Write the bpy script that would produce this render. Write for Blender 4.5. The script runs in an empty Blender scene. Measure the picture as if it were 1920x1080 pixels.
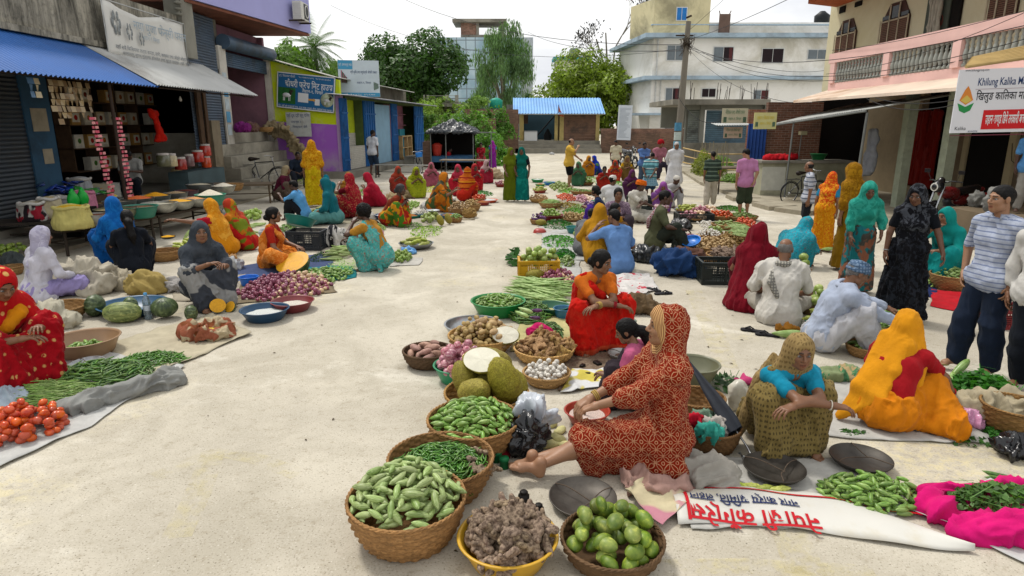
import bpy,math,random
import numpy as np
from mathutils import Vector,Matrix,Euler
random.seed(7);np.random.seed(7)
R=math.radians;PI=math.pi
C=bpy.data.collections.new('market');bpy.context.scene.collection.children.link(C)
SC=bpy.context.scene
# ------ camera
CH,CF,CP=2.2,1200.0,R(14.4)
cam=bpy.data.objects.new('camera',bpy.data.cameras.new('camera'));C.objects.link(cam)
cam.location=(0,0,CH);cam.rotation_euler=(R(90)-CP,0,0)
cam.data.sensor_width=36;cam.data.lens=36*CF/1920;cam.data.clip_end=2000;cam.data.clip_start=.05
SC.camera=cam
# ------ world and sun
w=bpy.data.worlds.new('World');SC.world=w;w.use_nodes=True
def _world():
 nt=w.node_tree;N=nt.nodes;L=nt.links
 bg=N['Background'];bg.inputs['Strength'].default_value=.088
 sky=N.new('ShaderNodeTexSky');sky.sky_type='NISHITA';sky.sun_disc=False
 sky.sun_elevation=R(58);sky.sun_rotation=R(-35);sky.dust_density=6;sky.air_density=1.2;sky.ozone_density=1
 tc=N.new('ShaderNodeTexCoord');mp=N.new('ShaderNodeMapping');mp.inputs['Scale'].default_value=(1,1,3.2)
 L.new(tc.outputs['Generated'],mp.inputs['Vector'])
 no=N.new('ShaderNodeTexNoise');no.inputs['Scale'].default_value=2.6;no.inputs['Detail'].default_value=7;no.inputs['Roughness'].default_value=.55;no.inputs['Distortion'].default_value=.3
 L.new(mp.outputs[0],no.inputs['Vector'])
 r=N.new('ShaderNodeValToRGB');e=r.color_ramp.elements
 e[0].position=.30;e[0].color=(5.2,5.4,5.9,1);e[1].position=.54;e[1].color=(8.4,8.4,8.3,1)
 L.new(no.outputs['Fac'],r.inputs['Fac'])
 m=N.new('ShaderNodeMix');m.data_type='RGBA';m.inputs[0].default_value=.93
 L.new(sky.outputs[0],m.inputs[6]);L.new(r.outputs[0],m.inputs[7]);L.new(m.outputs[2],bg.inputs['Color'])
_world()
sl=bpy.data.lights.new('sun','SUN');sl.energy=1.5;sl.angle=R(10);sl.color=(1,.955,.88)
sun=bpy.data.objects.new('sun',sl);C.objects.link(sun)
_sd=Vector((-.42,.42,1.0));sun.rotation_euler=_sd.to_track_quat('Z','Y').to_euler();sun.location=(0,0,30)
SC.view_settings.view_transform='Standard';SC.view_settings.look='None';SC.view_settings.gamma=1;SC.view_settings.exposure=.74
SC.cycles.max_bounces=5;SC.cycles.diffuse_bounces=3;SC.cycles.transparent_max_bounces=12;SC.cycles.use_denoising=True
# ------ where a photographed point on the ground lies
def G(px,py,z=0.0):
 u=(px-960)/CF;v=(540-py)/CF
 dy=math.cos(CP)+v*math.sin(CP);dz=-math.sin(CP)+v*math.cos(CP);t=(z-CH)/dz
 return Vector((u*t,dy*t,z))
def YP(px,py,Y):
 u=(px-960)/CF;v=(540-py)/CF
 dy=math.cos(CP)+v*math.sin(CP);dz=-math.sin(CP)+v*math.cos(CP);t=Y/dy
 return Vector((u*t,Y,CH+dz*t))
def XP(px,py,X):
 u=(px-960)/CF;v=(540-py)/CF
 dy=math.cos(CP)+v*math.sin(CP);dz=-math.sin(CP)+v*math.cos(CP);t=X/u
 return Vector((X,dy*t,CH+dz*t))
 # ------ objects
def top(o,label,cat=None,group=None,kind=None):
 o['label']=label
 if cat:o['category']=cat
 if group:o['group']=group
 if kind:o['kind']=kind
 return o
def empty(name,loc,rz=0):
 o=bpy.data.objects.new(name,None);C.objects.link(o);o.location=loc;o.rotation_euler=(0,0,rz);o.empty_display_size=.1
 return o
def link(name,me,parent=None,loc=None,rot=None,scale=None):
 o=bpy.data.objects.new(name,me);C.objects.link(o)
 if parent:o.parent=parent
 if loc is not None:o.location=loc
 if rot is not None:o.rotation_euler=rot
 if scale is not None:o.scale=scale if hasattr(scale,'__len__')else(scale,)*3
 return o
def mesh(name,V,F,mats,idx=None,smooth=True,uv=None,col=None):
 """V (n,3); F list of faces or (m,k) array; mats list"""
 me=bpy.data.meshes.new(name)
 V=np.asarray(V,dtype=np.float32)
 if isinstance(F,np.ndarray):
  nf,k=F.shape
  me.vertices.add(len(V));me.vertices.foreach_set('co',V.ravel())
  me.loops.add(nf*k);me.loops.foreach_set('vertex_index',F.astype(np.int32).ravel())
  me.polygons.add(nf);me.polygons.foreach_set('loop_start',np.arange(0,nf*k,k,dtype=np.int32))
  me.update(calc_edges=True);me.validate()
 else:
  me.from_pydata([tuple(map(float,v))for v in V],[],F)
 for m in(mats if isinstance(mats,(list,tuple))else[mats]):me.materials.append(m)
 n=len(me.polygons)
 if idx is not None and len(idx)==n:me.polygons.foreach_set('material_index',np.asarray(idx,dtype=np.int32))
 if smooth is True:me.polygons.foreach_set('use_smooth',np.ones(n,dtype=bool))
 elif smooth is not False and smooth is not None:me.polygons.foreach_set('use_smooth',np.asarray(smooth,dtype=bool))
 if col is not None:
  a=me.color_attributes.new('Col','FLOAT_COLOR','POINT')
  c=np.ones((len(V),4),dtype=np.float32);c[:,:3]=col;a.data.foreach_set('color',c.ravel())
 me.update()
 return me
class MB:
 """collects shapes with a material index each, then becomes ONE mesh"""
 def __init__(s):s.v=[];s.f=[];s.i=[];s.s=[]
 def add(s,V,F,mi=0,sm=False,M=None):
  b=len(s.v)
  for v in V:
   v=Vector(v);s.v.append(M@v if M is not None else v)
  for f in F:s.f.append([b+k for k in f]);s.i.append(mi);s.s.append(sm)
 def box(s,c,d,mi=0,rz=0,M=None,bev=0):
  x,y,z=d[0]/2,d[1]/2,d[2]/2;ca,sa=math.cos(rz),math.sin(rz)
  V=[]
  for sx,sy,sz in((-1,-1,-1),(1,-1,-1),(1,1,-1),(-1,1,-1),(-1,-1,1),(1,-1,1),(1,1,1),(-1,1,1)):
   a,b=sx*x,sy*y;V.append((c[0]+a*ca-b*sa,c[1]+a*sa+b*ca,c[2]+sz*z))
  s.add(V,[(0,3,2,1),(4,5,6,7),(0,1,5,4),(1,2,6,5),(2,3,7,6),(3,0,4,7)],mi,False,M)
 def bb(s,x0,x1,y0,y1,z0,z1,mi=0):s.box(((x0+x1)/2,(y0+y1)/2,(z0+z1)/2),(abs(x1-x0),abs(y1-y0),abs(z1-z0)),mi)
 def tube(s,pts,r,n=8,mi=0,cap=True,sm=True,M=None):
  pts=[Vector(p)for p in pts];rs=r if hasattr(r,'__len__')else[r]*len(pts)
  V=[];F=[];up=Vector((.03,.02,1))
  for k,p in enumerate(pts):
   t=(pts[min(k+1,len(pts)-1)]-pts[max(k-1,0)])
   if t.length<1e-9:t=Vector((0,0,1))
   t.normalize();a=t.cross(up)
   if a.length<.15:a=t.cross(Vector((1,0,.02)))
   a.normalize();b=t.cross(a)
   for j in range(n):
    q=2*PI*j/n;V.append(p+(a*math.cos(q)+b*math.sin(q))*rs[k])
  for k in range(len(pts)-1):
   for j in range(n):F.append((k*n+j,k*n+(j+1)%n,(k+1)*n+(j+1)%n,(k+1)*n+j))
  s.add(V,F,mi,sm,M)
  if cap:
   s.add(V[:n],[tuple(range(n))],mi,False,M);s.add(V[-n:],[tuple(reversed(range(n)))],mi,False,M)
 def lathe(s,prof,c=(0,0,0),n=24,mi=0,sm=True,M=None):
  V=[(c[0]+r*math.cos(2*PI*j/n),c[1]+r*math.sin(2*PI*j/n),c[2]+z)for r,z in prof for j in range(n)]
  F=[(k*n+j,k*n+(j+1)%n,(k+1)*n+(j+1)%n,(k+1)*n+j)for k in range(len(prof)-1)for j in range(n)]
  s.add(V,F,mi,sm,M)
 def quad(s,a,b,c,d,mi=0):s.add([a,b,c,d],[(0,1,2,3)],mi)
 def prism(s,poly,z0,z1,mi=0,M=None):
  n=len(poly);V=[(x,y,z0)for x,y in poly]+[(x,y,z1)for x,y in poly]
  s.add(V,[tuple(reversed(range(n))),tuple(range(n,2*n))]+[(k,(k+1)%n,n+(k+1)%n,n+k)for k in range(n)],mi,False,M)
 def each(s,name,mats,parent=None,loc=None):
  k=len(s.v)//8
  for q in range(k):
   m=MB();m.v=s.v[q*8:q*8+8];m.f=[[i-q*8 for i in f]for f in s.f[q*6:q*6+6]];m.i=s.i[q*6:q*6+6];m.s=s.s[q*6:q*6+6];m.build(name,mats,parent,loc)
 def build(s,name,mats,parent=None,loc=None,rz=0,bevel=0):
  me=mesh(name,s.v,s.f,mats,s.i,s.s)
  o=link(name,me,parent,loc,(0,0,rz))
  if bevel:
   b=o.modifiers.new('bevel','BEVEL');b.width=bevel;b.segments=2;b.limit_method='ANGLE'
  return o
  # ------ materials
_MC={}
def srgb(h):
 if isinstance(h,str):h=tuple(int(h[i:i+2],16)/255 for i in(0,2,4))
 else:return tuple(h)
 return tuple(c/12.92 if c<.04045 else((c+.055)/1.055)**2.4 for c in h)
class NT:
 def __init__(s,name):
  s.m=bpy.data.materials.new(name);s.m.use_nodes=True;s.t=s.m.node_tree;s.N=s.t.nodes;s.b=s.N['Principled BSDF']
  s.tc=s.N.new('ShaderNodeTexCoord')
 def n(s,typ,**k):
  o=s.N.new('ShaderNode'+typ)
  for a,v in k.items():
   if a[0]=='_':setattr(o,a[1:],v)
   else:
    i=o.inputs[int(a[1:])]if a[0]=='i' and a[1:].isdigit()else o.inputs[a.replace('_',' ')]
    s.put(i,v)
  return o
 def put(s,i,v):
  if hasattr(v,'links')or isinstance(v,bpy.types.NodeSocket):s.t.links.new(v,i)
  elif isinstance(v,(tuple,list))and len(v)==3 and i.type=='RGBA':i.default_value=(*v,1)
  else:i.default_value=v
 def noise(s,sc=5,det=4,ro=.55,vec=None,dist=0,out='Fac'):
  return s.n('TexNoise',Vector=vec or s.tc.outputs['Object'],Scale=sc,Detail=det,Roughness=ro,Distortion=dist).outputs[out]
 def voro(s,sc=5,vec=None,feat='F1',out='Distance',rnd=1):
  return s.n('TexVoronoi',_feature=feat,Vector=vec or s.tc.outputs['Object'],Scale=sc,Randomness=rnd).outputs[out]
 def ramp(s,f,stops,interp='LINEAR'):
  o=s.n('ValToRGB',Fac=f);cr=o.color_ramp;cr.interpolation=interp
  while len(cr.elements)<len(stops):cr.elements.new(.5)
  for e,(p,c)in zip(cr.elements,stops):
   e.position=p;c=(c,c,c)if not hasattr(c,'__len__')else c;e.color=(*c[:3],1)
  return o.outputs[0]
 def mix(s,f,a,b,mode='MIX'):
  o=s.n('Mix',_data_type='RGBA',_blend_type=mode);s.put(o.inputs[0],f);s.put(o.inputs[6],a);s.put(o.inputs[7],b);return o.outputs[2]
 def math(s,op,a,b=0.,c=None):
  o=s.n('Math',_operation=op,i0=a,i1=b)
  if c is not None:s.put(o.inputs[2],c)
  return o.outputs[0]
 def map(s,sc=(1,1,1),rot=(0,0,0),loc=(0,0,0),src='Object'):
  return s.n('Mapping',Vector=s.tc.outputs[src]if isinstance(src,str)else src,Scale=sc,Rotation=rot,Location=loc).outputs[0]
 def bump(s,h,st=.3,d=.01,prev=None):
  o=s.n('Bump',Height=h,Strength=st,Distance=d)
  if prev is not None:s.put(o.inputs['Normal'],prev)
  return o.outputs[0]
 def fin(s,col,rough=.6,nor=None,spec=.3,metal=0,**k):
  s.put(s.b.inputs['Base Color'],col);s.put(s.b.inputs['Roughness'],rough);s.put(s.b.inputs['Metallic'],metal)
  s.put(s.b.inputs['Specular IOR Level'],spec)
  if nor is not None:s.put(s.b.inputs['Normal'],nor)
  for a,v in k.items():s.put(s.b.inputs[a.replace('_',' ')],v)
  return s.m
def sc3(c,f):return tuple(min(1,x*f)for x in c)
def mat(name,col,rough=.65,var=.18,vs=5,bump=.25,bs=45,spec=.2,metal=0,col2=None,dirt=None,rnd=0,**k):
 key=(name,col,rough,var,vs,bump,bs,spec,metal,col2,dirt,rnd)
 if key in _MC:return _MC[key]
 t=NT(name);c=sc3(srgb(col),.84);f=t.noise(vs,5,.6)
 cc=t.ramp(f,[(.3,sc3(c,1-var)),(.7,srgb(col2)if col2 else sc3(c,1+var))])
 if dirt:cc=t.mix(t.ramp(t.noise(vs*.45,8,.7,dist=.4),[(.48,0),(.66,.75)]),cc,srgb(dirt))
 if rnd:
  oi=t.n('ObjectInfo').outputs['Random']
  cc=t.n('HueSaturation',Hue=t.math('MULTIPLY_ADD',oi,.05*rnd,.5-.025*rnd),Value=t.math('MULTIPLY_ADD',oi,.5*rnd,1-.28*rnd),Color=cc).outputs[0]
 nor=t.bump(t.noise(bs,6,.65),bump,.006)if bump else None
 _MC[key]=t.fin(cc,t.math('MULTIPLY_ADD',f,.25,rough-.12),nor,spec,metal,**k)
 return _MC[key]
 # ------ numpy value noise
def _h(ix,iy,iz):
 n=(ix.astype(np.int64)*374761393+iy.astype(np.int64)*668265263+iz.astype(np.int64)*2147483647+1442695)&0xffffffff
 n=((n^(n>>13))*1274126177)&0xffffffff
 return((n^(n>>16))&0xffff)/65535.0
def vn(P):
 P=np.asarray(P,dtype=float);i=np.floor(P);f=P-i;f=f*f*(3-2*f);r=0
 for a in(0,1):
  for b in(0,1):
   for c in(0,1):
    wgt=(f[:,0]if a else 1-f[:,0])*(f[:,1]if b else 1-f[:,1])*(f[:,2]if c else 1-f[:,2])
    r=r+wgt*_h(i[:,0]+a,i[:,1]+b,i[:,2]+c)
 return r*2-1
def vnormals(V,F):
 n=np.zeros_like(V)
 fn=np.cross(V[F[:,2]]-V[F[:,0]],V[F[:,-1]]-V[F[:,1]]if F.shape[1]==4 else V[F[:,1]]-V[F[:,0]])
 if F.shape[1]==3:fn=-fn
 for k in range(F.shape[1]):np.add.at(n,F[:,k],fn)
 return n/np.maximum(np.linalg.norm(n,axis=1,keepdims=True),1e-9)
 # ------ smooth bodies: a distance field of tapered limbs, skinned as one surface
A3=lambda p:np.array(p,dtype=float)
def cone(a,b,r1,r2=None,k=.03):return('c',A3(a),A3(b),r1,r1 if r2 is None else r2,k)
def ell(c,r,k=.03,R_=None):return('e',A3(c),A3(r),None if R_ is None else np.array(R_),0,k)
def tri(a,b,c,r,k=.03):return('t',A3(a),A3(b),A3(c),r,k)
def _dist(p,X):
 if p[0]=='c':
  a,b,r1,r2=p[1:5];ab=b-a;L=max(ab@ab,1e-9);q=X-a;t=np.clip((q@ab)/L,0,1)
  return np.sqrt(((q-t[...,None]*ab)**2).sum(-1))-(r1+(r2-r1)*t)
 if p[0]=='e':
  q=X-p[1]
  if p[3]is not None:q=q@p[3]
  k0=np.sqrt(((q/p[2])**2).sum(-1));k1=np.sqrt(((q/p[2]**2)**2).sum(-1))
  return k0*(k0-1)/np.maximum(k1,1e-6)
 a,b,c,r=p[1:5];ba,cb,ac=b-a,c-b,a-c;n=np.cross(ba,ac)
 pa,pb,pc=X-a,X-b,X-c
 s=np.sign(pa@np.cross(ba,n))+np.sign(pb@np.cross(cb,n))+np.sign(pc@np.cross(ac,n))
 def e(v,q):
  t=np.clip((q@v)/max(v@v,1e-9),0,1);return((q-t[...,None]*v)**2).sum(-1)
 return np.sqrt(np.where(s<2,np.minimum(np.minimum(e(ba,pa),e(cb,pb)),e(ac,pc)),(pa@n)**2/max(n@n,1e-12)))-r
def _bb(p):
 if p[0]=='c':m=max(p[3],p[4]);return np.minimum(p[1],p[2])-m,np.maximum(p[1],p[2])+m
 if p[0]=='e':
  m=p[2]if p[3]is None else np.full(3,p[2].max());return p[1]-m,p[1]+m
 s=np.stack(p[1:4]);return s.min(0)-p[4],s.max(0)+p[4]
def sdf(prims,vox,cut=(),zmin=None,keep=None):
 """prims joined smoothly; cut = shapes carved out; zmin = flat floor; returns V, quads"""
 B=[_bb(p)for p in prims];lo=np.min([b[0]for b in B],0)-3*vox;hi=np.max([b[1]for b in B],0)+3*vox
 nn=np.ceil((hi-lo)/vox).astype(int)+1;ax=[lo[i]+vox*np.arange(nn[i])for i in range(3)]
 D=np.full(nn,9.0)
 def blk(b,m):
  s=[slice(max(0,int((b[0][i]-m-lo[i])/vox)),min(nn[i],int((b[1][i]+m-lo[i])/vox)+2))for i in range(3)]
  X=np.stack(np.meshgrid(*[ax[i][s[i]]for i in range(3)],indexing='ij'),-1);return tuple(s),X
 for p,b in zip(prims,B):
  k=p[-1];s,X=blk(b,k+2*vox);d=_dist(p,X);c=D[s]
  h=np.maximum(k-np.abs(d-c),0)/max(k,1e-6);D[s]=np.minimum(d,c)-h*h*k*.25
 for p in cut:
  s,X=blk(_bb(p),p[-1]+2*vox);d=-_dist(p,X);c=D[s];k=p[-1]
  h=np.maximum(k-np.abs(d-c),0)/max(k,1e-6);D[s]=np.maximum(d,c)+h*h*k*.25
 if zmin is not None:D=np.maximum(D,(zmin-ax[2])[None,None,:])
 if keep is not None:
  X=np.stack(np.meshgrid(*ax,indexing='ij'),-1);D=np.maximum(D,keep(X))
 return nets(D,lo,vox)
def nets(D,lo,vox):
 I=D<0;sh=np.array(D.shape)-1
 cnt=np.zeros(sh,dtype=np.int8);off=[(a,b,c)for a in(0,1)for b in(0,1)for c in(0,1)]
 sl_=lambda o:tuple(slice(o[i],o[i]+sh[i])for i in range(3))
 for o in off:cnt+=I[sl_(o)]
 act=(cnt>0)&(cnt<8);idx=np.full(sh,-1,dtype=np.int64);cells=np.argwhere(act);idx[act]=np.arange(len(cells))
 acc=np.zeros((len(cells),3));num=np.zeros(len(cells))
 for o in off:
  for a in range(3):
   if o[a]:continue
   q=list(o);q[a]=1;i0=cells+o;i1=cells+q
   d0=D[i0[:,0],i0[:,1],i0[:,2]];d1=D[i1[:,0],i1[:,1],i1[:,2]];m=(d0<0)!=(d1<0)
   t=np.clip(d0[m]/(d0[m]-d1[m]),0,1);pt=i0[m].astype(float);pt[:,a]+=t
   acc[m]+=pt;num[m]+=1
 V=acc/np.maximum(num,1)[:,None]*vox+lo
 Q=[]
 for a in range(3):
  b,c=(a+1)%3,(a+2)%3
  s0=[slice(1,-1)]*3;s1=[slice(1,-1)]*3;s0[a]=slice(0,-1);s1[a]=slice(1,None)
  x0,x1=I[tuple(s0)],I[tuple(s1)];e=np.argwhere(x0!=x1);fl=x0[tuple(e.T)]
  e=e+1;e[:,a]-=1
  eb=np.zeros(3,int);eb[b]=1;ec=np.zeros(3,int);ec[c]=1
  g=lambda z:idx[z[:,0],z[:,1],z[:,2]]
  q=np.stack([g(e),g(e-eb),g(e-eb-ec),g(e-ec)],1);q[~fl]=q[~fl][:,::-1]
  Q.append(q)
 Q=np.concatenate(Q);Q=Q[(Q>=0).all(1)]
 return V,Q
def relax(V,F,n=1,w_=.5):
 for _ in range(n):
  a=np.zeros_like(V);c=np.zeros(len(V))
  for i,j in((0,1),(1,2),(2,3),(3,0)):
   np.add.at(a,F[:,i],V[F[:,j]]);np.add.at(c,F[:,i],1);np.add.at(a,F[:,j],V[F[:,i]]);np.add.at(c,F[:,j],1)
  V=V*(1-w_)+w_*a/np.maximum(c,1)[:,None]
 return V
 # ------ people
UP=A3((0,0,1))
def nz(v):v=A3(v);return v/max(np.linalg.norm(v),1e-9)
def frame(f,up=UP):
 f=nz(f);r=np.cross(f,up)
 if np.linalg.norm(r)<.05:r=np.cross(f,A3((0,1,0)))
 r=nz(r);return np.stack([r,f,np.cross(r,f)],1)
def rotv(v,ax,a):return A3(Matrix.Rotation(a,3,Vector(ax))@Vector(v))
def smooth01(x):x=np.clip(x,0,1);return x*x*(3-2*x)
_T={}
HV=(.0052,.009,.014)
def t_head(lv,fem):
 if(lv,fem,'h')in _T:return _T[lv,fem,'h']
 p=[ell((0,-.012,.035),(.073,.092,.085)),ell((0,.02,-.038),(.055,.066,.076),.03),ell((0,.056,-.088),(.022,.022,.02),.035)]
 for s in(-1,1):
  p+=[ell((s*.034,.052,-.02),(.028,.028,.032),.02),ell((s*.077,-.004,0),(.009,.021,.033),.008),cone((s*.012,.079,.031),(s*.042,.066,.03),.011,.009,.014),ell((s*.012,.092,-.027),(.009,.010,.008),.008),ell((s*.045,.02,-.07),(.02,.03,.025),.03)]
 p+=[cone((0,.083,.018),(0,.105,-.02),.007,.0115,.012),cone((-.019,.076,-.056),(.019,.076,-.056),.0065,.0065,.008),cone((-.015,.077,-.067),(.015,.077,-.067),.007,.007,.006),cone((0,.082,-.056),(0,.083,-.066),.007,.007,.006)]
 cut=[ell((s*.031,.097,.007),(.019,.018,.010),.01)for s in(-1,1)]+[cone((-.02,.092,-.0615),(.02,.092,-.0615),.0035,.0035,.004)]
 V,F=sdf(p,HV[lv],cut)
 c=np.ones((len(V),3));x,y,z=np.abs(V[:,0]),V[:,1],V[:,2];fr=y>.055
 lip=fr&(x<.023)&(np.abs(z+.0615)<.0125-.22*x);c[lip]=(.80,.50,.50)
 c[fr&(x<.02)&(np.abs(z+.0615)<.0022)]=.25
 brow=fr&(x>.012)&(x<.05)&(np.abs(z-.032+.12*np.maximum(x-.035,0))<.0055);c[brow]=.16
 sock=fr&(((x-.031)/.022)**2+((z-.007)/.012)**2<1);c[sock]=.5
 if lv<2:
  for s in(-1,1):
   MB_=[];n1,n2=10,14
   for i in range(n1+1):
    for j in range(n2):
     a=PI*i/n1;b=2*PI*j/n2;MB_.append((s*.031+.0150*math.sin(a)*math.cos(b),.0685+.0115*math.cos(a),.006+.0088*math.sin(a)*math.sin(b)))
   E_=A3(MB_);q=np.array([(i*n2+j,i*n2+(j+1)%n2,(i+1)*n2+(j+1)%n2,(i+1)*n2+j)for i in range(n1)for j in range(n2)])
   ec=np.full((len(E_),3),-.23);ec[((E_[:,0]-s*.031)**2+(E_[:,2]-.006)**2<.0066**2)&(E_[:,1]>.068)]=-.02
   F=np.concatenate([F,q+len(V)]);V=np.concatenate([V,E_]);c=np.concatenate([c,ec])
 _T[lv,fem,'h']=(V,F,c);return _T[lv,fem,'h']
def t_hair(lv,kind):
 if(lv,kind,'r')in _T:return _T[lv,kind,'r']
 face=ell((0,.112,-.03),(.066,.078,.104),.012)
 if kind=='short':
  p=[ell((0,-.016,.040),(.079,.097,.088)),cone((0,-.07,.03),(0,-.075,-.03),.05,.035)];cut=[face,ell((0,.02,-.09),(.12,.12,.065),.01)]
 elif kind=='bald':
  p=[ell((0,-.02,.022),(.0775,.090,.078))];cut=[face,ell((0,.05,.09),(.062,.10,.05),.02),ell((0,.02,-.09),(.12,.12,.065),.01)]
 else:
  p=[ell((0,-.018,.041),(.083,.101,.090)),cone((0,-.06,.02),(0,-.07,-.05),.06,.045,.03)]
  p+=[ell((s*.06,.0,-.01),(.022,.05,.05),.02)for s in(-1,1)]
  if kind=='bun':p+=[ell((0,-.122,-.03),(.048,.04,.045),.015)]
  if kind=='tail':p+=[cone((0,-.10,.0),(.01,-.15,-.06),.04,.05,.02),cone((.01,-.15,-.06),(.03,-.17,-.25),.052,.05,.03),cone((.03,-.17,-.25),(.05,-.14,-.42),.05,.015,.03)]
  if kind=='curly':p+=[ell((0,-.03,.03),(.098,.11,.105),.02)]
  cut=[face]
 V,F=sdf(p,HV[lv]*1.1,cut)
 n=vnormals(V,F)
 V=V+n*(.0022*vn(V*A3((160,25,60)))+(.010*vn(V*70)if kind=='curly' else .002*vn(V*40)))[:,None]
 _T[lv,kind,'r']=(V,F);return V,F
def t_hand(lv,curl):
 if(lv,curl,'d')in _T:return _T[lv,curl,'d']
 p=[cone((0,-.03,0),(0,.01,0),.024,.026,.02)]
 tips=[]
 for x,y,Ls,sp in((-.029,.083,(.040,.025,.02),-5),(-.0095,.089,(.045,.028,.022),-1),(.0105,.086,(.041,.026,.020),3),(.030,.077,(.031,.020,.018),8)):
  k0=A3((x,y,0));p.append(cone((x*.55,.012,0),k0,.014,.0105,.018))
  d=nz((math.sin(R(sp)),math.cos(R(sp)),0));a=0;q=k0;r=.0088
  for j,L in enumerate(Ls):
   a+=R(curl)*(1.0,1.15,.7)[j]*(1+.12*x/.03);e=q+(d*math.cos(a)-UP*math.sin(a))*L
   tips.append(cone(q,e,r,r-.0009,.0035));q=e;r-=.0007
 p+=tips
 p+=[cone((-.018,.012,-.004),(-.04,.042,-.012),.016,.0125,.014),cone((-.04,.042,-.012),(-.052,.068,-.02-.0002*curl),.0115,.0105,.004),cone((-.052,.068,-.02),(-.05,.092,-.026-.0003*curl),.0100,.0085,.003)]
 V,F=sdf(p,(.0046,.0075,.011)[lv])
 c=np.ones((len(V),3));_T[lv,curl,'d']=(V,F,c);return V,F,c
def t_foot(lv):
 if(lv,'f')in _T:return _T[lv,'f']
 p=[cone((0,-.005,.03),(0,-.03,-.035),.036,.030,.03),cone((0,0,-.015),(.0,.10,-.042),.036,.024,.03),cone((-.02,.09,-.046),(.025,.085,-.048),.022,.019,.03)]
 for i,(x,y,L,r)in enumerate(((-.036,.118,.035,.013),(-.014,.122,.03,.0095),(.004,.117,.027,.009),(.02,.11,.024,.0085),(.034,.10,.02,.008))):
  p.append(cone((x*.85,y-.025,-.05),(x,y+L,-.056),r,r*.85,.006))
 V,F=sdf(p,(.005,.008,.012)[lv],zmin=-.068)
 _T[lv,'f']=(V,F,np.ones((len(V),3)));return _T[lv,'f']
def ik(S,T,a,b,pole):
 S,T=A3(S),A3(T);v=T-S;d=np.linalg.norm(v);u=v/max(d,1e-6);d=min(d,a+b-.004);d=max(d,abs(a-b)+.02)
 x=(a*a-b*b+d*d)/(2*d);h=math.sqrt(max(a*a-x*x,0));pl=A3(pole);pl=pl-u*(pl@u);pl=nz(pl)
 return S+u*x+pl*h,S+u*d
POSE={'stand':dict(ph=.93,FL=(-.10,.0),FR=(.10,.02),L=(-.25,.02,.80),R=(.25,.02,.80),kp=(0,1,0)),'squat':dict(ph=.17,py=-.12,FL=(-.13,.26),FR=(.13,.26),L=(-.10,.28,.52),R=(.10,.30,.50),kp=(0,.5,1),lean=28,kx=.35),'low':dict(ph=.25,py=-.10,FL=(-.12,.12),FR=(.12,.12),L=(-.14,.42,.45),R=(.14,.42,.45),kp=(0,.8,1),lean=35,kx=.4),'cross':dict(ph=.13,py=-.10,FL=(.12,.24,.06),FR=(-.12,.30,.06),L=(-.18,.25,.26),R=(.18,.25,.26),kp=(1,.4,.25),lean=14,kx=1),'side':dict(ph=.13,py=-.05,FL=(-.35,-.10,.06),FR=(-.28,.02,.08),L=(-.2,.28,.2),R=(.2,.3,.16),kp=(0,1,.2),lean=12,kx=.2),'bench':dict(ph=.50,py=-.1,FL=(-.12,.32),FR=(.12,.32),L=(-.12,.28,.62),R=(.12,.28,.62),kp=(0,1,.8),lean=12,kx=.1),}
def skel(kind,fem=True,lean=None,tw=0,sl_=0,hy=0,hp=5,hr=0,L=None,R_=None,FL=None,FR=None,ph=None,pyo=None,kL=None,kR=None,eL=None,eR=None,hb=0,fLd=None,fRd=None,cur=.25,**_):
 P=POSE[kind];J={};ph=P['ph']if ph is None else ph;py=P.get('py',0)if pyo is None else pyo
 ln=R(P.get('lean',3)if lean is None else lean);pel=A3((0,py,ph));sd=R(sl_)
 def d(a):return nz((math.sin(sd),math.sin(a),math.cos(a)))
 w1=pel+.17*d(ln*.6);ch=w1+.17*d(ln*1.0);nk=ch+.17*d(ln*(1+cur));nk2=nk+.075*d(ln*.6+.12+R(hb))
 ax0=A3((1,0,0));a1=rotv(ax0,(0,0,1),R(tw*.5));a2=rotv(ax0,(0,0,1),R(tw));a2=nz(a2-d(ln)*(a2@d(ln)))
 sw=.165 if fem else .19
 J.update(pel=pel,w=w1,ch=ch,nk=nk,nk2=nk2,ax0=ax0,a1=a1,a2=a2)
 hf=rotv((0,1,0),(0,0,1),R(tw+hy));hf=rotv(hf,np.cross(UP,hf),R(hp));hm=frame(hf,rotv(UP,hf,R(hr)))
 J['hm']=hm;J['hc']=nk2+hm@A3((0,.028,.100))
 for s,n in((-1,'L'),(1,'R')):
  S=nk+a2*s*sw-d(ln)*.045;J['s'+n]=S
  T=(L if n=='L' else R_);T=P[n]if T is None else T
  el=(eL if n=='L' else eR);el=(s*.7,-.5,-.6)if el is None else el
  J['e'+n],J['h'+n]=ik(S,T,.275,.245,el)
  h=pel+ax0*s*.085;J['p'+n]=h
  f=(FL if n=='L' else FR);f=P['F'+n]if f is None else f;f=A3((f[0],f[1],f[2]if len(f)>2 else .07))
  k=(kL if n=='L' else kR)
  if k is None:kp=P['kp'];k=(s*(P.get('kx',0)if kind!='stand' else .05)+(0 if kind!='cross' else 0),kp[1],kp[2])
  J['k'+n],J['a'+n]=ik(h,f,.42,.41,k)
  fd=(fLd if n=='L' else fRd)
  J['f'+n]=nz((s*.25,1,0)if fd is None else fd)
 return J
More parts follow.
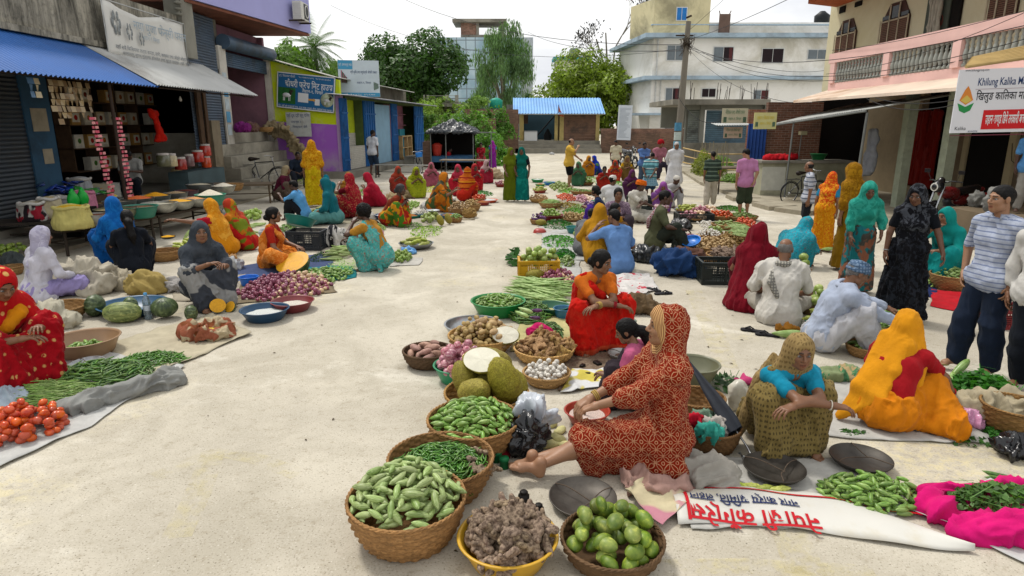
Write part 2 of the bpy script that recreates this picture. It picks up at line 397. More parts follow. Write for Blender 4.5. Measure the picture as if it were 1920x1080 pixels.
def torso(J,g=0,fem=True,k=.05,low=True):
 p=[];wd=.8 if fem else 1.
 for s in(-1,1):
  a0,a1,a2=J['ax0']*s,J['a1']*s,J['a2']*s
  if low:p.append(cone(J['pel']+a0*.070,J['w']+a1*.05,.105+g,.078*(1.05 if fem else 1.12)+g,k))
  p+=[cone(J['w']+a1*.05,J['ch']+a2*.068*(wd+.1),.080+g,.092+g,k),cone(J['ch']+a2*.068*(wd+.1),J['nk']*.8+J['ch']*.2+a2*.085,.092+g,.058+g,k),cone(J['nk']+a2*.03,J['s'+('L' if s<0 else 'R')],.045+g,.048+g,k)]
  if fem:p.append(ell(J['ch']+a2*.06+np.cross(UP,a2*s)*.075+(J['ch']-J['nk'])*.12,(.06+g,.06+g,.06+g),.04))
 return p
def arm(J,n,g=0,t0=0,t1=2.,k=.02):
 S,E,H=J['s'+n],J['e'+n],J['h'+n];p=[]
 def at(t):return S+(E-S)*t if t<=1 else E+(H-E)*(t-1)
 def r(t):return(.049-.012*t if t<=1 else .039-.014*(t-1))+g
 if t0<1:p.append(cone(at(t0),at(min(1,t1)),r(t0),r(min(1,t1)),k))
 if t1>1:p.append(cone(at(max(1,t0)),at(t1),r(1.001),r(t1),k))
 return p
def leg(J,n,g=0,t0=0,t1=2.,k=.03,gl=None):
 S,E,H=J['p'+n],J['k'+n],J['a'+n];p=[];gl=g if gl is None else gl
 def at(t):return S+(E-S)*t if t<=1 else E+(H-E)*(t-1)
 if t0<1:p.append(cone(at(t0),at(min(1,t1)),.088+g-.03*t0,.088-.034*min(1,t1)+g,k))
 if t1>1:
  p.append(cone(at(max(t0,1)),at(max(t0,1)*.6+t1*.4),.053+gl,.052+gl,k));p.append(cone(at(max(t0,1)*.6+t1*.4),at(t1),.052+gl,.052-.020*(t1-1)+gl*1.0,k))
 return p
def disp(V,F,amp,fr=14,d=(0,0,1),al=.16,warp=.03,seed=0,amp2=None,lo=None):
 N=vnormals(V,F);d=nz(d);al_=(V@d)[:,None]*d;Q=(V-al_)+al_*al
 Q=Q+warp*np.stack([vn(V*5+seed+i*9)for i in range(3)],1)
 r=1-2*np.abs(vn(Q*fr*.8+seed+3.3))**.8;r2=1-2*np.abs(vn(Q*fr*2.+seed+7.7));h=amp*1.9*np.maximum(.75*r+.35*r2-.12,-.3)
 if amp2 is not None:h=h*(.35+.65*np.clip((vn(V*4+seed)+.6),0,1.2))
 if lo is not None:h=h*smooth01((V[:,2]-lo)/.04)
 return V+N*h[:,None]
def boxuv(me,sc=1.0):
 n=len(me.loops);vi=np.empty(n,np.int32);me.loops.foreach_get('vertex_index',vi)
 co=np.empty(len(me.vertices)*3,np.float32);me.vertices.foreach_get('co',co);co=co.reshape(-1,3)
 pn=np.empty(len(me.polygons)*3,np.float32);me.polygons.foreach_get('normal',pn);pn=np.abs(pn.reshape(-1,3))
 lt=np.empty(len(me.polygons),np.int32);me.polygons.foreach_get('loop_total',lt);ax=np.repeat(np.argmax(pn*A3((1,1,.8)),1),lt)
 c=co[vi];uv=np.where((ax==0)[:,None],c[:,[1,2]],np.where((ax==1)[:,None],c[:,[0,2]],c[:,[0,1]]))*sc
 l=me.uv_layers.new(name='UVMap');l.data.foreach_set('uv',uv.astype(np.float32).ravel())
SKINS={'dark':(.118,.052,.027),'mid':(.19,.088,.045),'light':(.30,.155,.085),'deep':(.078,.036,.021)}
def skin_mat():
 if 'skin' in _MC:return _MC['skin']
 t=NT('skin');a=t.n('Attribute',_attribute_name='Col').outputs['Color']
 f=t.noise(9,5,.6);c=t.mix(.35,a,t.ramp(f,[(.3,.62),(.7,1.0)]),'MULTIPLY')
 _MC['skin']=t.fin(c,.48,t.bump(t.noise(90,5,.6),.25,.003),.4);return _MC['skin']
def hair_mat(c='0c0a0a'):
 if 'hair'+c in _MC:return _MC['hair'+c]
 t=NT('hair');v=t.map((90,12,30));f=t.noise(3,4,.6,v)
 _MC['hair'+c]=t.fin(t.ramp(f,[(.3,sc3(srgb(c),.5)),(.7,sc3(srgb(c),1.3))]),.55,t.bump(f,.9,.006),.18);return _MC['hair'+c]
def cloth(c1,kind='plain',c2='ffffff',c3=None,sc=1.,border=None,rough=.9,sheen=.04):
 key=('cl',c1,kind,c2,c3,sc,border,rough)
 if key in _MC:return _MC[key]
 t=NT('cloth');uv=t.tc.outputs['UV'];a,b=srgb(c1),srgb(c2);d=srgb(c3 or c2)
 f=t.noise(7,5,.6);a,b,d=sc3(a,.72),sc3(b,.78),sc3(d,.78);base=t.ramp(f,[(.3,sc3(a,.84)),(.7,sc3(a,1.12))])
 def rings(fr,w_,vec=uv,rn=0.,feat='F1'):
  v=t.voro(fr,vec,feat,'Distance',rn);return v
 sep=t.n('SeparateXYZ',Vector=uv).outputs;fac=None
 if kind=='dots':fac=t.ramp(t.voro(13*sc,uv,'F1','Distance',.35),[(.17,1),(.24,0)])
 elif kind=='floral':
  v=t.n('Vector'+'Math',_operation='ADD',i0=uv,i1=t.n('TexNoise',Vector=uv,Scale=18*sc,Detail=3).outputs['Color']).outputs[0]
  fac=t.ramp(t.noise(9*sc,3,.6,v),[(.50,0),(.56,1)])
  base=t.mix(fac,base,b);fac=t.ramp(t.noise(14*sc,2,.5,t.map((1,1,1),loc=(5,3,1),src=v)),[(.60,0),(.64,1)]);b=d
 elif kind in('hstripe','vstripe'):
  x=sep[1 if kind[0]=='h' else 0];v=t.math('FRACT',t.math('MULTIPLY',x,14*sc));fac=t.ramp(v,[(.0,0),(.48,0),(.52,1),(.74,1),(.78,0)])
  if c3:base=t.mix(t.ramp(t.math('FRACT',t.math('MULTIPLY',x,7*sc)),[(.0,0),(.8,0),(.84,1),(.97,1),(1,0)]),base,d)
 elif kind=='check':
  x=t.ramp(t.math('FRACT',t.math('MULTIPLY',sep[0],22*sc)),[(.6,0),(.66,1)]);y=t.ramp(t.math('FRACT',t.math('MULTIPLY',sep[1],22*sc)),[(.6,0),(.66,1)])
  fac=t.math('MAXIMUM',x,y);fac=t.math('MULTIPLY',fac,.8)
 elif kind=='lattice':
  S_=10.5*sc;r1=None
  for ox,oy in((0,0),(.5,.5)):
   q=t.n('VectorMath',_operation='ADD',i0=t.n('VectorMath',_operation='SCALE',i0=uv,Scale=S_).outputs[0],i1=(ox,oy,0)).outputs[0]
   q=t.n('VectorMath',_operation='SUBTRACT',i0=t.n('VectorMath',_operation='FRACTION',i0=q).outputs[0],i1=(.5,.5,0)).outputs[0]
   s_=t.n('SeparateXYZ',Vector=q).outputs;L_=t.math('SQRT',t.math('ADD',t.math('MULTIPLY',s_[0],s_[0]),t.math('MULTIPLY',s_[1],s_[1])))
   ring=t.ramp(t.math('ABSOLUTE',t.math('SUBTRACT',L_,.46)),[(.012,1),(.028,0)])
   mot=t.ramp(t.math('ABSOLUTE',t.math('SUBTRACT',L_,.10)),[(.014,1),(.032,0)])
   r1=t.math('MAXIMUM',ring,mot)if r1 is None else t.math('MAXIMUM',r1,t.math('MAXIMUM',ring,mot))
  fac=t.math('MULTIPLY',r1,t.ramp(t.noise(30,3,.6,uv),[(.30,.35),(.5,.85)]))
 elif kind=='patch':
  base=t.mix(t.ramp(t.noise(3.4*sc,2,.4,dist=.6),[(.47,0),(.50,1)]),base,b);fac=t.ramp(t.noise(4.3*sc,2,.4,t.map(loc=(3,8,2)),dist=.6),[(.53,0),(.56,1)]);b=d
 elif kind=='batik':fac=t.ramp(t.noise(16*sc,4,.7,uv,dist=1.6),[(.50,0),(.54,.8)])
 elif kind=='weave':fac=t.ramp(t.voro(34*sc,t.map((1,.6,1),src='UV'),'F1','Distance',.1),[(.20,.75),(.33,0)])
 if fac is not None:base=t.mix(fac,base,b)
 if border:
  m=t.n('Attribute',_attribute_name='Col').outputs['Color'];ln=t.ramp(t.math('FRACT',t.math('MULTIPLY',m,9.)),[(.30,0),(.40,.75),(.8,.75),(.9,0)])
  base=t.mix(t.ramp(m,[(.06,0),(.08,1)]),base,t.mix(ln,srgb(border[0]),srgb(border[1])))
 nor=t.bump(t.n('TexNoise',Vector=t.map((1,1,.3)),Scale=26,Detail=5,Roughness=.6,Distortion=.8).outputs['Fac'],.45,.012)
 nor=t.bump(t.noise(420,2,.5),.15,.002,nor)
 _MC[key]=t.fin(base,rough,nor,.06,**{'Sheen_Weight':sheen,'Sheen_Roughness':.5});return _MC[key]
VOX=(.0115,.016,.022)
def garment(name,root,prims,lv,m,amp=.009,fr=13,d=(0,0,1),al=.09,cut=(),zmin=.004,seed=0,vox=None,keep=None,bcut=None,hem=0,amp2=1,lo=None):
 V,F=sdf(prims,vox or VOX[lv],cut,zmin,keep)
 V=disp(V,F,amp*(1.25,1.1,1)[lv],fr*(1.55,1.3,1)[lv],d,al,seed=seed,amp2=amp2,lo=lo)
 if zmin is not None:V[:,2]=np.maximum(V[:,2],zmin-.001+.0)
 col=None
 if bcut is not None:
  b=np.zeros(len(V))
  for c in bcut:b=np.maximum(b,np.clip(1-_dist(c[0],V)/c[1],0,1))
  col=np.repeat(b[:,None],3,1)
 if hem:b=np.clip(1-(V[:,2]-.02)/hem,0,1)*.99;col=np.maximum(col,b[:,None])if col is not None else np.repeat(b[:,None],3,1)
 me=mesh(name,V,F,m,col=col);boxuv(me);return link(name,me,root)
def veil_prims(J,g=.0,back=.35,cape=.0,low=.12):
 h,m=J['hc'],J['hm'];r,f,u=m[:,0],m[:,1],m[:,2];bk=-np.cross(UP,J['a2']);sl2,sr=J['sL'],J['sR'];nk=J['nk']
 b=nk-np.cross(UP,J['a2'])*.08
 p=[ell(h-f*.018+u*.032,(.092+g,.113+g,.110+g),.03,m),cone(h-f*.045-u*.02,nk-np.cross(UP,J['a2'])*.02+UP*.03,.085+g,.085+g,.06)]
 for s,S in((-1,sl2),(1,sr)):
  p+=[cone(h+r*s*.035-f*.02-u*.04,nk*.45+S*.55+UP*.015,.055+g,.045+g,.05),tri(h+r*s*.06-f*.03,S+UP*.01,J['ch']-np.cross(UP,J['a2'])*.12,.014+g,.05)]
  if cape:p.append(tri(S+J['a2']*s*.01,J['ch']+J['a2']*s*.17-UP*cape*.5,J['ch']-np.cross(UP,J['a2'])*.13-UP*cape,.014+g,.05))
 if back:q=J['ch']-np.cross(UP,J['a2'])*.13;p.append(tri(sl2,sr,q-UP*back*.5,.02+g,.05))
 return p
def face_cut(J,o=0,w_=1,y=.118):m=J['hm'];return ell(J['hc']+m@A3((o,y,-.022)),(.064*w_,.082,.100*w_),.016,m)
def person(px,py,hd,kind,label,s=.92,fem=True,lv=1,skin='mid',hair='bun',hc='0c0a0a',out=(),z=0,loc=None,grp=None,veil=None,**kw):
 root=empty('person',G(px,py,z)if loc is None else Vector(loc),R(hd-90));root.scale=(s,s,s)
 top(root,label,'person',grp)
 J=skel(kind,fem,**kw);sk=SKINS[skin]
 Vs,Fs,Cs=[],[],[]
 def put(V,F,c,M=None,p=None,mir=False):
  V=V.copy()
  if mir:V[:,0]*=-1;F=F[:,::-1]
  if M is not None:V=V@M.T+p
  c2=c*A3(sk);neg=c[:,0]<0;c2[neg]=-c[neg]
  Fs.append(F+sum(len(v)for v in Vs));Vs.append(V);Cs.append(c2)
 prims=torso(J,-.004,fem)+[cone(J['nk']-UP*.02,J['hc']-J['hm']@A3((0,.028,.03)),.056,.050,.03)]
 for n in 'LR':prims+=arm(J,n,0)+leg(J,n,-.006)
 V,F=sdf(prims,VOX[lv]*.9,zmin=.004);put(V,F,np.ones((len(V),3)))
 put(*t_head(lv,fem),J['hm'],J['hc'])
 for n,mir in(('L',True),('R',False)):
  fd=kw.get('h'+n+'d');fd=nz(J['h'+n]-J['e'+n])if fd is None else nz(fd)
  pn=kw.get('h'+n+'u',(0,0,1)if kind!='stand' else(1 if n=='R' else-1,.1,.2))
  Vh,Fh,Ch=t_hand(lv,kw.get('curl',22));put(Vh*1.0,Fh,Ch,frame(fd,A3(pn)),J['h'+n],mir)
  Vf,Ff,Cf=t_foot(lv);put(Vf,Ff,Cf,frame(J['f'+n]),J['a'+n],mir)
 V=np.concatenate(Vs);F=np.concatenate(Fs);me=mesh('body',V,F,skin_mat(),col=np.concatenate(Cs))
 link('body',me,root)
 if hair=='bun' and any(o['t']in('veil','cloak')for o in out):hair='flat'
 if hair:
  Vr,Fr=t_hair(lv,hair);Vr=Vr@J['hm'].T+J['hc'];link('hair',mesh('hair',Vr,Fr,hair_mat(hc)),root)
 for i,o in enumerate(out):
  o=dict(o);t=o.pop('t');c=o.pop('c');m=cloth(*c)if isinstance(c,tuple)else(cloth(c)if isinstance(c,str)else c);OUT[t](root,J,lv,m,fem,kind,seed=i*3.1+px*.013,**o)
 return root,J
 # ---- garments
def o_blouse(root,J,lv,m,fem,kind,seed=0,sl=.6,name='blouse',g=.008,low=False):
 p=torso(J,g,fem,low=low)+sum([arm(J,n,g+.006,0,sl,.03)for n in 'LR'],[])
 garment(name,root,p,lv,m,.004,18,seed=seed)
def o_shirt(root,J,lv,m,fem,kind,seed=0,sl=.75,hem=0.,g=.02,name='shirt',collar=True,amp=.008):
 p=torso(J,g,fem)
 for s in(-1,1):p.append(ell(J['pel']+J['ax0']*s*.05,(.118+g,.128+g,.12+g),.05))
 if kind=='stand' or hem:
  for s in(-1,1):p.append(cone(J['pel']+J['ax0']*s*.065,J['pel']+J['ax0']*s*.075-UP*(.02+hem),.118+g*.8,.13+g+hem*.12,.06))
 for n in 'LR':p+=arm(J,n,g*.7,0,sl,.03)
 cut=[cone(J['nk']+UP*.035,J['nk2']+UP*.3,.060,.10,.01)]
 if kind=='stand' or hem:zl=J['pel'][2]-.13-hem;keep=lambda X:np.where(np.linalg.norm((X-A3((0,0,0)))[...,:2],axis=-1)>9,-1.,(zl+.01*np.sin(X[...,0]*20))-X[...,2])
 else:keep=None
 garment(name,root,p,lv,m,amp,10,(.35,0,1),.35,cut=cut,seed=seed,keep=keep)
 if collar and lv<2:
  mb=MB();n_=20;ctr=J['nk']+UP*.022;V=[];fwd=nz(np.cross(UP,J['a2']))
  for k in range(n_+1):
   a=R(35)+(2*PI-R(70))*k/n_;dr=J['a2']*math.sin(a)+fwd*math.cos(a)
   V+=[ctr+dr*.066+UP*.03,ctr+dr*.098-UP*(.002+.02*max(0,math.cos(a))),ctr+dr*.060-UP*.01]
  Fq=[(3*k+j,3*k+3+j,3*k+4+j,3*k+1+j)for k in range(n_)for j in(0,1)]
  link('collar',mesh('collar',V,Fq,m),root).modifiers.new('s','SOLIDIFY').thickness=.004
def o_legs(root,J,lv,m,fem,kind,seed=0,t1=1.93,g=.022,name='trousers',gl=None,amp=.009):
 p=[]
 for n in 'LR':p+=leg(J,n,g,0,t1,.035,gl=(g+.012 if gl is None else gl))
 for s in(-1,1):p.append(ell(J['pel']+J['ax0']*s*.05-A3((0,.01,.01)),(.092+g,.100+g,.09+g),.05))
 if kind=='stand':p.append(cone(J['pel']+UP*.0,J['w']-UP*.08,.10+g*.2,.08+g*.2,.04))
 garment(name,root,p,lv,m,amp,9,(.2,.1,1),.4,seed=seed)
def o_skirt(root,J,lv,m,fem,kind,seed=0,z0=.06,name='sari',fl=.13,border=0,amp=.012,w_=.105,sh=1.,pool=0,wl=1.):
 p=[];ax=J['ax0']
 if kind=='stand':
  for s,n in((-1,'L'),(1,'R')):
   f=J['a'+n].copy();f[2]=z0+.02
   p+=[cone(J['w']+ax*s*.045-UP*.02,J['pel']+ax*s*.065,.095,.125,.06),cone(J['pel']+ax*s*.065,f*1.0+ax*s*.02,.125,fl,.08)]
  p.append(cone(J['pel'],(J['aL']+J['aR'])/2*A3((1,1,0))+A3((0,.02,z0)),.12,fl,.08))
  garment(name,root,p,lv,m,amp,15,al=.08,zmin=z0,seed=seed,hem=border,amp2=None);return
 for s,n in((-1,'L'),(1,'R')):
  K,A,H=J['k'+n],J['a'+n].copy(),J['p'+n];f=(K+(A-K)*sh)*A3((1,1,0))+A3((0,0,.09 if sh==1 else K[2]*(1-sh)*.8+.05))
  p+=[cone(H,K-nz(K-H)*.02,.115,.090,.06),cone(K,f,.088,w_,.06),tri(K,f,J['pel']*A3((1,1,0))+A3((0,0,.08)),.055,.07)]
 KL,KR=J['kL'],J['kR'];fL,fR=[(K_+(A_-K_)*sh)*A3((1,1,0))+UP*(.07 if sh==1 else .10)for K_,A_ in((KL,J['aL']),(KR,J['aR']))]
 if pool:p+=[tri(J['pel']*A3((1,1,0))+UP*.06+A3((-.22,-.05,0)),J['pel']*A3((1,1,0))+UP*.06+A3((.26,.0,0)),KR*A3((1,1,0))+UP*.06,.06,.08),tri(J['pel']*A3((1,1,0))+UP*.06+A3((.26,0,0)),KR,KL*A3((1,1,0))+UP*.06,.06,.08)]
 if kind!='side':p+=[tri(KL-UP*.05,KR-UP*.05,(fL+fR)/2+UP*.02,.035,.08),tri(KL-UP*.06,fL,fR,.035,.07),tri(KR-UP*.06,fL,fR,.035,.07)]
 p+=[ell(J['pel']+A3((0,-.02,-.02)),(.185,.165,.15),.08),cone(J['pel'],J['pel']+(J['w']-J['pel'])*wl,.13,.108,.06)]
 garment(name,root,p,lv,m,amp,13,(.12,.35,1),.07,seed=seed,hem=border,zmin=.006)
def o_veil(root,J,lv,m,fem,kind,seed=0,back=.35,cape=.25,torso_=1,o=0,w_=1.12,front=0,name='veil',border=0,amp=.007,extra=(),cutextra=(),g=0,arms=0,y=.120,bw=.05,noface=False):
 p=veil_prims(J,g,back,cape);fc=face_cut(J,o,w_,y)
 fw=nz(np.cross(UP,J['a2']))
 if torso_:p+=torso(J,.018,fem,.05,low=True)
 if front:p+=[tri(J['hc']-UP*.1+J['hm'][:,0]*-.05,J['hc']-UP*.1+J['hm'][:,0]*.05,J['ch']+fw*.12,.03,.05),cone(J['sL']+fw*.05,J['sR']+fw*.05,.05,.05,.05)]
 if arms:p+=sum([arm(J,n,.022,0,arms,.05)for n in 'LR'],[])
 p+=[tri(*[A3(q)for q in e[:3]],e[3],.06)if len(e)==4 else cone(*e,.06)for e in extra]
 cut=([]if noface else[fc])+list(cutextra)
 garment(name,root,p,lv,m,amp*.85,15,(.1,.25,1),.06,cut=cut,seed=seed,bcut=[(fc,bw)]if border else None,hem=0)
def o_pallu(root,J,lv,m,fem,kind,seed=0,side=-1,back=.5,name='sari_drape',amp=.008,hip=None):
 fw=nz(np.cross(UP,J['a2']));S=J['sL' if side<0 else 'sR'];a=J['a2']*side;ch,w=J['ch'],J['w']
 up=nz(J['nk']-J['ch'])
 pts=[S*.7+J['nk']*.3+up*.055-fw*.02,ch+a*.09+fw*.13+up*.05,ch-a*.02+fw*.165-up*.03,w-a*.13+fw*.10,J['pel']-a*.17+fw*.02]
 b0=S*.7+J['nk']*.3+up*.05-fw*.03;b1=ch+a*.08-fw*.13;b2=b1-UP*back-fw*.05
 p=[cone(pts[i],pts[i+1],.028+.006*i,.034+.006*i,.03)for i in range(4)]
 p+=[tri(pts[0],pts[1],pts[2],.02,.03),tri(S+up*.03,pts[1]+a*.04,pts[2]+a*.02,.018,.03),tri(pts[2],pts[3],pts[4]+UP*.06,.02,.03),tri(pts[1]-a*.03,w+a*.02+fw*.10,pts[3],.02,.03)]
 p+=[tri(b0+a*.04,b0-a*.07,b1,.02,.03),tri(b0+a*.05,b1+a*.07,b2+a*.07,.018,.03),tri(b0-a*.06,b2-a*.08,b2+a*.07,.018,.03)]
 if hip is not None:p+=[tri(*[A3(q)for q in h_[:3]],.02,.03)for h_ in hip]
 garment(name,root,p,lv,m,amp,17,tuple(A3((0,0,1))+a*-.5),.06,seed=seed)
def o_turban(root,J,lv,m,fem,kind,seed=0,sz=1.,name='turban'):
 h,mm=J['hc'],J['hm'];f,u,r=mm[:,1],mm[:,2],mm[:,0];p=[ell(h-f*.015+u*.06,(.084,.1,.066),.03,mm)]
 for k in range(5):
  t=k/4;c=h-f*.015+u*(.035+.055*t);rr=.098*sz*(1-.32*t*t);q=[c+(r*math.cos(a)*.86+f*math.sin(a)*1.02)*rr*.93+u*(.018*math.sin(a+k*1.9))for a in[2*PI*j/10 for j in range(11)]]
  p+=[cone(q[j],q[j+1],.019*sz,.019*sz,.008)for j in range(10)]
 garment(name,root,p,lv,m,.003,30,seed=seed,zmin=None,vox=(.0075,.010,.014)[lv])
def o_cap(root,J,lv,m,fem,kind,seed=0,name='cap',helmet=False):
 h,mm=J['hc'],J['hm'];g=.03 if helmet else .006
 garment(name,root,[ell(h+mm@A3((0,-.014,.045)),(.082+g,.1+g,.086+g),.02,mm)],lv,m,.0 if helmet else .002,20,cut=[ell(h+mm@A3((0,.03,-.10 if not helmet else-.12)),(.14,.2,.135),.01,mm)]+([face_cut(J)]if not helmet else[ell(h+mm@A3((0,.15,-.01)),(.08,.09,.06),.01,mm)]),zmin=None,vox=(.007,.009,.012)[lv],amp2=None)
def o_scarf(root,J,lv,m,fem,kind,seed=0,name='scarf',side=1,L=.4):
 h=J['nk'];fw=nz(np.cross(UP,J['a2']));a=J['a2'];pts=[h+UP*.03+(a*math.sin(t)*.10+fw*math.cos(t)*.09)for t in[2*PI*k/10 for k in range(11)]]
 p=[cone(pts[k],pts[k+1],.028,.028,.02)for k in range(10)]+[tri(J['nk']+a*side*.09+fw*.04,J['ch']+a*side*.12+fw*.12,J['ch']+a*side*.05+fw*.13-UP*L*.6,.02,.03),tri(J['nk']+a*side*.09-fw*.07,J['ch']+a*side*.14-fw*.15,J['ch']+a*side*.05-fw*.17-UP*L*.3,.025,.03)]
 garment(name,root,p,lv,m,.006,18,seed=seed)
def o_cloak(root,J,lv,m,fem,kind,seed=0,name='shawl',hem=(.30,.30),z0=.01,amp=.012,face=True,open_=0):
 p=veil_prims(J,.006,.3,.2)+torso(J,.03,fem,.06);c=J['pel']*A3((1,1,0))+UP*.05;fw=nz(np.cross(UP,J['a2']))
 n=9;pts=[c+(A3((math.sin(t)*hem[0],-math.cos(t)*hem[1],0)))for t in[-PI*.62+PI*1.24*k/(n-1)for k in range(n)]]
 tp=J['nk']-fw*.06
 for k in range(n-1):p.append(tri(tp,pts[k],pts[k+1],.035,.07))
 p+=[tri(J['sL'],pts[0],pts[1],.03,.06),tri(J['sR'],pts[-1],pts[-2],.03,.06)]
 garment(name,root,p,lv,m,amp,9,(.05,.2,1),.1,cut=[face_cut(J)]if face else[],seed=seed)
def o_band(root,J,lv,m,fem,kind,seed=0,n='R',t=1.9,name='bangle',k=1,r=.031):
 mb=MB();E,H=J['e'+n],J['h'+n];d=nz(H-E);fr=frame(d)
 for i in range(k):
  c=E+(H-E)*(t-1-.045*i);mb.tube([c+(fr[:,0]*math.cos(a)+fr[:,2]*math.sin(a))*(r+.002)for a in[2*PI*j/14 for j in range(15)]],.0042,6,cap=False)
 mb.build(name,m,root)
OUT=dict(blouse=o_blouse,shirt=o_shirt,legs=o_legs,skirt=o_skirt,veil=o_veil,pallu=o_pallu,turban=o_turban,cap=o_cap,scarf=o_scarf,cloak=o_cloak,band=o_band)
# ------ ground
def ground_mat():
 t=NT('concrete');o=t.tc.outputs['Object']
 big=t.noise(.22,6,.6,dist=.4);mid=t.noise(1.1,7,.68,dist=.5);fine=t.noise(13,6,.75);gr=t.noise(85,3,.6)
 c=t.ramp(big,[(.32,srgb('a9a294')),(.52,srgb('beb7a7')),(.70,srgb('d0cabb'))])
 c=t.mix(t.ramp(mid,[(.42,0),(.60,.55)]),c,srgb('9d9686'));c=t.mix(t.ramp(t.noise(.6,6,.7,t.map(loc=(9,4,0)),dist=1),[(.56,0),(.68,.5)]),c,srgb('d8d3c6'))
 c=t.mix(t.ramp(fine,[(.30,.55),(.46,0)]),c,srgb('877c66'));c=t.mix(t.ramp(fine,[(.60,0),(.78,.45)]),c,srgb('dcd8cc'))
 c=t.mix(t.ramp(gr,[(.30,.85),(.42,0)]),c,srgb('655c4c'));c=t.mix(t.ramp(gr,[(.62,0),(.72,.5)]),c,srgb('ece8de'))
 sp=t.math('MULTIPLY',t.ramp(t.voro(24),[(.08,1),(.13,0)]),t.ramp(t.noise(2.3,4,.6),[(.45,0),(.58,1)]));c=t.mix(t.math('MULTIPLY',sp,.75),c,srgb('4d4536'))
 cr=t.voro(.33,t.n('VectorMath',_operation='ADD',i0=o,i1=t.n('TexNoise',Vector=o,Scale=1.7,Detail=6).outputs['Color']).outputs[0],'DISTANCE_TO_EDGE')
 c=t.mix(t.math('MULTIPLY',t.ramp(cr,[(.001,.16),(.003,0)]),t.ramp(mid,[(.45,0),(.6,1)])),c,srgb('7d7360'))
 yl=t.math('MULTIPLY',t.ramp(t.noise(.42,5,.6,t.map(loc=(31,7,0))),[(.56,0),(.66,.35)]),t.ramp(fine,[(.45,0),(.6,1)]));c=t.mix(yl,c,srgb('d8c98c'))
 n=t.bump(fine,.35,.012);n=t.bump(gr,.5,.004,n)
 return t.fin(c,.9,n,.12)
def setting_ground():
 n=70;xs=np.concatenate([np.linspace(-260,-22,8),np.linspace(-20,22,40),np.linspace(25,260,8)]);ys=np.concatenate([np.linspace(-8,1.5,4),np.linspace(2,30,44),np.linspace(33,700,22)])
 X,Y=np.meshgrid(xs,ys,indexing='ij');V=np.stack([X.ravel(),Y.ravel(),np.zeros(X.size)],1);a,b=X.shape
 F=np.array([(i*b+j,(i+1)*b+j,(i+1)*b+j+1,i*b+j+1)for i in range(a-1)for j in range(b-1)])
 top(link('ground',mesh('ground',V,F,ground_mat(),smooth=False)),'pale worn concrete market street',kind='structure')
 t=NT('worn_paint');f=t.math('MULTIPLY',t.ramp(t.noise(7,7,.75),[(.44,0),(.62,1)]),t.ramp(t.noise(1.1,4,.6),[(.36,.1),(.6,1)]));m=t.fin(srgb('d8cd9c'),.9,None,.1,Alpha=t.math('MULTIPLY',f,.4))
 def strip(pts,w_,z=.004):
  P_=[G(*p,0)for p in pts];mb=MB();L=[]
  for k,p in enumerate(P_):
   d=(P_[min(k+1,len(P_)-1)]-P_[max(k-1,0)]).normalized();s=Vector((d.y,-d.x,0));L.append((p-s*w_/2,p+s*w_/2))
  for k in range(len(L)-1):mb.quad(*[Vector((q.x,q.y,z))for q in(L[k][0],L[k+1][0],L[k+1][1],L[k][1])])
  return mb
 for nm,pts,w_ in(('road_marking',[(330,1010),(370,930),(400,850)],.16),('road_marking',[(290,895),(400,848),(480,860),(560,890)],.13),('road_marking',[(1512,1078),(1495,1035),(1480,1000),(1450,960)],.2),('road_marking',[(1362,690),(1345,640),(1322,590),(1300,545)],.22),('road_marking',[(1190,1065),(1400,1062),(1640,1075)],.12)):
  top(strip(pts,w_).build(nm,m),'faded yellow paint on the concrete',kind='structure')
 mb=MB();conc=mat('pavement','a79f8c',.9,.2,2,.5,30,.1,dirt='6f6654')
 a=[G(1338,335),G(1405,388),G(1480,402),G(1560,432)];
 mb.prism([(8.3,33),(7.0,24),(6.75,18.2),(7.6,15.4),(8.3,12.5),(8.3,5),(20,5),(20,33)][::-1],-.02,.10);mb.build('pavement',conc);top(bpy.data.objects['pavement'],'cracked raised pavement along the shops',kind='structure')
 for x,y,r_ in((7.05,17.2,.1),(7.35,16.3,.5),(6.9,19.2,-.1)):top(MBbox((x,y,.05),(.8,.95,.12),r_,'paving_slab',conc),'loose concrete slab at the pavement edge',kind='structure')
 mb=MB();mb.prism([(-20,4),(-8.3,4),(-7.9,12),(-7.6,20),(-7.5,27),(-5.3,42),(-20,42)],-.02,.06);top(mb.build('pavement',mat('pavement2','9d9583',.92,.25,1.2,.5,25,.1,dirt='6b6352')),'grey dusty pavement before the shop row',kind='structure')
def MBbox(c,d,rz,name,m,parent=None,bevel=0):
 mb=MB();mb.box((0,0,0),d);return mb.build(name,m,parent,Vector(c),rz,bevel)
setting_ground()
# ------ writing
def text(s_,size,m,parent,loc,rx=90,rz=0,ext=.001,w=None,name='lettering',ry=0,bold=0,sx=1):
 import re;s=re.sub('((?:[क-ह]्)*[क-ह]़?)ि','ि\\1',s_);cu=bpy.data.curves.new('t','FONT');cu.body=s;cu.size=1;cu.align_x='CENTER';cu.align_y='CENTER';cu.extrude=0;cu.offset=bold
 o=bpy.data.objects.new('t',cu);C.objects.link(o);dg=bpy.context.evaluated_depsgraph_get();dg.update()
 me=bpy.data.meshes.new_from_object(o.evaluated_get(dg));bpy.data.objects.remove(o);me.name=name
 me.materials.clear();me.materials.append(m)
 xs=[v.co.x for v in me.vertices]or[0,1]
 k=(w/max(xs[-1]if 0 else max(xs)-min(xs),.01))if w else size
 for v in me.vertices:v.co.x*=k*sx if not w else k;v.co.y*=size if size else k
 return link(name,me,parent,loc,(R(rx),R(ry),R(rz)))
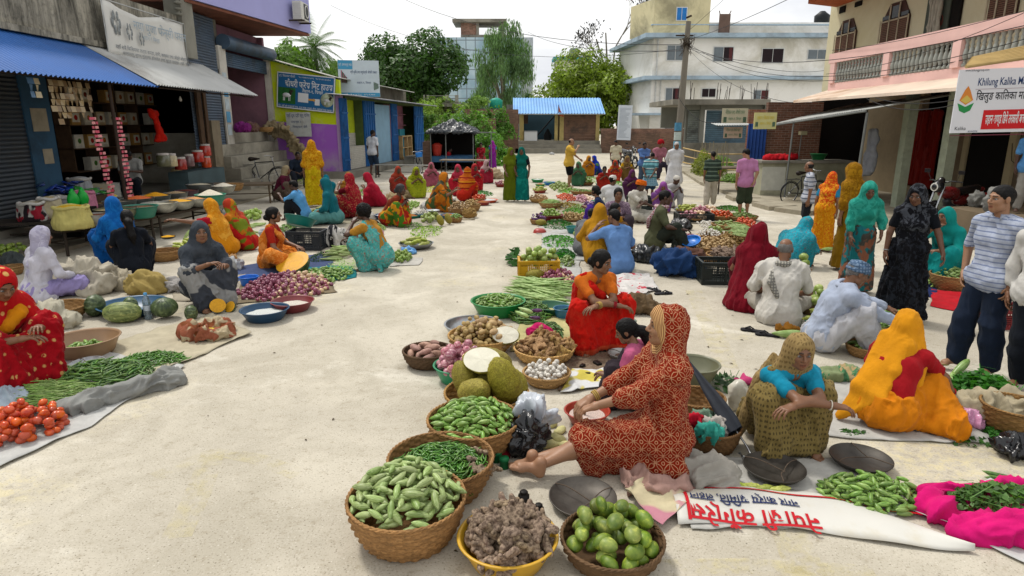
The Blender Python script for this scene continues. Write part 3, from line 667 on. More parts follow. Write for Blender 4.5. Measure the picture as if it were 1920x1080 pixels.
 # ------ common materials
def shutter_mat(c):return mat('steel_shutter',c,.5,.15,3,.1,40,.4,.3,dirt='3a3a38')
CON=lambda:mat('raw_concrete','8f8b80',.92,.25,.8,.5,30,.1,dirt='4c4a42')
def stained(c='a39e90',d='3b3a35'):
 t=NT('stained_plaster');v=t.map((2.2,2.2,.35));f=t.noise(1.3,9,.72,v,.4);g=t.noise(9,5,.7)
 cc=t.ramp(f,[(.36,srgb(d)),(.48,sc3(srgb(c),.55)),(.60,srgb(c))]);cc=t.mix(t.ramp(g,[(.35,.4),(.5,0)]),cc,srgb(d))
 return t.fin(cc,.92,t.bump(g,.4,.01),.1)
def brick_mat(c='8d5040',s=1.,mo='8d8478'):
 t=NT('brick');v=t.map((1,1,1));sp=t.n('SeparateXYZ',Vector=v).outputs;x=t.math('ADD',sp[0],sp[1])
 vv=t.n('CombineXYZ',X=x,Y=sp[2]).outputs[0]
 b=t.n('TexBrick',Vector=vv,Color1=sc3(srgb(c),.8),Color2=sc3(srgb(c),1.25),Mortar=srgb(mo),Scale=4.2*s,**{'Mortar_Size':.018,'Brick_Width':.95,'Row_Height':.32})
 c2=t.mix(t.ramp(t.noise(.9,8,.7),[(.45,0),(.65,.75)]),b.outputs['Color'],srgb('4d423a'))
 return t.fin(c2,.9,t.bump(b.outputs['Fac'],-.5,.01),.1)
def corr(o,e,u,W_,Ln,amp=.018,per=.076,thick=.004):
 """corrugated sheet: origin o, e = unit vector along which waves repeat (width W_), u = slope vector (unit), length Ln"""
 e,u=nz(e),nz(u);nn_=nz(np.cross(e,u));n=int(W_/per*6);V=[];F=[]
 for j in range(2):
  for i in range(n+1):x=W_*i/n;V.append(A3(o)+e*x+u*Ln*j+nn_*amp*math.sin(2*PI*x/per))
 for i in range(n):F.append((i,i+1,n+2+i,n+1+i))
 mb=MB();mb.add(V,F,0,True);mb.add([Vector(v)-Vector(nn_)*thick for v in V],[tuple(reversed(f))for f in F],0,True);return mb
TIN=lambda c='b4b6b4',d='5d564c':mat('corrugated_tin',c,.55,.14,.7,.12,20,.3,.15,dirt=d)
def rib_panel(mb,a,b,z0,z1,ax,pitch=.085,depth=.02,mi=0):
 """roller shutter in the plane spanned by a..b (xy points) and z"""
 a,b=Vector((*a,0)),Vector((*b,0));nn_=Vector(ax);k=int((z1-z0)/pitch);V=[];F=[]
 for i in range(k*4+1):
  z=z0+pitch*i/4;o=depth*abs(math.sin(PI*i/4));V+=[a+nn_*o+Vector((0,0,z)),b+nn_*o+Vector((0,0,z))]
 for i in range(k*4):F.append((2*i,2*i+1,2*i+3,2*i+2))
 mb.add(V,F,mi,False)
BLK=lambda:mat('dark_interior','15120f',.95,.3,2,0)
# ------ left: grocery building
def grocery():
 X0=-9.6;g=empty('shop_building',(X0,16,0));top(g,'old concrete shop building with stained parapet above tin awnings','building');I=Vector((-X0,-16,0))
 def B(mb,name,m,bevel=0):return mb.build(name,m,g,I)
 st=stained();mb=MB();mb.bb(X0-.15,X0+.15,2,19.4,3.98,5.15);mb.bb(X0+.15,X0+.22,2,19.4,3.90,4.02);B(mb,'parapet',st)
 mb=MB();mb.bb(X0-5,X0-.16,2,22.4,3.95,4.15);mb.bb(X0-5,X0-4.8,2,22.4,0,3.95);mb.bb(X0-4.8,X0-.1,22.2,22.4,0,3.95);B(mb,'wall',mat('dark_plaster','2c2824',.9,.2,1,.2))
 mb=MB();rib_panel(mb,(X0,9.0),(X0,13.0),.35,3.6,(1,0,0));mb.bb(X0-.2,X0-.02,8,13,3.6,3.96);B(mb,'shutter',shutter_mat('3a4148'))
 mb=MB();mb.bb(X0-.25,X0+.05,13.0,13.75,.0,3.96);B(mb,'pillar',mat('blue_pillar','34566f',.8,.15,2,.2,dirt='24303a'))
 mb=MB();mb.bb(X0+.055,X0+.06,13.15,13.6,2.05,2.5);mb.bb(X0+.055,X0+.06,13.3,13.58,1.4,1.7);mb.each('pasted_notice',mat('old_paper','9f9680',.9),g,I)
 mb=MB();mb.bb(X0-.3,X0+.05,21.0,21.6,0,2.3);B(mb,'pillar',mat('tan_pillar','8b7f6a',.9,.2,2,.3,dirt='4a4134'))
 mb=MB();mb.bb(X0-.06,X0+.02,20.3,20.55,0,3.5);mb.bb(X0,X0+.05,20.65,20.72,0,3.6);mb.bb(X0-.05,X0,20.75,20.95,.7,3.4);B(mb,'wooden_post',mat('old_wood','5b4634',.85,.3,4,.4))
 mb=MB();mb.bb(X0-5,X0+.3,8,21.5,0,.30);mb.bb(X0+.3,X0+.75,8,21,0,.16);B(mb,'plinth',CON())
 mb=MB();mb.bb(X0-.2,X0+.28,19.4,20.1,4.05,7.5);
 for k in range(3):mb.lathe([(.02,-.09),(.1,-.07),(.1,-.02),(.045,.0),(.045,.05),(.1,.07),(.1,.12),(.02,.13)],(X0+.3,19.2,5.2+.3*k),12)
 B(mb,'column',mat('pale_concrete','8d8b80',.9,.2,1,.4,dirt='57544a'))
 mb=MB();mb.bb(X0-1.6,X0-1.4,13,19.4,5.2,7.4);B(mb,'upper_wall',mat('dark_green_wall','5b6a66',.9,.2,1));mb=MB();mb.bb(X0-1.0,X0-.8,13.6,17.6,5.0,6.6);B(mb,'water_tank',mat('teal','8fb9b4',.6))
 for nm,y0,y1,c,lab,d in(('awning',6.0,15.1,'2f66ae','blue corrugated tin awning','274a80'),('awning',15.0,20.9,'bcbdba','weathered grey corrugated tin awning','6b6760')):
  u=nz((1.62,0,-.93 if c[0]=='2' else-.90));mb=corr((X0+.02,y0,3.93+(.02 if c[0]=='b' else 0)),(0,1,0),u,y1-y0,1.87,.02,.12)
  for yy in np.arange(y0+.3,y1,2.4):mb.tube([A3((X0,yy,3.85)),A3((X0+1.55,yy,2.98))],.02,6,mi=1)
  mb.tube([(X0+1.5,y0,3.0),(X0+1.5,y1,3.0)],.02,6,mi=1)
  o=mb.build(nm,[TIN(c,d),mat('rusty_iron','3b2f28',.8)],g,I);o['label']=lab
 for y in(13.55,):mb=MB();mb.tube([(X0+1.45,y,0),(X0+1.45,y,3.05)],.035,8);B(mb,'pole',mat('rusty_iron','3b2f28',.8))
 mb=MB()
 for k in range(5):mb.bb(X0-2.6,X0-2.2,17.6,22.1,.9+.62*k,.93+.62*k)
 for k in range(4):mb.bb(X0-2.6,X0-2.2,17.6+1.1*k,17.64+1.1*k,.9,3.5)
 B(mb,'shelf',mat('old_wood','5b4634',.85,.3,4,.4))
 k=0
 for r_ in range(4):
  for c_ in range(8):
   if(r_*5+c_*3)%7==0:continue
   col,fr=(('c9b48c','7b3018'),('d8d3c4','4f7a30'),('b98f4e','c02a20'),('cfc6b0','b86a20'))[(r_+c_)%4]
   mb=MB();mb.box((0,0,.18),(.22,.38,.36));mb.box((.113,0,.19),(.004,.3,.24),1);mb.lathe([(.001,.007),(.07,.004),(.07,0)],(0,0,0),16,2,M=Matrix.Translation((.116,0,.19))@Matrix.Rotation(R(90),4,'Y'))
   o=mb.build('carton',[mat('card',col,.8),mat('print','e6dfca',.8),mat('print',fr,.8)],loc=(X0-2.32,17.92+.55*c_,.93+.62*r_));k+=1
   top(o,'printed oil carton standing on the dark shop shelves','carton','cartons on the shop shelves')
 mb=MB();mb.tube([(0,0,.5),(0,0,.06)],.004,5,1);mb.lathe([(.001,-.06),(.035,-.04),(.04,0),(.018,.05),(.016,.08)],n=14);top(mb.build('light_bulb',[mat('glass_bulb','e8e6dc',.1,0,1,0,spec=.6),mat('black','111111')],loc=(X0+.5,18.3,2.85)),'unlit bulb hanging under the grey tin awning','bulb')
 ps=[mat('sachet',c,.35,.1,9,.1,spec=.5)for c in('b09a72','8b7048','5d86b0','d8c9a4')];n=0
 for y,rows,mi in((11.7,3,2),(11.85,3,3),(12.2,5,0),(12.33,7,1),(12.46,6,0),(12.59,6,1),(12.72,5,0),(12.86,5,1),(13.0,6,0),(13.25,5,1)):
  mb=MB()
  for k in range(rows):a=.25*math.sin(k*2.1+y*9);mb.add([(.01*math.sin(k),-.06,-.115*k),(0,.06,-.115*k),(.02*math.cos(k*3),.06,-.115*k-.105),(.015,-.06,-.115*k-.105)],[(0,1,2,3)],0,False,Matrix.Rotation(a,4,'Z'))
  top(mb.build('sachet_strip',ps[mi],loc=(X0+1.2,y,2.98)),'strip of small sachets hanging under the blue awning','sachet strip','sachet strips under the blue awning')
 for y,rows,dy in((13.12,22,.09),(13.95,24,.1)):
  mb=MB()
  for k in range(rows):
   for s in(-1,1):mb.box((.02*math.sin(k*1.7),s*.055+(.012*k if dy<.095 else .002*k),-.085*k),(.012,.10,.052),(k+(s>0))%2,rz=.3*math.sin(k+s))
  top(mb.build('sachet_garland',[mat('pink_pack','d05a70',.4,.1,9,0),mat('pink_pack','e8a0a0',.4,.1,9,0)],loc=(X0+1.30,y,2.30)),('longer garland of pink sachets hanging right of the shop pole' if dy>.095 else 'slanting garland of pink sachets hanging left of the shop pole'),'sachet garland')
 mb=MB();V,F=sdf([tri((0,0,0),(0,.3,-.05),(0,.25,-.6),.025,.05),tri((0,0,0),(0,.25,-.6),(0,.55,-.75),.025,.05),tri((0,.25,-.6),(0,.1,-.8),(0,.55,-.8),.025,.05)],.02);V=disp(V,F,.03,9);top(link('red_cloth',mesh('red_cloth',V,F,cloth('e02818')),loc=(X0-.2,18.0,2.55)),'bright red cloth hanging inside the dark shop','cloth')
 b=empty('shop_banner',(X0+.34,17.45,3.72));top(b,'faded white banner with worn print hanging over the grey awning','banner')
 W_,H_=3.75,1.2;V=[];F=[];n=24;mB=mat('banner_cloth','d9d8d2',.75,.06,1.2,.2,8)
 for j in range(9):
  for i in range(n+1):x=i/n;z=j/8;V.append((.03*math.sin(x*9+z*3)+.02*math.sin(x*23),-W_/2+W_*x,H_*z-(.8*.22*max(0,1-abs(x-.38)/.3)*z**3)))
 for j in range(8):
  for i in range(n):k=j*(n+1)+i;F.append((k,k+1,k+n+2,k+n+1))
 o=link('sheet',mesh('sheet',V,F,mB),b);o.modifiers.new('s','SOLIDIFY').thickness=.01
 mb=MB();mb.tube([(0,-W_/2,-.03),(0,W_/2,-.03),(0,W_/2,H_),(0,-W_/2,H_+.02),(0,-W_/2,-.03)],.016,6);mb.build('frame',mat('light_metal','b8bab8',.5),b)
 fade=mat('faded_print','9fb0bd',.8,.25,12,0);fd2=mat('faded_dark','5d6670',.8,.3,12,0)
 text('नया पुजा फेन्सी पसल',.30,fade,b,(.06,.5,.80),rz=90,w=2.6);text('लहान १ सिरहा',.14,fade,b,(.06,-.05,.56),rz=90,w=.8)
 text('यहाँ सबै किसिमका लत्ता कपडा, सारी, कम्बल तथा ओढ्ने ओछ्याउने',.12,fd2,b,(.06,.1,.22),rz=90,w=3.5);text('सामानहरु सुपथ मूल्यमा होलसेल तथा खुद्रा पाइन्छ । प्रो. चौधरी',.10,fd2,b,(.06,.25,.10),rz=90,w=3.3)
 mb=MB()
 for(yc,zc,s)in((-1.5,.75,.9),(-1.0,.62,.65),(-.5,.52,.55)):
  for k in range(6):a=k*1.05;mb.lathe([(.001,.004),(.09*s,.002),(.09*s,0)],n=10,M=Matrix.Translation((.055+.001*k,yc+.16*s*math.cos(a),zc+.2*s*math.sin(a)))@Matrix.Rotation(R(90),4,'Y')@Matrix.Diagonal((1.4,.6,1,1)))
 mb.build('picture',mat('faded_pic','8a8f90',.8,.45,16,0),b)
 b.rotation_euler=(R(0),0,0)
grocery()
# ------ left: lavender building with pink doorway and steps
def lavender():
 g=empty('lavender_building',(-10.8,24,0));I=Vector((10.8,-24,0));top(g,'lavender building with pink open doorway and blue roller shutters','building')
 X=-9.9
 def B(mb,name,m):return mb.build(name,m,g,I)
 lav=mat('lavender_paint','a9a9dc',.8,.06,.8,.1,30);pink=mat('pink_plaster','8c6673',.9,.14,1.5,.3,30,dirt='69505a')
 a,b=XP(371,8,-9.1),XP(584,68,-8.6)
 mb=MB();mb.prism([(-9.25,19.6),(-8.0,27.2),(-14,27.2),(-14,19.6)],5.67,9.5);B(mb,'upper_wall',lav)
 mb=MB();mb.prism([(-9.3,19.65),(-8.05,27.15),(-13.9,27.15),(-13.9,19.65)],5.57,5.65);B(mb,'soffit',mat('brown_soffit','7b4d3c',.9,.3,2,.5))
 mb=MB();mb.bb(X-.2,X,22.1,22.9,0,5.55);mb.bb(X-.3,X+2.,20,27,5.2,5.56)if 0 else None;rib_panel(mb,(X+.2,20.1),(X+.2,22.2),.9,5.5,(1,0,0),mi=1);B(mb,'shutter',[CON(),shutter_mat('4a5a6c')])
 mb=MB();mb.bb(X-2.2,X-2.1,22.5,27.5,1.9,5.5);mb.bb(X-2.2,X,26.95,27.15,1.9,5.5);mb.bb(X-2.1,X-.2,22.2,22.4,1.9,5.5);mb.bb(X-2.1,X-.2,22.4,27,5.0,5.5);B(mb,'wall',pink)
 mb=MB();mb.bb(X,X+.25,22.3,22.85,1.5,4.7);mb.bb(X,X+.2,26.9,27.2,1.5,4.9);mb.each('door_frame',mat('white_post','c9c5bb',.85,.15,2,.2,dirt='857c6c'),g,I)
 mb=MB();rib_panel(mb,(X+.1,22.85),(X+.1,26.9),4.1,4.6,(1,0,0),.07);mb.tube([(X+.3,22.6,4.85),(X+.3,27.0,4.85)],.24,16);B(mb,'rolled_shutter',shutter_mat('4b6178'))
 mb=MB()
 for k in range(5):mb.bb(X+.26,X+.265,22.38,22.7,3.5-.42*k,3.86-.42*k,k%2)
 B(mb,'poster',[mat('poster_a','b9c6cc',.7),mat('poster_b','5b95b8',.7)])
 s=empty('steps',(-9.5,24,0));top(s,'worn grey concrete steps rising to the pink doorway','steps');mb=MB();I2=Vector((9.5,-24,0))
 for k in range(5):mb.bb(-13.1,-8.75-.28*k,21.62,27.2-.1*k,.38*k-(.02 if k==0 else 0),.38*(k+1))
 o=mb.build('tread',mat('step_concrete','a39e90',.92,.22,1.3,.5,28,.1,dirt='6d685c'),s,I2,bevel=.015)
 a=empty('air_conditioner',(-7.95,25.9,5.95));top(a,'boxed white air conditioner bracketed on the lavender wall','air conditioner')
 wh=mat('ac_white','d3d2cb',.5,.05);mb=MB();mb.box((0,0,.32),(.34,.9,.64));mb.build('body',wh,a,bevel=.02)
 mb=MB();mb.box((.175,.12,.33),(.02,.52,.52));mb.lathe([(.23,.02),(.23,.035),(.19,.035),(.19,.02)],n=20,mi=1,M=Matrix.Translation((.17,.12,.33))@Matrix.Rotation(R(90),4,'Y'))
 for k in range(9):mb.box((0.0,-.455,.09+.058*k),(.30,.015,.02),1)
 mb.build('grille',[mat('dark_grille','45474a',.6),wh],a);mb=MB();mb.box((-.1,-.4,-.03),(.7,.05,.05));mb.box((-.1,.4,-.03),(.7,.05,.05));mb.build('bracket',mat('rusty_iron','3b2f28',.8),a)
lavender()
# ------ left: green and purple meat shop with its blue front
def meat_house():
 g=empty('meat_shop',(-7,27,0));I=Vector((7,-27,0));top(g,'lime green and purple shop with blue painted timber front','shop')
 def B(mb,name,m):return mb.build(name,m,g,I)
 t=NT('two_tone');z=t.n('SeparateXYZ',Vector=t.n('NewGeometry').outputs['Position']).outputs;h=t.math('ADD',z[2],t.math('MULTIPLY',z[0],.05))
 f=t.noise(2,6,.65);c=t.mix(t.ramp(h,[(.0,0),(.5,0),(.501,0)]),srgb('7b4b92'),srgb('7b4b92'));mp=t.math('GREATER_THAN',h,1.80)
 c=t.mix(mp,srgb('9a5cba'),srgb('bccb1c'));c=t.mix(t.ramp(t.noise(1.1,7,.7),[(.5,0),(.7,.35)]),c,srgb('b3aab0'));c=t.mix(t.math('MULTIPLY',t.ramp(h,[(.0,1),(.9,0)]),t.ramp(f,[(.35,0),(.6,.8)])),c,srgb('a89fa6'))
 two=t.fin(c,.85,t.bump(f,.2,.01),.2)
 mb=MB();mb.add([(-11.4,27.25,0),(-6.95,26.95,0),(-6.95,26.95,3.9),(-11.4,27.25,5.1),(-11.4,27.5,0),(-6.95,27.2,0),(-6.95,27.2,3.9),(-11.4,27.5,5.1)],[(0,1,2,3),(5,4,7,6),(1,5,6,2),(3,2,6,7),(4,0,3,7)],0);B(mb,'side_wall',two)
 mb=MB();mb.bb(-7.15,-6.93,26.92,27.35,0,3.3);B(mb,'corner_post',mat('lilac_post','b496c0',.85,.15,2,.2))
 D=nz((.093,1,0));Nn=A3((1,-.093,0));yaw=-math.atan(.093)
 def at(Y):return A3((-6.9+.093*(Y-27),Y,0))
 def yx(px):u=(px-960)/1200*.9686;return(-6.9-2.511)/(u-.093)
 def fb(mb,p0,p1,z0,z1,d0,d1,mi=0):
  a,b=at(yx(p0)),at(yx(p1));V=[q+Nn*d+UP*z for z in(z0,z1)for q,d in((a,d0),(b,d0),(b,d1),(a,d1))]
  mb.add(V,[(0,3,2,1),(4,5,6,7),(0,1,5,4),(1,2,6,5),(2,3,7,6),(3,0,4,7)],mi)
 blue=mat('blue_timber','2461a0',.6,.15,3,.2,20,dirt='1b3c63');lb=mat('pale_blue_door','8fb4cc',.6,.1,2,.1)
 for p0,p1 in((640,652),(684,704),(735,745),(778,794)):
  mb=MB();fb(mb,p0,p1,.3,3.2,-.06,.0)
  for k in range(5):q=p0+(p1-p0)*(k+.5)/5;fb(mb,q-.5,q+.5,.3,3.2,.001,.035)
  for z_ in(.7,1.6,2.6):fb(mb,p0,p1,z_,z_+.06,.036,.05)
  B(mb,'timber_front',blue)
 mb=MB();fb(mb,704,735,.3,3.1,-.15,-.1);B(mb,'door',lb);mb=MB();fb(mb,636,797,-.0,.28,-3.2,.35);fb(mb,742,762,0,.5,.36,.9);B(mb,'plinth',CON())
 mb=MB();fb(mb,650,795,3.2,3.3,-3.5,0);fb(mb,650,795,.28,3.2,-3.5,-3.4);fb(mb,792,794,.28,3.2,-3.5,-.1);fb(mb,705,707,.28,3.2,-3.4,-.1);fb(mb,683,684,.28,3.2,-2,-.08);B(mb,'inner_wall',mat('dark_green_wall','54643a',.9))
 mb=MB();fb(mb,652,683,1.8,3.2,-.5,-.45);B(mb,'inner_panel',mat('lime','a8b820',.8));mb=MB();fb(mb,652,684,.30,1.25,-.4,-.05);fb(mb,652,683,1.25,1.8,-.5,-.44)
 tl=NT('white_tile');sp=tl.n('SeparateXYZ',Vector=tl.tc.outputs['Object']).outputs;bt=tl.n('TexBrick',Vector=tl.n('CombineXYZ',X=sp[1],Y=sp[2]).outputs[0],Color1=(.5,.48,.43),Color2=(.42,.40,.35),Mortar=(.16,.15,.13),Scale=3.3,**{'Mortar_Size':.012,'Brick_Width':1.2,'Row_Height':.62,'i11':0}if 0 else{'Mortar_Size':.012})
 B(mb,'tiled_counter',tl.fin(bt.outputs['Color'],.3,None,.5))
 mb=MB();fb(mb,745,778,.3,3.2,-.75,-.7);B(mb,'back_panel',mat('pink_paint','8a5a68',.8));mb=MB();
 for z_ in(1.4,2.1,2.7):fb(mb,746,777,z_,z_+.03,-.69,-.5)
 fb(mb,768,777,.3,1.9,-.68,-.6,1);B(mb,'shelf',[mat('pink_paint','8a5a68',.8),mat('teal_paint','2f7c8c',.7)])
 o=corr(at(yx(634))+Nn*.75+UP*3.28,D,-Nn+UP*.07,yx(800)-yx(634),1.2,.02,.14).build('awning',TIN('a9abb0','4f5560'),g,I)
 o=corr((-11.8,26.8,5.28),(0,1,0),nz((4.4,0,-1.2)),6.0,4.5,.02,.14).build('roof',TIN('c4c2ba','6b675d'),g,I)
 mb=MB();a,b=at(29.7),at(42);fb(mb,672,790,3.36,4.1,-1.3,-.9);B(mb,'upper_wall',mat('dirty_wall','7d7768',.9,.3,1,.3,dirt='2f2b24'))
 corr(at(yx(655))+Nn*-.2+UP*4.02,D,-Nn+UP*.18,12.5,1.6,.02,.14).build('roof',TIN('b8b6ae','6b675d'),g,I)
 mb=MB();[fb(mb,*q,-.05,.15)for q in((748,749,.3,1.55),(758,759,.3,1.55),(766,767,.3,1.55),(748,767,1.5,1.56),(748,767,.9,.93),(748,767,.3,.4))];B(mb,'glass_cabinet',mat('pale_wood','b89a6c',.7))
 s=empty('shop_sign',(-8.3,26.93,3.42));top(s,'blue meat shop signboard with goat pictures on the green wall','signboard')
 W_,H_=2.36,1.38;mb=MB();mb.box((0,0,0),(W_,.04,H_));mb.build('board',mat('sign_blue','2a6a9c',.5,.06,2,0),s)
 wt=mat('sign_white','e4e6e8',.6,0,1,0);mb=MB()
 for c_,d_ in(((0,-.022,H_/2-.02),(W_,.01,.04)),((0,-.022,-H_/2+.02),(W_,.01,.04)),((-W_/2+.02,-.022,0),(.04,.01,H_)),((W_/2-.02,-.022,0),(.04,.01,H_)),((-.1,-.024,-.22),(.42,.006,.36)),((.48,-.024,-.34),(.2,.006,.24))):mb.box(c_,d_)
 mb.build('border',wt,s)
 mb=MB();mb.box((-.78,-.024,-.20),(.72,.006,.62));mb.build('green_picture',mat('pic_green','2d6a34',.6,.3,6,0),s)
 mb=MB();mb.lathe([(.001,.006),(.27,.004),(.27,0)],n=28,M=Matrix.Translation((.88,-.024,-.22))@Matrix.Rotation(R(90),4,'X'));mb.build('round_picture',mat('pic_pale','b9c4a8',.6,.3,6,0),s)
 mb=MB()
 for cx,cz,k,sg,mi in((-.78,-.18,1.,1,0),(.88,-.24,.75,1,0)):
  E_=lambda x,z,a,b,m_=mi:mb.lathe([(.001,.004),(1,.003),(1,0)],n=12,mi=m_,M=Matrix.Translation((cx+x*k,-.03,cz+z*k))@Matrix.Rotation(R(90),4,'X')@Matrix.Diagonal((a*k,b*k,1,1)))
  E_(0,0,.18,.085);E_(.16,.10,.06,.10,1);E_(.21,.17,.075,.045,1)
  for lx in(-.13,-.08,.09,.14):mb.box((cx+lx*k,-.031,cz-.14*k),(.025*k,.004,.16*k),mi)
  mb.tube([(cx+.18*k,-.034,cz+.2*k),(cx+.13*k,-.034,cz+.27*k),(cx+.08*k,-.034,cz+.26*k)],.01,5,1)
 mb.build('goat_picture',[wt,mat('goat_dark','3a332c',.7,0,1,0)],s)
 mb=MB();mb.box((.22,-.025,-.27),(.22,.006,.07));mb.add([(.33,-.028,-.2),(.41,-.028,-.27),(.33,-.028,-.34)],[(2,1,0)],0);mb.build('arrow',mat('sign_orange','d8a04a',.6,0,1,0),s)
 text('चौधरी फ्रेस मिट हाउस',.34,wt,s,(.12,-.026,.26),w=1.95,bold=.01);text('लहान-१, सिरहा',.16,wt,s,(.28,-.026,.04),w=.85,bold=.01);text('प्रो. शिवलाल चौधरी',.12,wt,s,(-.78,-.026,.55),w=.66);text('९८०७७०५५०९  ९८१५७२३३१०',.09,wt,s,(.35,-.026,.56),w=1.3)
 text('नोट- यहाँ सबै प्रकारको मासु, ताजा माछा, कुखुरा, बोका, खसीको मासु पाइन्छ ।',.10,wt,s,(0,-.026,-.61),w=2.25);s.rotation_euler=(0,R(6),R(-3.5))
 s=empty('dairy_board',(-8.62,26.7,1.75));top(s,'small white board in blue lettering beside the step sacks','board');mb=MB();mb.box((0,0,.42),(.98,.03,.95));mb.build('board',mat('weathered_white','b9bcb8',.7,.15,3,.1,dirt='77746a'),s)
 bl=mat('ink_blue','26406e',.7,0,1,0);text('यहाँ दूध दही घ्यू पनिर',.17,bl,s,(0,-.02,.76),w=.92);text('पाइन्छ ।',.12,bl,s,(-.1,-.02,.52),w=.4);text('चिस्यान डेरी',.12,bl,s,(.05,-.02,.32),w=.6)
 s=empty('roof_sign',(-6.6,29.0,3.36));top(s,'pale blue poster board standing on the blue shop roof','signboard');mb=MB();mb.box((0,0,.72),(1.72,.05,1.5));mb.build('board',mat('sign_pale','cddbe2',.6,.06,2,0),s)
 mb=MB();mb.box((-.55,-.03,1.28),(.6,.01,.36));mb.box((0,-.03,.06),(1.7,.01,.16));mb.build('blue_band',mat('sign_blue2','4a9cc4',.6,0,1,0),s);text('प्रो. रामचन्द्र साह',.13,wt,s,(-.55,-.037,1.28),w=.55);text('श्री कृषि तथा पशुपंक्षी औषधि पसल',.15,bl,s,(.2,-.03,.98),w=1.1);text('लहान-१, सिरहा',.12,bl,s,(.2,-.03,.55),w=.6);text('मो. ९८४२८ ३५६७०',.1,wt,s,(0,-.037,.06),w=1.3)
 mb=MB()
 for k in range(6):mb.box((-.72+.04*k,-.03,.8-.03*k),(.05,.01,.5-.05*k),k%2);mb.box((.62+.035*k,-.03,.42),(.025,.01,.34-.03*k),1)
 mb.build('picture',[mat('pic_pink','a06a78',.7,.4,9,0),mat('pic_brown','57705a',.7,.4,9,0)],s);s.rotation_euler=(0,0,R(12))
meat_house()
# ------ a box seen in the picture, at distance Y (front face), dp deep
def RB(mb,x0,y0,x1,y1,Y,dp,mi=0):
 a=YP((x0+x1)/2,y0,Y);b=YP((x0+x1)/2,y1,Y);ym=(y0+y1)/2;l,r=YP(x0,ym,Y).x,YP(x1,ym,Y).x
 mb.bb(l,r,Y,Y+dp,b.z,a.z,mi)
def back_shed():
 Y=52;g=empty('roller_shop',(2.9,Y,0));top(g,'yellow twin shop with blue corrugated roof at the street end','shop');I=Vector((-2.9,-Y,0))
 B=lambda mb,n,m:mb.build(n,m,g,I)
 yl=mat('yellow_post','c9b474',.85,.12,1.5,.2,dirt='8a7c56');mb=MB()
 for x0,x1 in((974,982),(1040,1049),(1047,1057),(1117,1124)):RB(mb,x0,205,x1,276,Y,.3)
 RB(mb,974,205,1124,214,Y+.02,.28);B(mb,'pillar',yl)
 mb=MB();a=YP(1056,270,Y);b=YP(1118,270,Y);rib_panel(mb,(a.x,Y+.1),(b.x,Y+.1),a.z-.3,3.3,(0,-1,0),.12,.03);B(mb,'shutter',shutter_mat('8a6a56'))
 mb=MB();RB(mb,974,205,1124,275,Y+3.4,.2);RB(mb,974,200,980,275,Y+.4,3);RB(mb,1118,205,1124,275,Y+.4,3);B(mb,'wall',mat('teal_wall','54707c',.9,.15,1));mb=MB();a=YP(984,240,Y);mb.tube([(a.x+.8,Y+1.5,1),(a.x+2.6,Y+1.8,3.0)],.06,6);mb.lathe([(.3,0),(.34,.4),(.05,.9)],(a.x+1.9,Y+1.6,.9),12);B(mb,'machine',mat('dark_machine','26282a',.7))
 mb=MB();RB(mb,970,264,1125,272,51.2,4);RB(mb,968,271,1127,279,50.6,4.4);RB(mb,966,278.5,1128,290,50.0,5);B(mb,'platform',mat('step_concrete2','8e897c',.92,.2,1.5,.4))
 a=YP(962,213,50.6);b=YP(1135,215,50.6);corr((a.x,50.6,a.z),(1,0,0),nz((0,3.3,1.25)),b.x-a.x,3.6,.03,.22).build('roof',TIN('7fb0e0','5d8ec8'),g,I)
 mb=MB();mb.tube([(a.x,50.7,a.z-.03),(b.x,50.7,a.z-.03)],.05,6);B(mb,'gutter',mat('light_metal','b8bab8',.5))
 f=empty('freezer',YP(995,272,51.6));top(f,'white chest freezer just inside the open shop','freezer');mb=MB();mb.box((0,0,.52),(1.0,.6,1.0));mb.build('cabinet',mat('fridge_white','d5d8d8',.35,.04),f,bevel=.03);mb=MB();mb.box((0,-.02,1.06),(1.02,.64,.06));mb.build('lid',mat('fridge_grey','a8acac',.35,.04),f,bevel=.02)
 s=empty('flag',YP(1046,262,50.8));top(s,'small red flag on a pole before the twin shop','flag');mb=MB();mb.tube([(0,0,0),(0,0,2.6)],.025,6);mb.build('pole',mat('old_wood','5b4634'),s);mb=MB();mb.add([(0,0,2.6),(.05,.02,1.8),(.45,0,1.7),(.15,.05,2.2)],[(0,1,2,3)]);mb.build('cloth',cloth('b85a40'),s)
back_shed()
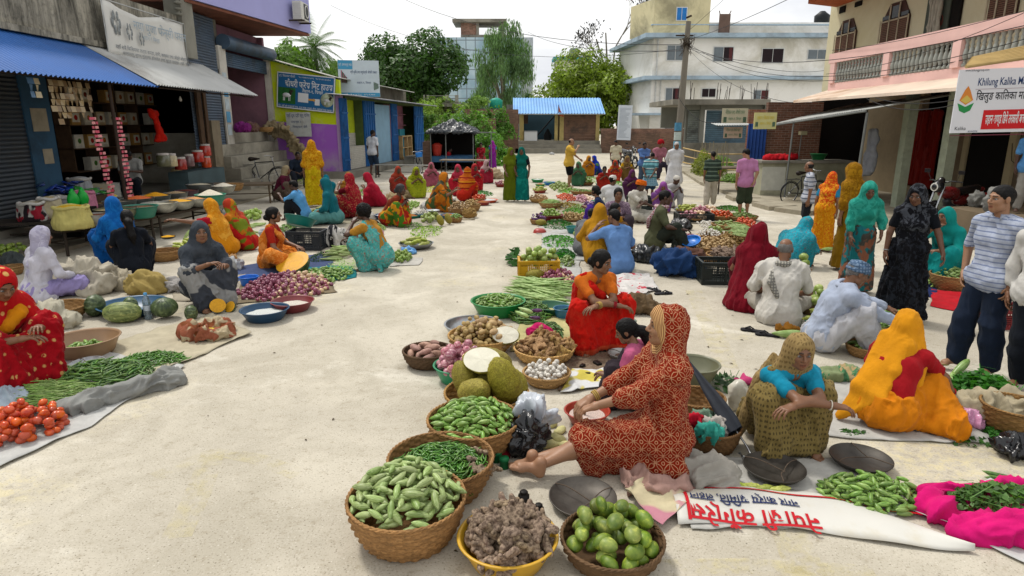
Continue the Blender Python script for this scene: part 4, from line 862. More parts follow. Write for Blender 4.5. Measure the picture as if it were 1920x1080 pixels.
def tree(name,label,px,py,Y,h,cw,trunk,leaf,n=9000,ls=.16,seed=0,blobs=None,ch=None,grp=None,cz=None,droop=0,tr=None,gap=.25):
 rs=np.random.RandomState(seed);base=YP(px,py,Y);base.z=0;o=empty(name,base);top(o,label,'tree',grp)
 ch=ch or h*.62;cz=cz or h-ch/2
 nb=blobs or 26;Bc=[]
 while len(Bc)<nb:
  p=rs.uniform(-1,1,3)
  if p@p<1 and p@p>.18:Bc.append(p*A3((cw/2,cw/2,ch/2))*A3((.86,.86,.86))+A3((0,0,cz)))
 Bc=A3(Bc);rad=rs.uniform(.13,.25,nb)*cw*.9
 mb=MB();tr=tr or h*.022;fork=A3((rs.uniform(-.2,.2),0,max(cz-ch*.42,h*.2)));mb.tube([(0,0,-.1),fork*A3((.5,.5,.5)),fork],[tr*1.3,tr,tr*.8],8)
 for c in Bc[:14]:m_=fork*.5+c*.5+rs.uniform(-.3,.3,3);mb.tube([fork,m_,c],[tr*.55,tr*.3,tr*.1],5,cap=False)
 mb.build('trunk',mat('bark_'+trunk,trunk,.9,.3,2,.5),o)
 k=rs.choice(nb,n,p=rad**2/(rad**2).sum());d=rs.normal(size=(n,3));d/=np.linalg.norm(d,axis=1)[:,None];rr=rs.uniform(.55,1.08,n)**.7
 Pc=Bc[k]+d*rad[k][:,None]*rr[:,None]*A3((1,1,.75));keep_=vn(Pc*1.1+seed)>-gap;Pc=Pc[keep_];d=d[keep_];n=len(Pc)
 if droop:Pc[:,2]-=rs.uniform(0,droop,n)
 nn_=d+rs.normal(size=(n,3))*.55+A3((0,0,.5));nn_/=np.linalg.norm(nn_,axis=1)[:,None];t=np.cross(nn_,rs.normal(size=(n,3)));t/=np.linalg.norm(t,axis=1)[:,None];b=np.cross(nn_,t)
 if droop:t=t*.3+A3((0,0,-1));t/=np.linalg.norm(t,axis=1)[:,None]
 L=(ls*rs.uniform(.6,1.3,n))[:,None];W_=L*(.5 if not droop else .22)
 V=np.stack([Pc-t*L,Pc+b*W_,Pc+t*L,Pc-b*W_],1).reshape(-1,3);F=np.arange(4*n).reshape(-1,4)
 tcol=np.repeat(rs.uniform(.55,1.35,n)[:,None],3,1);tcol=np.repeat(tcol,4,0)
 link('crown',mesh('crown',V,F,leaf_mat(leaf),smooth=False,col=tcol),o);return o
def leaf_mat(c,tr=.35):
 if 'leaf'+c in _MC:return _MC['leaf'+c]
 t=NT('leaves');a=t.n('Attribute',_attribute_name='Col').outputs['Color'];f=t.noise(.5,3,.6)
 cc=t.mix(1,t.ramp(f,[(.35,sc3(srgb(c),.75)),(.65,sc3(srgb(c),1.2))]),a,'MULTIPLY');m=t.fin(cc,.5,None,.35)
 tl=t.n('BsdfTranslucent',Color=t.mix(1,cc,(1.3,1.5,.5),'MULTIPLY'));mx=t.n('MixShader',i0=tr,i1=t.b.outputs[0],i2=tl.outputs[0]);t.t.links.new(mx.outputs[0],t.N['Material Output'].inputs['Surface'])
 _MC['leaf'+c]=m;return m
def backdrop_trees():
 tree('mango_tree','dense dark green round tree behind the green shop',782,200,62,10.8,9.6,'4a4034','3a5a22',30000,.19,1,46,ch=8.4,gap=.42)
 tree('eucalyptus_tree','tall drooping grey green tree before the glass building',944,200,85,15.0,7.8,'8a8272','5d7a50',24000,.26,2,40,ch=12.5,droop=1.2,gap=.2)
 tree('broadleaf_tree','wide yellow green tree behind the blue roofed shop',1108,220,66,8.9,10.6,'4f4638','7a8e2c',32000,.19,3,46,ch=7.4,gap=.38)
 tree('leafy_tree','bright leafy tree rising beside the lavender building',548,200,44,7.6,5.6,'4a4034','58782c',12000,.17,4,24,gap=.3)
 tree('leafy_tree','low pale tree behind the meat shop roof',610,200,50,6.6,7.5,'4a4034','6d8a48',11000,.17,5,24,gap=.3)
 tree('leafy_tree','small dark tree between the palm and the round tree',668,200,70,8.6,7,'4a4034','3c5428',9000,.19,8,20,gap=.3)
 tree('slender_tree','narrow pointed green tree at the foot of the eucalyptus',995,230,75,6.5,3,'4a4034','476b32',5000,.16,6,12,ch=6,gap=.5)
 tree('small_tree','small pale green tree behind the brick yard walls',838,260,56,4.6,5.5,'4a4034','7f9a46',7000,.13,9,16,ch=3.2,gap=.3)
 tree('small_tree','little leafy tree beside the green water tank',882,230,60,5.2,3.4,'4a4034','86a650',4500,.13,19,12,ch=3.,gap=.3)
 rs=random.Random(5);b=YP(1140,200,72);b.z=0;o=empty('bare_tree',b);top(o,'tall nearly leafless tree with thin branches against the sky','tree');mb=MB();lv=MB()
 def br(p,d,L,r,dep):
  q=p+d*L;mb.tube([p,(p+q)/2+Vector((rs.uniform(-.1,.1),0,.05))*L*.4,q],[r,r*.8,r*.6],5,cap=False)
  if dep<2:
   for _ in range(3):c=q+Vector((rs.uniform(-.5,.5),rs.uniform(-.5,.5),rs.uniform(-.4,.4)));a=rs.uniform(0,6);lv.add([c,c+Vector((.22*math.cos(a),.2*math.sin(a),.05)),c+Vector((0,.05,-.2))],[(0,1,2)])
  if dep==0:return
  for _ in range(rs.choice((2,3,3))):br(q if rs.random()<.6 else p+(q-p)*rs.uniform(.5,.9),(d+Vector((rs.uniform(-.75,.75),rs.uniform(-.75,.75),rs.uniform(-.1,.5)))).normalized(),L*rs.uniform(.6,.85),r*.6,dep-1)
 br(Vector((0,0,0)),Vector((.02,0,1)),6.6,.2,1);br(Vector((.1,0,6.4)),Vector((.12,0,1)),3.6,.12,5);br(Vector((.1,0,6.0)),Vector((-.4,0,1)).normalized(),2.8,.1,4)
 mb.build('trunk',mat('bark_grey','7a7468',.9),o);lv.build('crown',leaf_mat('8a9c52'),o)
 b=YP(597,200,46);b.z=0;o=empty('palm_tree',b);top(o,'feathery palm tree above the green shop roof','tree');mb=MB();mb.tube([(0,0,0),(.2,0,4),(0,0,7.2)],[.2,.16,.13],8);mb.build('trunk',mat('bark_palm','6d6250',.9),o)
 rs=np.random.RandomState(3);V=[];F=[]
 for k in range(44):
  a=k*2.4;el=R(72-3.0*k+rs.uniform(-8,8));L=rs.uniform(2.0,2.7);d=A3((math.cos(a)*math.cos(el),math.sin(a)*math.cos(el),math.sin(el)));p=A3((0,0,7.2));sp=[]
  for j in range(15):sp.append(p.copy());p=p+d*L/14;d=nz(d+A3((0,0,-.085)))
  for j in range(1,15):
   t_=nz(sp[j]-sp[j-1]);s=nz(np.cross(t_,UP)+1e-4)
   for sg in(-1,1):
    for q in(0,.5):l=.55*math.sin(PI*min(1,(j+.5)/15.))+.1;c=sp[j-1]*(1-q)+sp[j]*q;e=c+(s*sg*.8+t_*.6+A3((0,0,-.35)))*l;i0=len(V);V+=[c,c+t_*.05,e];F.append((i0,i0+1,i0+2))
 V=A3(V);link('crown',mesh('crown',V,np.array(F),leaf_mat('4f6a3a'),smooth=False,col=np.ones((len(V),3))),o)
backdrop_trees()
def bush(label,c,sz,leaf,n=3000,ls=.07,seed=0,name='bush'):
 rs=np.random.RandomState(seed);o=empty(name,c);top(o,label,'bush');sz=A3(sz)
 d=rs.normal(size=(n,3));d/=np.linalg.norm(d,axis=1)[:,None];d[:,2]=np.abs(d[:,2]);P_=d*sz*(rs.uniform(.3,1,n)**.5)[:,None];P_+=.25*sz*np.stack([vn(P_*2.3+i*7)for i in range(3)],1);P_[:,2]=np.abs(P_[:,2])
 nn_=d+rs.normal(size=(n,3))*.6;t=np.cross(nn_,rs.normal(size=(n,3)));t/=np.linalg.norm(t,axis=1)[:,None];b=np.cross(nn_,t);b/=np.linalg.norm(b,axis=1)[:,None];L=(ls*rs.uniform(.6,1.4,n))[:,None]
 V=np.stack([P_-t*L,P_+b*L*.5,P_+t*L,P_-b*L*.5],1).reshape(-1,3);link('foliage',mesh('foliage',V,np.arange(4*n).reshape(-1,4),leaf_mat(leaf),smooth=False,col=np.repeat(np.repeat(rs.uniform(.6,1.3,n)[:,None],3,1),4,0)),o)
 mb=MB()
 for k in range(7):a=k*.9;mb.tube([(0,0,0),(sz[0]*.5*math.cos(a),sz[1]*.5*math.sin(a),sz[2]*.6)],[.02,.008],4)
 mb.build('stem',mat('bark_grey','7a7468',.9),o)
def far_buildings():
 Y=118;g=empty('glass_building',(0,Y,0));top(g,'blue glass office block with brick rooftop room far behind','building');I=Vector((0,-Y,0));B=lambda mb,n,m:mb.build(n,m,g,I)
 t=NT('curtain_wall');sp=t.n('SeparateXYZ',Vector=t.tc.outputs['Object']).outputs;f=t.math('MULTIPLY',t.ramp(t.math('FRACT',t.math('MULTIPLY',sp[0],.62)),[(.08,0),(.12,1)]),t.ramp(t.math('FRACT',t.math('MULTIPLY',sp[2],.62)),[(.08,0),(.12,1)]))
 gl=t.fin(t.mix(f,srgb('66747c'),t.ramp(t.noise(.25,4,.6),[(.35,srgb('7e9cab')),(.65,srgb('a2b8c2'))])),.18,None,.7)
 mb=MB();RB(mb,812,70,978,232,Y,8);B(mb,'glass_wall',gl);mb=MB();RB(mb,975,70,999,232,Y+.5,8);B(mb,'side_wall',mat('bright_panel','b4bcc2',.5));mb=MB()
 for k in range(3):RB(mb,985,95+40*k,992,108+40*k,Y+.45,.1)
 B(mb,'window',mat('glass_dark','3a4450',.2));mb=MB();RB(mb,864,42,895,70,Y+1.2,4);B(mb,'rooftop_room',brick_mat('8a6a5c',.35));mb=MB()
 RB(mb,848,35,950,41,Y,7);RB(mb,893,41,898,70,Y+.9,.5);RB(mb,940,41,945,70,Y+.9,.5);RB(mb,864,65,955,70,Y+.8,5);B(mb,'roof_slab',CON())
 g=empty('distant_house',(14,120,0));top(g,'distant rooftop with teal ledge above the trees','building');mb=MB();RB(mb,1038,106,1110,112,110,5);mb.build('ledge',mat('teal_paint','3f9aa8',.7),g,Vector((-14,-120,0)));mb=MB();RB(mb,1042,112,1100,235,110.5,5);mb.build('wall',mat('pale_wall','c9c6ba',.8),g,Vector((-14,-120,0)));mb=MB();RB(mb,1070,90,1084,106,111,3);mb.build('water_tank',mat('tank','77808a',.6),g,Vector((-14,-120,0)))
 Y=56;X0=YP(1222,150,Y).x;X1=YP(1640,150,Y).x;g=empty('white_apartment_building',(X0,Y,0));top(g,'white three storey apartment building with pale blue ledges','building');I=Vector((-X0,-Y,0))
 B=lambda mb,n,m:mb.build(n,m,g,I);wh=mat('white_wall','f8f6f0',.85,.04,.5,.15,20,dirt='b3ae9d')
 z=lambda y:YP(1300,y,Y).z
 Dv=10
 def pb(mb,z0,z1,e,mi=0):mb.prism([(X0-e,Y-e),(X1+e,Y-e),(X1+e,Y+Dv+e),(X0-1.2-e,Y+Dv+e)],z0,z1,mi)
 mb=MB();pb(mb,0,z(62),0);RB(mb,1330,42,1640,66,Y+.5,.2);B(mb,'wall',wh)
 mb=MB();pb(mb,z(150),z(143),.75);pb(mb,z(72),z(64),.85);mb.prism([(X0-1.6,Y-.6),(X0+4,Y-.6),(X0+4,Y+3),(X0-1.6,Y+3)],z(216),z(212));B(mb,'ledge',mat('pale_blue_ledge','a7bccb',.8,.1,1,.2,dirt='6f7478'))
 mb=MB();a,b=YP(1226,30,Y).x,YP(1331,30,Y).x;mb.prism([(a,Y),(b,Y),(b,Y+4),(a-1.2,Y+4)],z(62),z(-3));B(mb,'stair_tower',mat('cream_tower','d8cea6',.85,.1,.6,.3,20,dirt='77725c'))
 mb=MB();pb(mb,z(-4),z(-7),-.0)if 0 else None;RB(mb,1222,45,1640,47,Y-.02,.3);B(mb,'parapet_cap',mat('pale_blue_ledge','a7bccb',.8))
 gl=mat('window_glass','57636a',.12,.25,1.5,0,spec=.7);fr=mat('window_frame','d8dad8',.5,.03);dk=mat('curtain_dark','2a2024',.8);rd=mat('curtain_red','5d3436',.85)
 W_=[(1250,84,1283,114,0),(1337,87,1376,116,1),(1428,90,1470,119,2),(1514,92,1552,112,0),(1247,164,1275,190,1),(1315,165,1343,183,2),(1412,168,1442,187,3),(1245,236,1278,256,0),(1268,13,1289,39,4)]
 for x0,y0,x1,y1,k in W_:
  mb=MB();RB(mb,x0,y0,x1,y1,Y-.06,.05);o=B(mb,'window',[fr])
  mb=MB();h_=(x0+x1)/2;RB(mb,x0+1.6,y0+1.5,h_-.6,y1-1.5,Y-.08,.015,2 if k==4 else(1 if k==2 else 0));RB(mb,h_+.6,y0+1.5,x1-1.6,y1-1.5,Y-.08,.015,(0,1,1,3,2)[k])
  if k==1:RB(mb,x1-9,y0+2,x1-3,y1-3,Y-.09,.008,3)
  mb.build('pane',[gl,dk,mat('blue_shutter','2a78c0',.6),rd],o)
 mb=MB();mb.tube([(X0+.35,Y-.12,3.8),(X0+.35,Y-.12,z(72))],.06,8);mb.tube([(X0+.75,Y-.12,3.8),(X0+.75,Y-.12,z(150))],.05,8);B(mb,'drain_pipe',mat('pipe','cfd0cc',.5));mb=MB();RB(mb,1348,26,1369,62,Y-.1,.05);mb.tube([YP(1350,26,Y),YP(1349,20,Y)],.04,5);mb.tube([YP(1368,26,Y),YP(1371,20,Y)],.04,5);B(mb,'rooftop_gate',mat('rust_sheet','6e5a50',.8,.2,2))
 o=empty('water_tank',YP(1540,46,Y+2));top(o,'black plastic water tank on the white roof','water tank');mb=MB();mb.lathe([(.001,0),(.6,0),(.62,.7),(.3,.95),(.2,1.05),(.001,1.05)],n=16);mb.build('tank',mat('black_tank','1d2226',.5),o)
 o=empty('water_tank',YP(930,252-55,62));top(o,'green plastic water tank on the low roof beyond the yard','water tank');mb=MB();mb.lathe([(.001,0),(.6,0),(.62,.7),(.3,.9),(.001,.95)],n=16);mb.build('tank',mat('green_tank','2aa088',.5),o);o.location=YP(930,203,62)
 g=empty('low_house',(-1,64,0));top(g,'low weathered house wall behind the brick yard','building');mb=MB();RB(mb,880,203,985,285,63,4);RB(mb,950,196,985,204,64,3);mb.build('wall',stained('8a8880','45433d'),g,Vector((1,-64,0)))
 g=empty('rooftop_terrace',(-5,58,0));top(g,'flat concrete terrace with railing posts beyond the blue shops','building');mb=MB();RB(mb,790,192,862,200,57,5);mb.build('slab',mat('pale_concrete','9c998e',.9),g,Vector((5,-58,0)));mb=MB()
 for x in(797,800,838,856):RB(mb,x-3,178,x+3,193,57,.4)
 mb.build('post',mat('pale_concrete','9c998e',.9),g,Vector((5,-58,0)));mb=MB();RB(mb,800,179,856,180,57.2,.06);RB(mb,800,185,856,186,57.2,.06);RB(mb,806,200,850,285,58,3,0);mb.build('railing',mat('pale_concrete','9c998e',.9),g,Vector((5,-58,0)))
far_buildings()
def yard():
 bk=brick_mat('755648');bd=brick_mat('6f5648',1,'5d564d')
 for lab,rects,Y,m in(('low brick wall beside the end of the blue shops',[(793,266,817,322)],34,bd),('broken brick wall of the yard with a ragged top',[(795,226,832,300),(832,236,872,300),(872,212,905,300),(905,222,930,295)],47,bk),('tall dark brick wall left of the twin shop',[(930,205,972,287)],50,bd),('long brick wall right of the twin shop',[(1127,250,1283,298)],50.5,bd),('upper course of pinkish bricks along the right wall',[(1127,241,1283,250.3)],50.6,bk)):
  mb=MB()
  for r_ in rects:RB(mb,*r_,Y,.3)
  if Y==47:RB(mb,872,205,990,232,54,.3)
  top(mb.build('brick_wall',m),lab,'brick wall')
 for k in range(0):pass
 o=empty('notice_board',YP(1169,262,49.8));top(o,'tall pale printed notice sheet leaning on the brick wall','notice');mb=MB();RB2=mb.box((0,0,1.25),(1.05,.04,2.55));mb.build('sheet',mat('notice','c3cad2',.6,.04,1,0),o)
 ik_=mat('ink_grey','6b7684',.7,0,1,0);mb=MB();rs=random.Random(2)
 for k in range(26):w_=rs.uniform(.4,.85);mb.box((-.42+w_/2,-.024,2.3-.085*k),(w_,.004,.02))
 mb.build('print',ik_,o);o.rotation_euler=(R(-3),R(2),0)
 bush('rambling green bush beside the tea stall',YP(905,318,36),(1.9,1.4,2.0),'5d8a34',7000,.09,3);bush('leafy creeper on the yard wall',YP(803,262,45.5),(1.0,.5,1.9),'55782f',2500,.09,4)
 bush('dense shrubs against the broken yard wall',YP(880,284,45.5),(2.4,.8,2.6),'6c9440',9000,.1,24);bush('trailing shrub over the yard wall top',YP(925,262,48),(1.7,.6,2.2),'5c8436',5000,.1,25);bush('weedy green plants by the bamboo fence',Vector((9.7,31,0)),(.8,1.6,.75),'6a8a3a',4000,.05,6);bush('tall yellow weeds by the power pole',Vector((8.3,27.6,0)),(.55,1.5,1.0),'7d8438',3500,.05,7);bush('low grass tuft at the pavement corner',Vector((8.2,24.2,.05)),(.4,.8,.35),'6f8e3c',1200,.04,8);bush('climbing plant on the yard corner wall',YP(845,262,44),(1.4,.8,1.6),'6c9440',3500,.1,14)
 g=empty('tea_stall',YP(852,322,32));g.scale=(.9,.9,.92);top(g,'dark tea stall hut roofed with black plastic sheeting','stall');V,F=sdf([tri((-1.35,-1.0,2.05),(1.25,-1.0,2.05),(0,0,2.65),.03,.1),tri((-1.35,-1,2.05),(0,0,2.65),(-1.3,1,2.1),.03,.1),tri((1.25,-1,2.05),(0,0,2.65),(1.3,1,2.1),.03,.1),tri((-1.3,1,2.1),(1.3,1,2.1),(0,0,2.65),.03,.1)],.04);V=disp(V,F,.06,5)
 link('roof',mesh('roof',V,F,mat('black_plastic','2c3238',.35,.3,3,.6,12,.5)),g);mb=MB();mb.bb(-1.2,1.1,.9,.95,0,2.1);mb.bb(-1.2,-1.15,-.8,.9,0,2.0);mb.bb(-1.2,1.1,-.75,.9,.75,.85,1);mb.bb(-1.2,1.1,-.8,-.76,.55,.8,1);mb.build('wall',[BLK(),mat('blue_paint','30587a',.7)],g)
 mb=MB()
 for x,y in((-1.15,-.85),(-.35,-.85),(1.1,-.85),(2.05,-.7)):mb.tube([(x,y,0),(x,y,2.08)],.03,6)
 mb.tube([(-.4,-1,2.08),(2.3,-.9,2.05)],.03,6);mb.build('post',mat('grey_post','777a78',.7),g)
 mb=MB();mb.lathe([(.2,0),(.26,.45),(.26,.5),(.1,.6)],(-.75,-.3,.8),14);top(mb.build('red_drum',mat('red_drum','a83226',.5),None,YP(850,322,32)),'red drum on the tea stall counter','drum')
yard()
def bench(name,label,c,L,W_,H,rz,col='7d6f5c',legs='3c342c',t=.05,grp=None,cat='bench'):
 o=empty(name,c,rz);top(o,label,cat,grp);mb=MB();n=max(1,int(W_/.18));
 for k in range(n):mb.box((0,-W_/2+W_*(k+.5)/n,H-t/2),(L,W_/n-.012,t))
 mb.build('top',mat('bench_'+col,col,.85,.25,3,.4,30,dirt='4d4336'),o,bevel=.004)
 for sx in(-1,1):
  for sy in(-1,1):mb=MB();mb.tube([(sx*(L/2-.08),sy*(W_/2-.05),0),(sx*(L/2-.09),sy*(W_/2-.06),H-t)],.025,6);mb.build('leg',mat('legs_'+legs,legs,.8,.2,4,.2),o)
 mb=MB();mb.tube([(-(L/2-.08),0,H*.45),(L/2-.08,0,H*.45)],.014,5)
 for sx in(-1,1):mb.tube([(sx*(L/2-.085),-W_/2+.05,H*.45),(sx*(L/2-.085),W_/2-.05,H*.45)],.014,5)
 mb.build('stretcher',mat('legs_'+legs,legs,.8,.2,4,.2),o);return o
def right_side():
 g=empty('balcony_building',(10,16,0));top(g,'cream building with pink balcony and deep peach canopy','building');I=Vector((-10,-16,0));B=lambda mb,n,m,b=0:mb.build(n,m,g,I,bevel=b)
 crm=mat('cream_wall','d8d0ae',.85,.07,.6,.15,20,dirt='b7ac86');pk=mat('pink_paint2','f2c8c0',.8,.07,1,.1,20);pc=mat('peach_slab','ecd8c4',.85,.12,1,.2,20,dirt='b08a68')
 mb=MB();mb.bb(11.5,11.75,4,24.6,3.35,6.6);mb.bb(11.5,16,24.6,24.85,3.35,6.6);B(mb,'upper_wall',crm)
 mb=MB();mb.bb(10.0,20,2,21.2,3.14,3.42);mb.bb(9.93,10.13,2,21.2,4.02,4.30)
 ys=[21.1,18.35,15.35,12.6]
 for k,y in enumerate((20.95,18.0,15.2,12.75)):mb.bb(9.94,10.12,y-.14,y+.14,3.42,4.02)
 mb.bb(9.94,10.12,12.3,12.62,3.42,4.02);mb.bb(10.13,13,21.0,21.2,3.42,4.3);B(mb,'balcony',pk)
 bal=[(.035,0),(.06,.02),(.06,.05),(.03,.09),(.035,.13),(.06,.22),(.062,.27),(.045,.36),(.028,.42),(.045,.45),(.028,.48),(.03,.52),(.055,.56),(.055,.6)]
 for y0,y1 in((18.2,20.75),(15.4,17.8),(12.95,15.0)):
  n=int((y1-y0)/.165)
  mb=MB()
  for k in range(n):mb.lathe(bal,(10.03,y0+.08+(y1-y0-.1)*k/(n-1),3.42),10)
  o=B(mb,'balustrade',mat('grey_baluster','9fa39c',.8,.1,3,.2))
 mb=MB();n=12
 mb.prism([(8.7,12.0),(10.2,12.0),(10.2,21.6),(8.7,20.6)],0,.07);
 for v in mb.v:v.z+=2.82+(v.x-8.7)*.24
 B(mb,'canopy',pc)
 wht=mat('white_corner','dcd9d0',.8,.06);mb=MB();mb.bb(9.9,10.2,11.7,12.3,3.0,5.2);mb.bb(9.9,10.1,4,11.7,3.0,3.5);mb.bb(9.88,10.14,4,11.7,4.25,4.45);B(mb,'corner_bay',wht);mb=MB()
 for k in range(12):mb.lathe([(r_*1.3,z_*1.2)for r_,z_ in bal],(10.0,11.5-.22*k,3.5),10)
 B(mb,'balustrade',wht);mb=MB();mb.bb(9.87,9.88,11.78,12.22,3.95,4.0);mb.add([(9.885,11.8,3.5),(9.885,12.2,3.5),(9.885,12.0,3.85)],[(0,1,2)]);mb.bb(9.85,9.87,8,11.7,4.2,4.26);B(mb,'ornament',mat('mint','9cc8b4',.7))
 mb=MB();mb.prism([(9.7,4),(13,4),(13,24.9),(9.2,23.8)],6.42,6.55);B(mb,'eave',mat('eave_grey','7a7468',.9,.2,1,.3));mb=MB();mb.prism([(10.6,4),(12,4),(12,24.7),(10.2,23.8)],6.2,6.415);B(mb,'eave_trim',mat('orange_trim','c0643c',.85))
 wd=mat('dark_wood','4a3026',.7,.2,3,.2);dk=BLK();iron=mat('iron_grille','6d6a64',.6)
 def win(px0,px1,yt,yb):
  a,b=XP(px1,(yt+yb)/2,11.5),XP(px0,(yt+yb)/2,11.5);y0,y1=a.y,b.y;zt=XP((px0+px1)/2,yt,11.5).z;zb=XP((px0+px1)/2,yb,11.5).z;ym=(y0+y1)/2;c=.25*(y1-y0)
  mb=MB();poly=[(y0,zb),(y1,zb),(y1,zt-c*1.3),(y1-c,zt),(y0+c,zt),(y0,zt-c*1.3)];n=len(poly)
  mb.add([(11.47,y,z_)for y,z_ in poly]+[(11.495,y,z_)for y,z_ in poly],[tuple(range(n))[::-1]]+[(k,(k+1)%n,n+(k+1)%n,n+k)for k in range(n)]);w_=B(mb,'window',wd)
  mb=MB()
  for q in(0,1,2):
   ya=y0+.06+(y1-y0-.06)*q/3;yb_=ya+(y1-y0-.06)/3-.06
   for k in range(14):z_=zb+.1+k*(zt-zb)*.55/14;mb.bb(11.43,11.465,ya,yb_,z_,z_+.03)
   mb.bb(11.44,11.468,ya,yb_,zb+(zt-zb)*.66,zt-c*.9 if q!=1 else zt-.1,1)
  mb.build('pane',[mat('slat_wood','57392c',.7),dk],w_,I)if 0 else mb.build('pane',[mat('slat_wood','7a5a48',.7),mat('glass_black','14161a',.15)],w_)
  mb=MB()
  for q in range(4):y_=y0+(y1-y0)*q/3;mb.bb(11.41,11.43,y_-.02,y_+.02,zb,zt-c*(1.2 if q in(0,3)else .1))
  mb.bb(11.41,11.43,y0,y1,zb+(zt-zb)*.6,zb+(zt-zb)*.63);mb.build('grille',mat('cream_grille','b9ab90',.7),w_)
 win(1569,1606,38,108);win(1655,1706,5,88);win(1860,1915,-60,42)
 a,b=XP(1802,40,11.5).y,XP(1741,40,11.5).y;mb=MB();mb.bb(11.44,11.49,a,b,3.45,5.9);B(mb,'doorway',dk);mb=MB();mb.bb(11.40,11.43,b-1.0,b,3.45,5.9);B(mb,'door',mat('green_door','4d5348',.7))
 mb=MB();k_=mat('swastika_red','7a3a34',.7,0,1,0);cy,cz=b-.62,4.85
 mb.tube([(11.39,cy+.17*math.cos(q),cz+.17*math.sin(q))for q in[2*PI*j/20 for j in range(21)]],.012,5,cap=False)
 for dy,dz,w1,h1 in((0,0,.2,.022),(0,0,.022,.2),(-.05,.1,.1,.022),(.05,-.1,.1,.022),(.1,.05,.022,.1),(-.1,-.05,.022,.1)):mb.box((11.39,cy+dy,cz+dz),(.01,w1,h1))
 B(mb,'emblem',k_);V,F=sdf([cone((0,.12*k,0),(0,.14*k+.03,2.2),.05,.035,.02)for k in range(4)],.03);V=disp(V,F,.02,14);link('curtain',mesh('curtain',V,F,cloth('b9b2a0','vstripe','6a6f80')),g,I+Vector((11.3,a+.6,3.6)))
 mb=MB();
 for p0,p1,y0,y1 in((1575,1587,10,26),(1604,1618,0,14)):a=XP(p1,y0,11.5);b=XP(p0,y1,11.5);mb.bb(11.46,11.49,a.y,b.y,b.z,a.z)
 B(mb,'vent',dk)
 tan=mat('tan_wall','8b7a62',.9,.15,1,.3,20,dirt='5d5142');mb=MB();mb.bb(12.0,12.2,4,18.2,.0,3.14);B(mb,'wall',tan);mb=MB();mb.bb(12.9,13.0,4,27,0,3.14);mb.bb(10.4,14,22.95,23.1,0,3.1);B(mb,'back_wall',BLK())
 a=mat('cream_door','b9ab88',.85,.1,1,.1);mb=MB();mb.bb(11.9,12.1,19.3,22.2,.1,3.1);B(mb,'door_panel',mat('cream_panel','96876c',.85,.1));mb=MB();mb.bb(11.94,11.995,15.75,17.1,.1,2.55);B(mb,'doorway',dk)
 mb=MB();mb.bb(11.9,11.985,17.12,17.3,.1,2.6);mb.bb(11.9,11.985,15.5,15.72,.1,2.6);mb.each('door_frame',a,g,I)
 mb=MB();
 for y in(15.05,16.7):mb.bb(9.93,10.15,y-.12,y+.12,.1,3.13)
 B(mb,'post',cloth('b8c0a8','floral','4d7050','5a7a58'));mb=MB();mb.bb(9.95,10.12,11.7,12.0,.1,3.13);B(mb,'pillar',tan)
 V,F=sdf([cone((0,.13*k,0),(0,.12*k+.05,2.0),.06,.05,.02)for k in range(9)],.035);V=disp(V,F,.04,8,al=.05);o=link('curtain',mesh('curtain',V,F,cloth('8a241c')),g,I+Vector((11.8,18.25,.5)));o['label']='dark red door curtain'
 mb=MB();mb.box((0,0,0),(.1,.22,.28));o=mb.build('meter_box',mat('meter','6d675c',.6),g,I+Vector((11.95,15.2,1.9)),bevel=.01);mb=MB();mb.tube([(11.9,15.6,1.75),(11.88,15.5,1.35),(11.88,15.3,1.25),(11.88,15.22,1.7)],.008,5);B(mb,'cable',mat('black','111111'))
 o=empty('tin_awning',(8,18,0));top(o,'rusted grey tin awning sheltering the counter shop','awning');p,q,r_,s_=XP(1447,233,8),XP(1624,205,8.2),Vector((10.6,15.0,2.95)),Vector((10.4,20.5,2.75))
 n=110;V=[];F=[]
 for i in range(n+1):
  t_=i/n;a=p.lerp(q,t_);b=s_.lerp(r_,t_);w_=.018*math.sin(2*PI*t_*48);V+=[a+Vector((0,0,w_)),b+Vector((0,0,w_))]
  if i:F.append((2*i-2,2*i,2*i+1,2*i-1))
 l_=link('sheet',mesh('sheet',V,F,TIN('aeb0ac','5f5a50')),o,Vector((-8,-18,0)));l_.modifiers.new('s','SOLIDIFY').thickness=.004
 mb=MB();mb.tube([(8.05,19.0,.1),(8.1,19.0,2.25)],.025,6);mb.tube([(8.3,15.6,.1),(8.25,15.4,2.45)],.03,6);mb.tube([p+Vector((0,0,-.04)),q+Vector((0,0,-.04))],.025,6);mb.build('prop',mat('grey_post','777a78',.7),o,Vector((-8,-18,0)))
 o=empty('shop_counter',(7.5,19.8,.1));top(o,'plastered masonry counter with faded whitewash front','counter');mb=MB();mb.bb(-.0,2.6,-.35,.35,0,.95);mb.build('base',mat('whitewash','aaa890',.9,.15,1.4,.3,25,dirt='6b6a55'),o);mb=MB();mb.bb(-.08,2.7,-.45,.45,.955,1.03);mb.build('slab',CON(),o,bevel=.01)
 mb=MB();mb.bb(-.0,0.0+.7,-.356,-.352,.15,.85);mb.build('panel',mat('white_panel','c9c9bd',.8,.1),o)
 mb=MB();V,F=sdf([ell((0,0,.05),(.45,.2,.08)),ell((.3,.05,.08),(.3,.15,.07))],.03);V=disp(V,F,.05,10);top(link('red_cloth',mesh('red_cloth',V,F,cloth('c8202a')),loc=(8.1,19.75,1.14)),'crumpled red cloth lying on the masonry counter','cloth')
 mb=MB();mb.lathe([(.16,0),(.24,.16),(.25,.16),(.25,.18),(.22,.17)],n=18);top(mb.build('basin',mat('green_plastic','2a7a44',.4),loc=(9.3,19.8,1.14)),'small green basin on the masonry counter','basin')
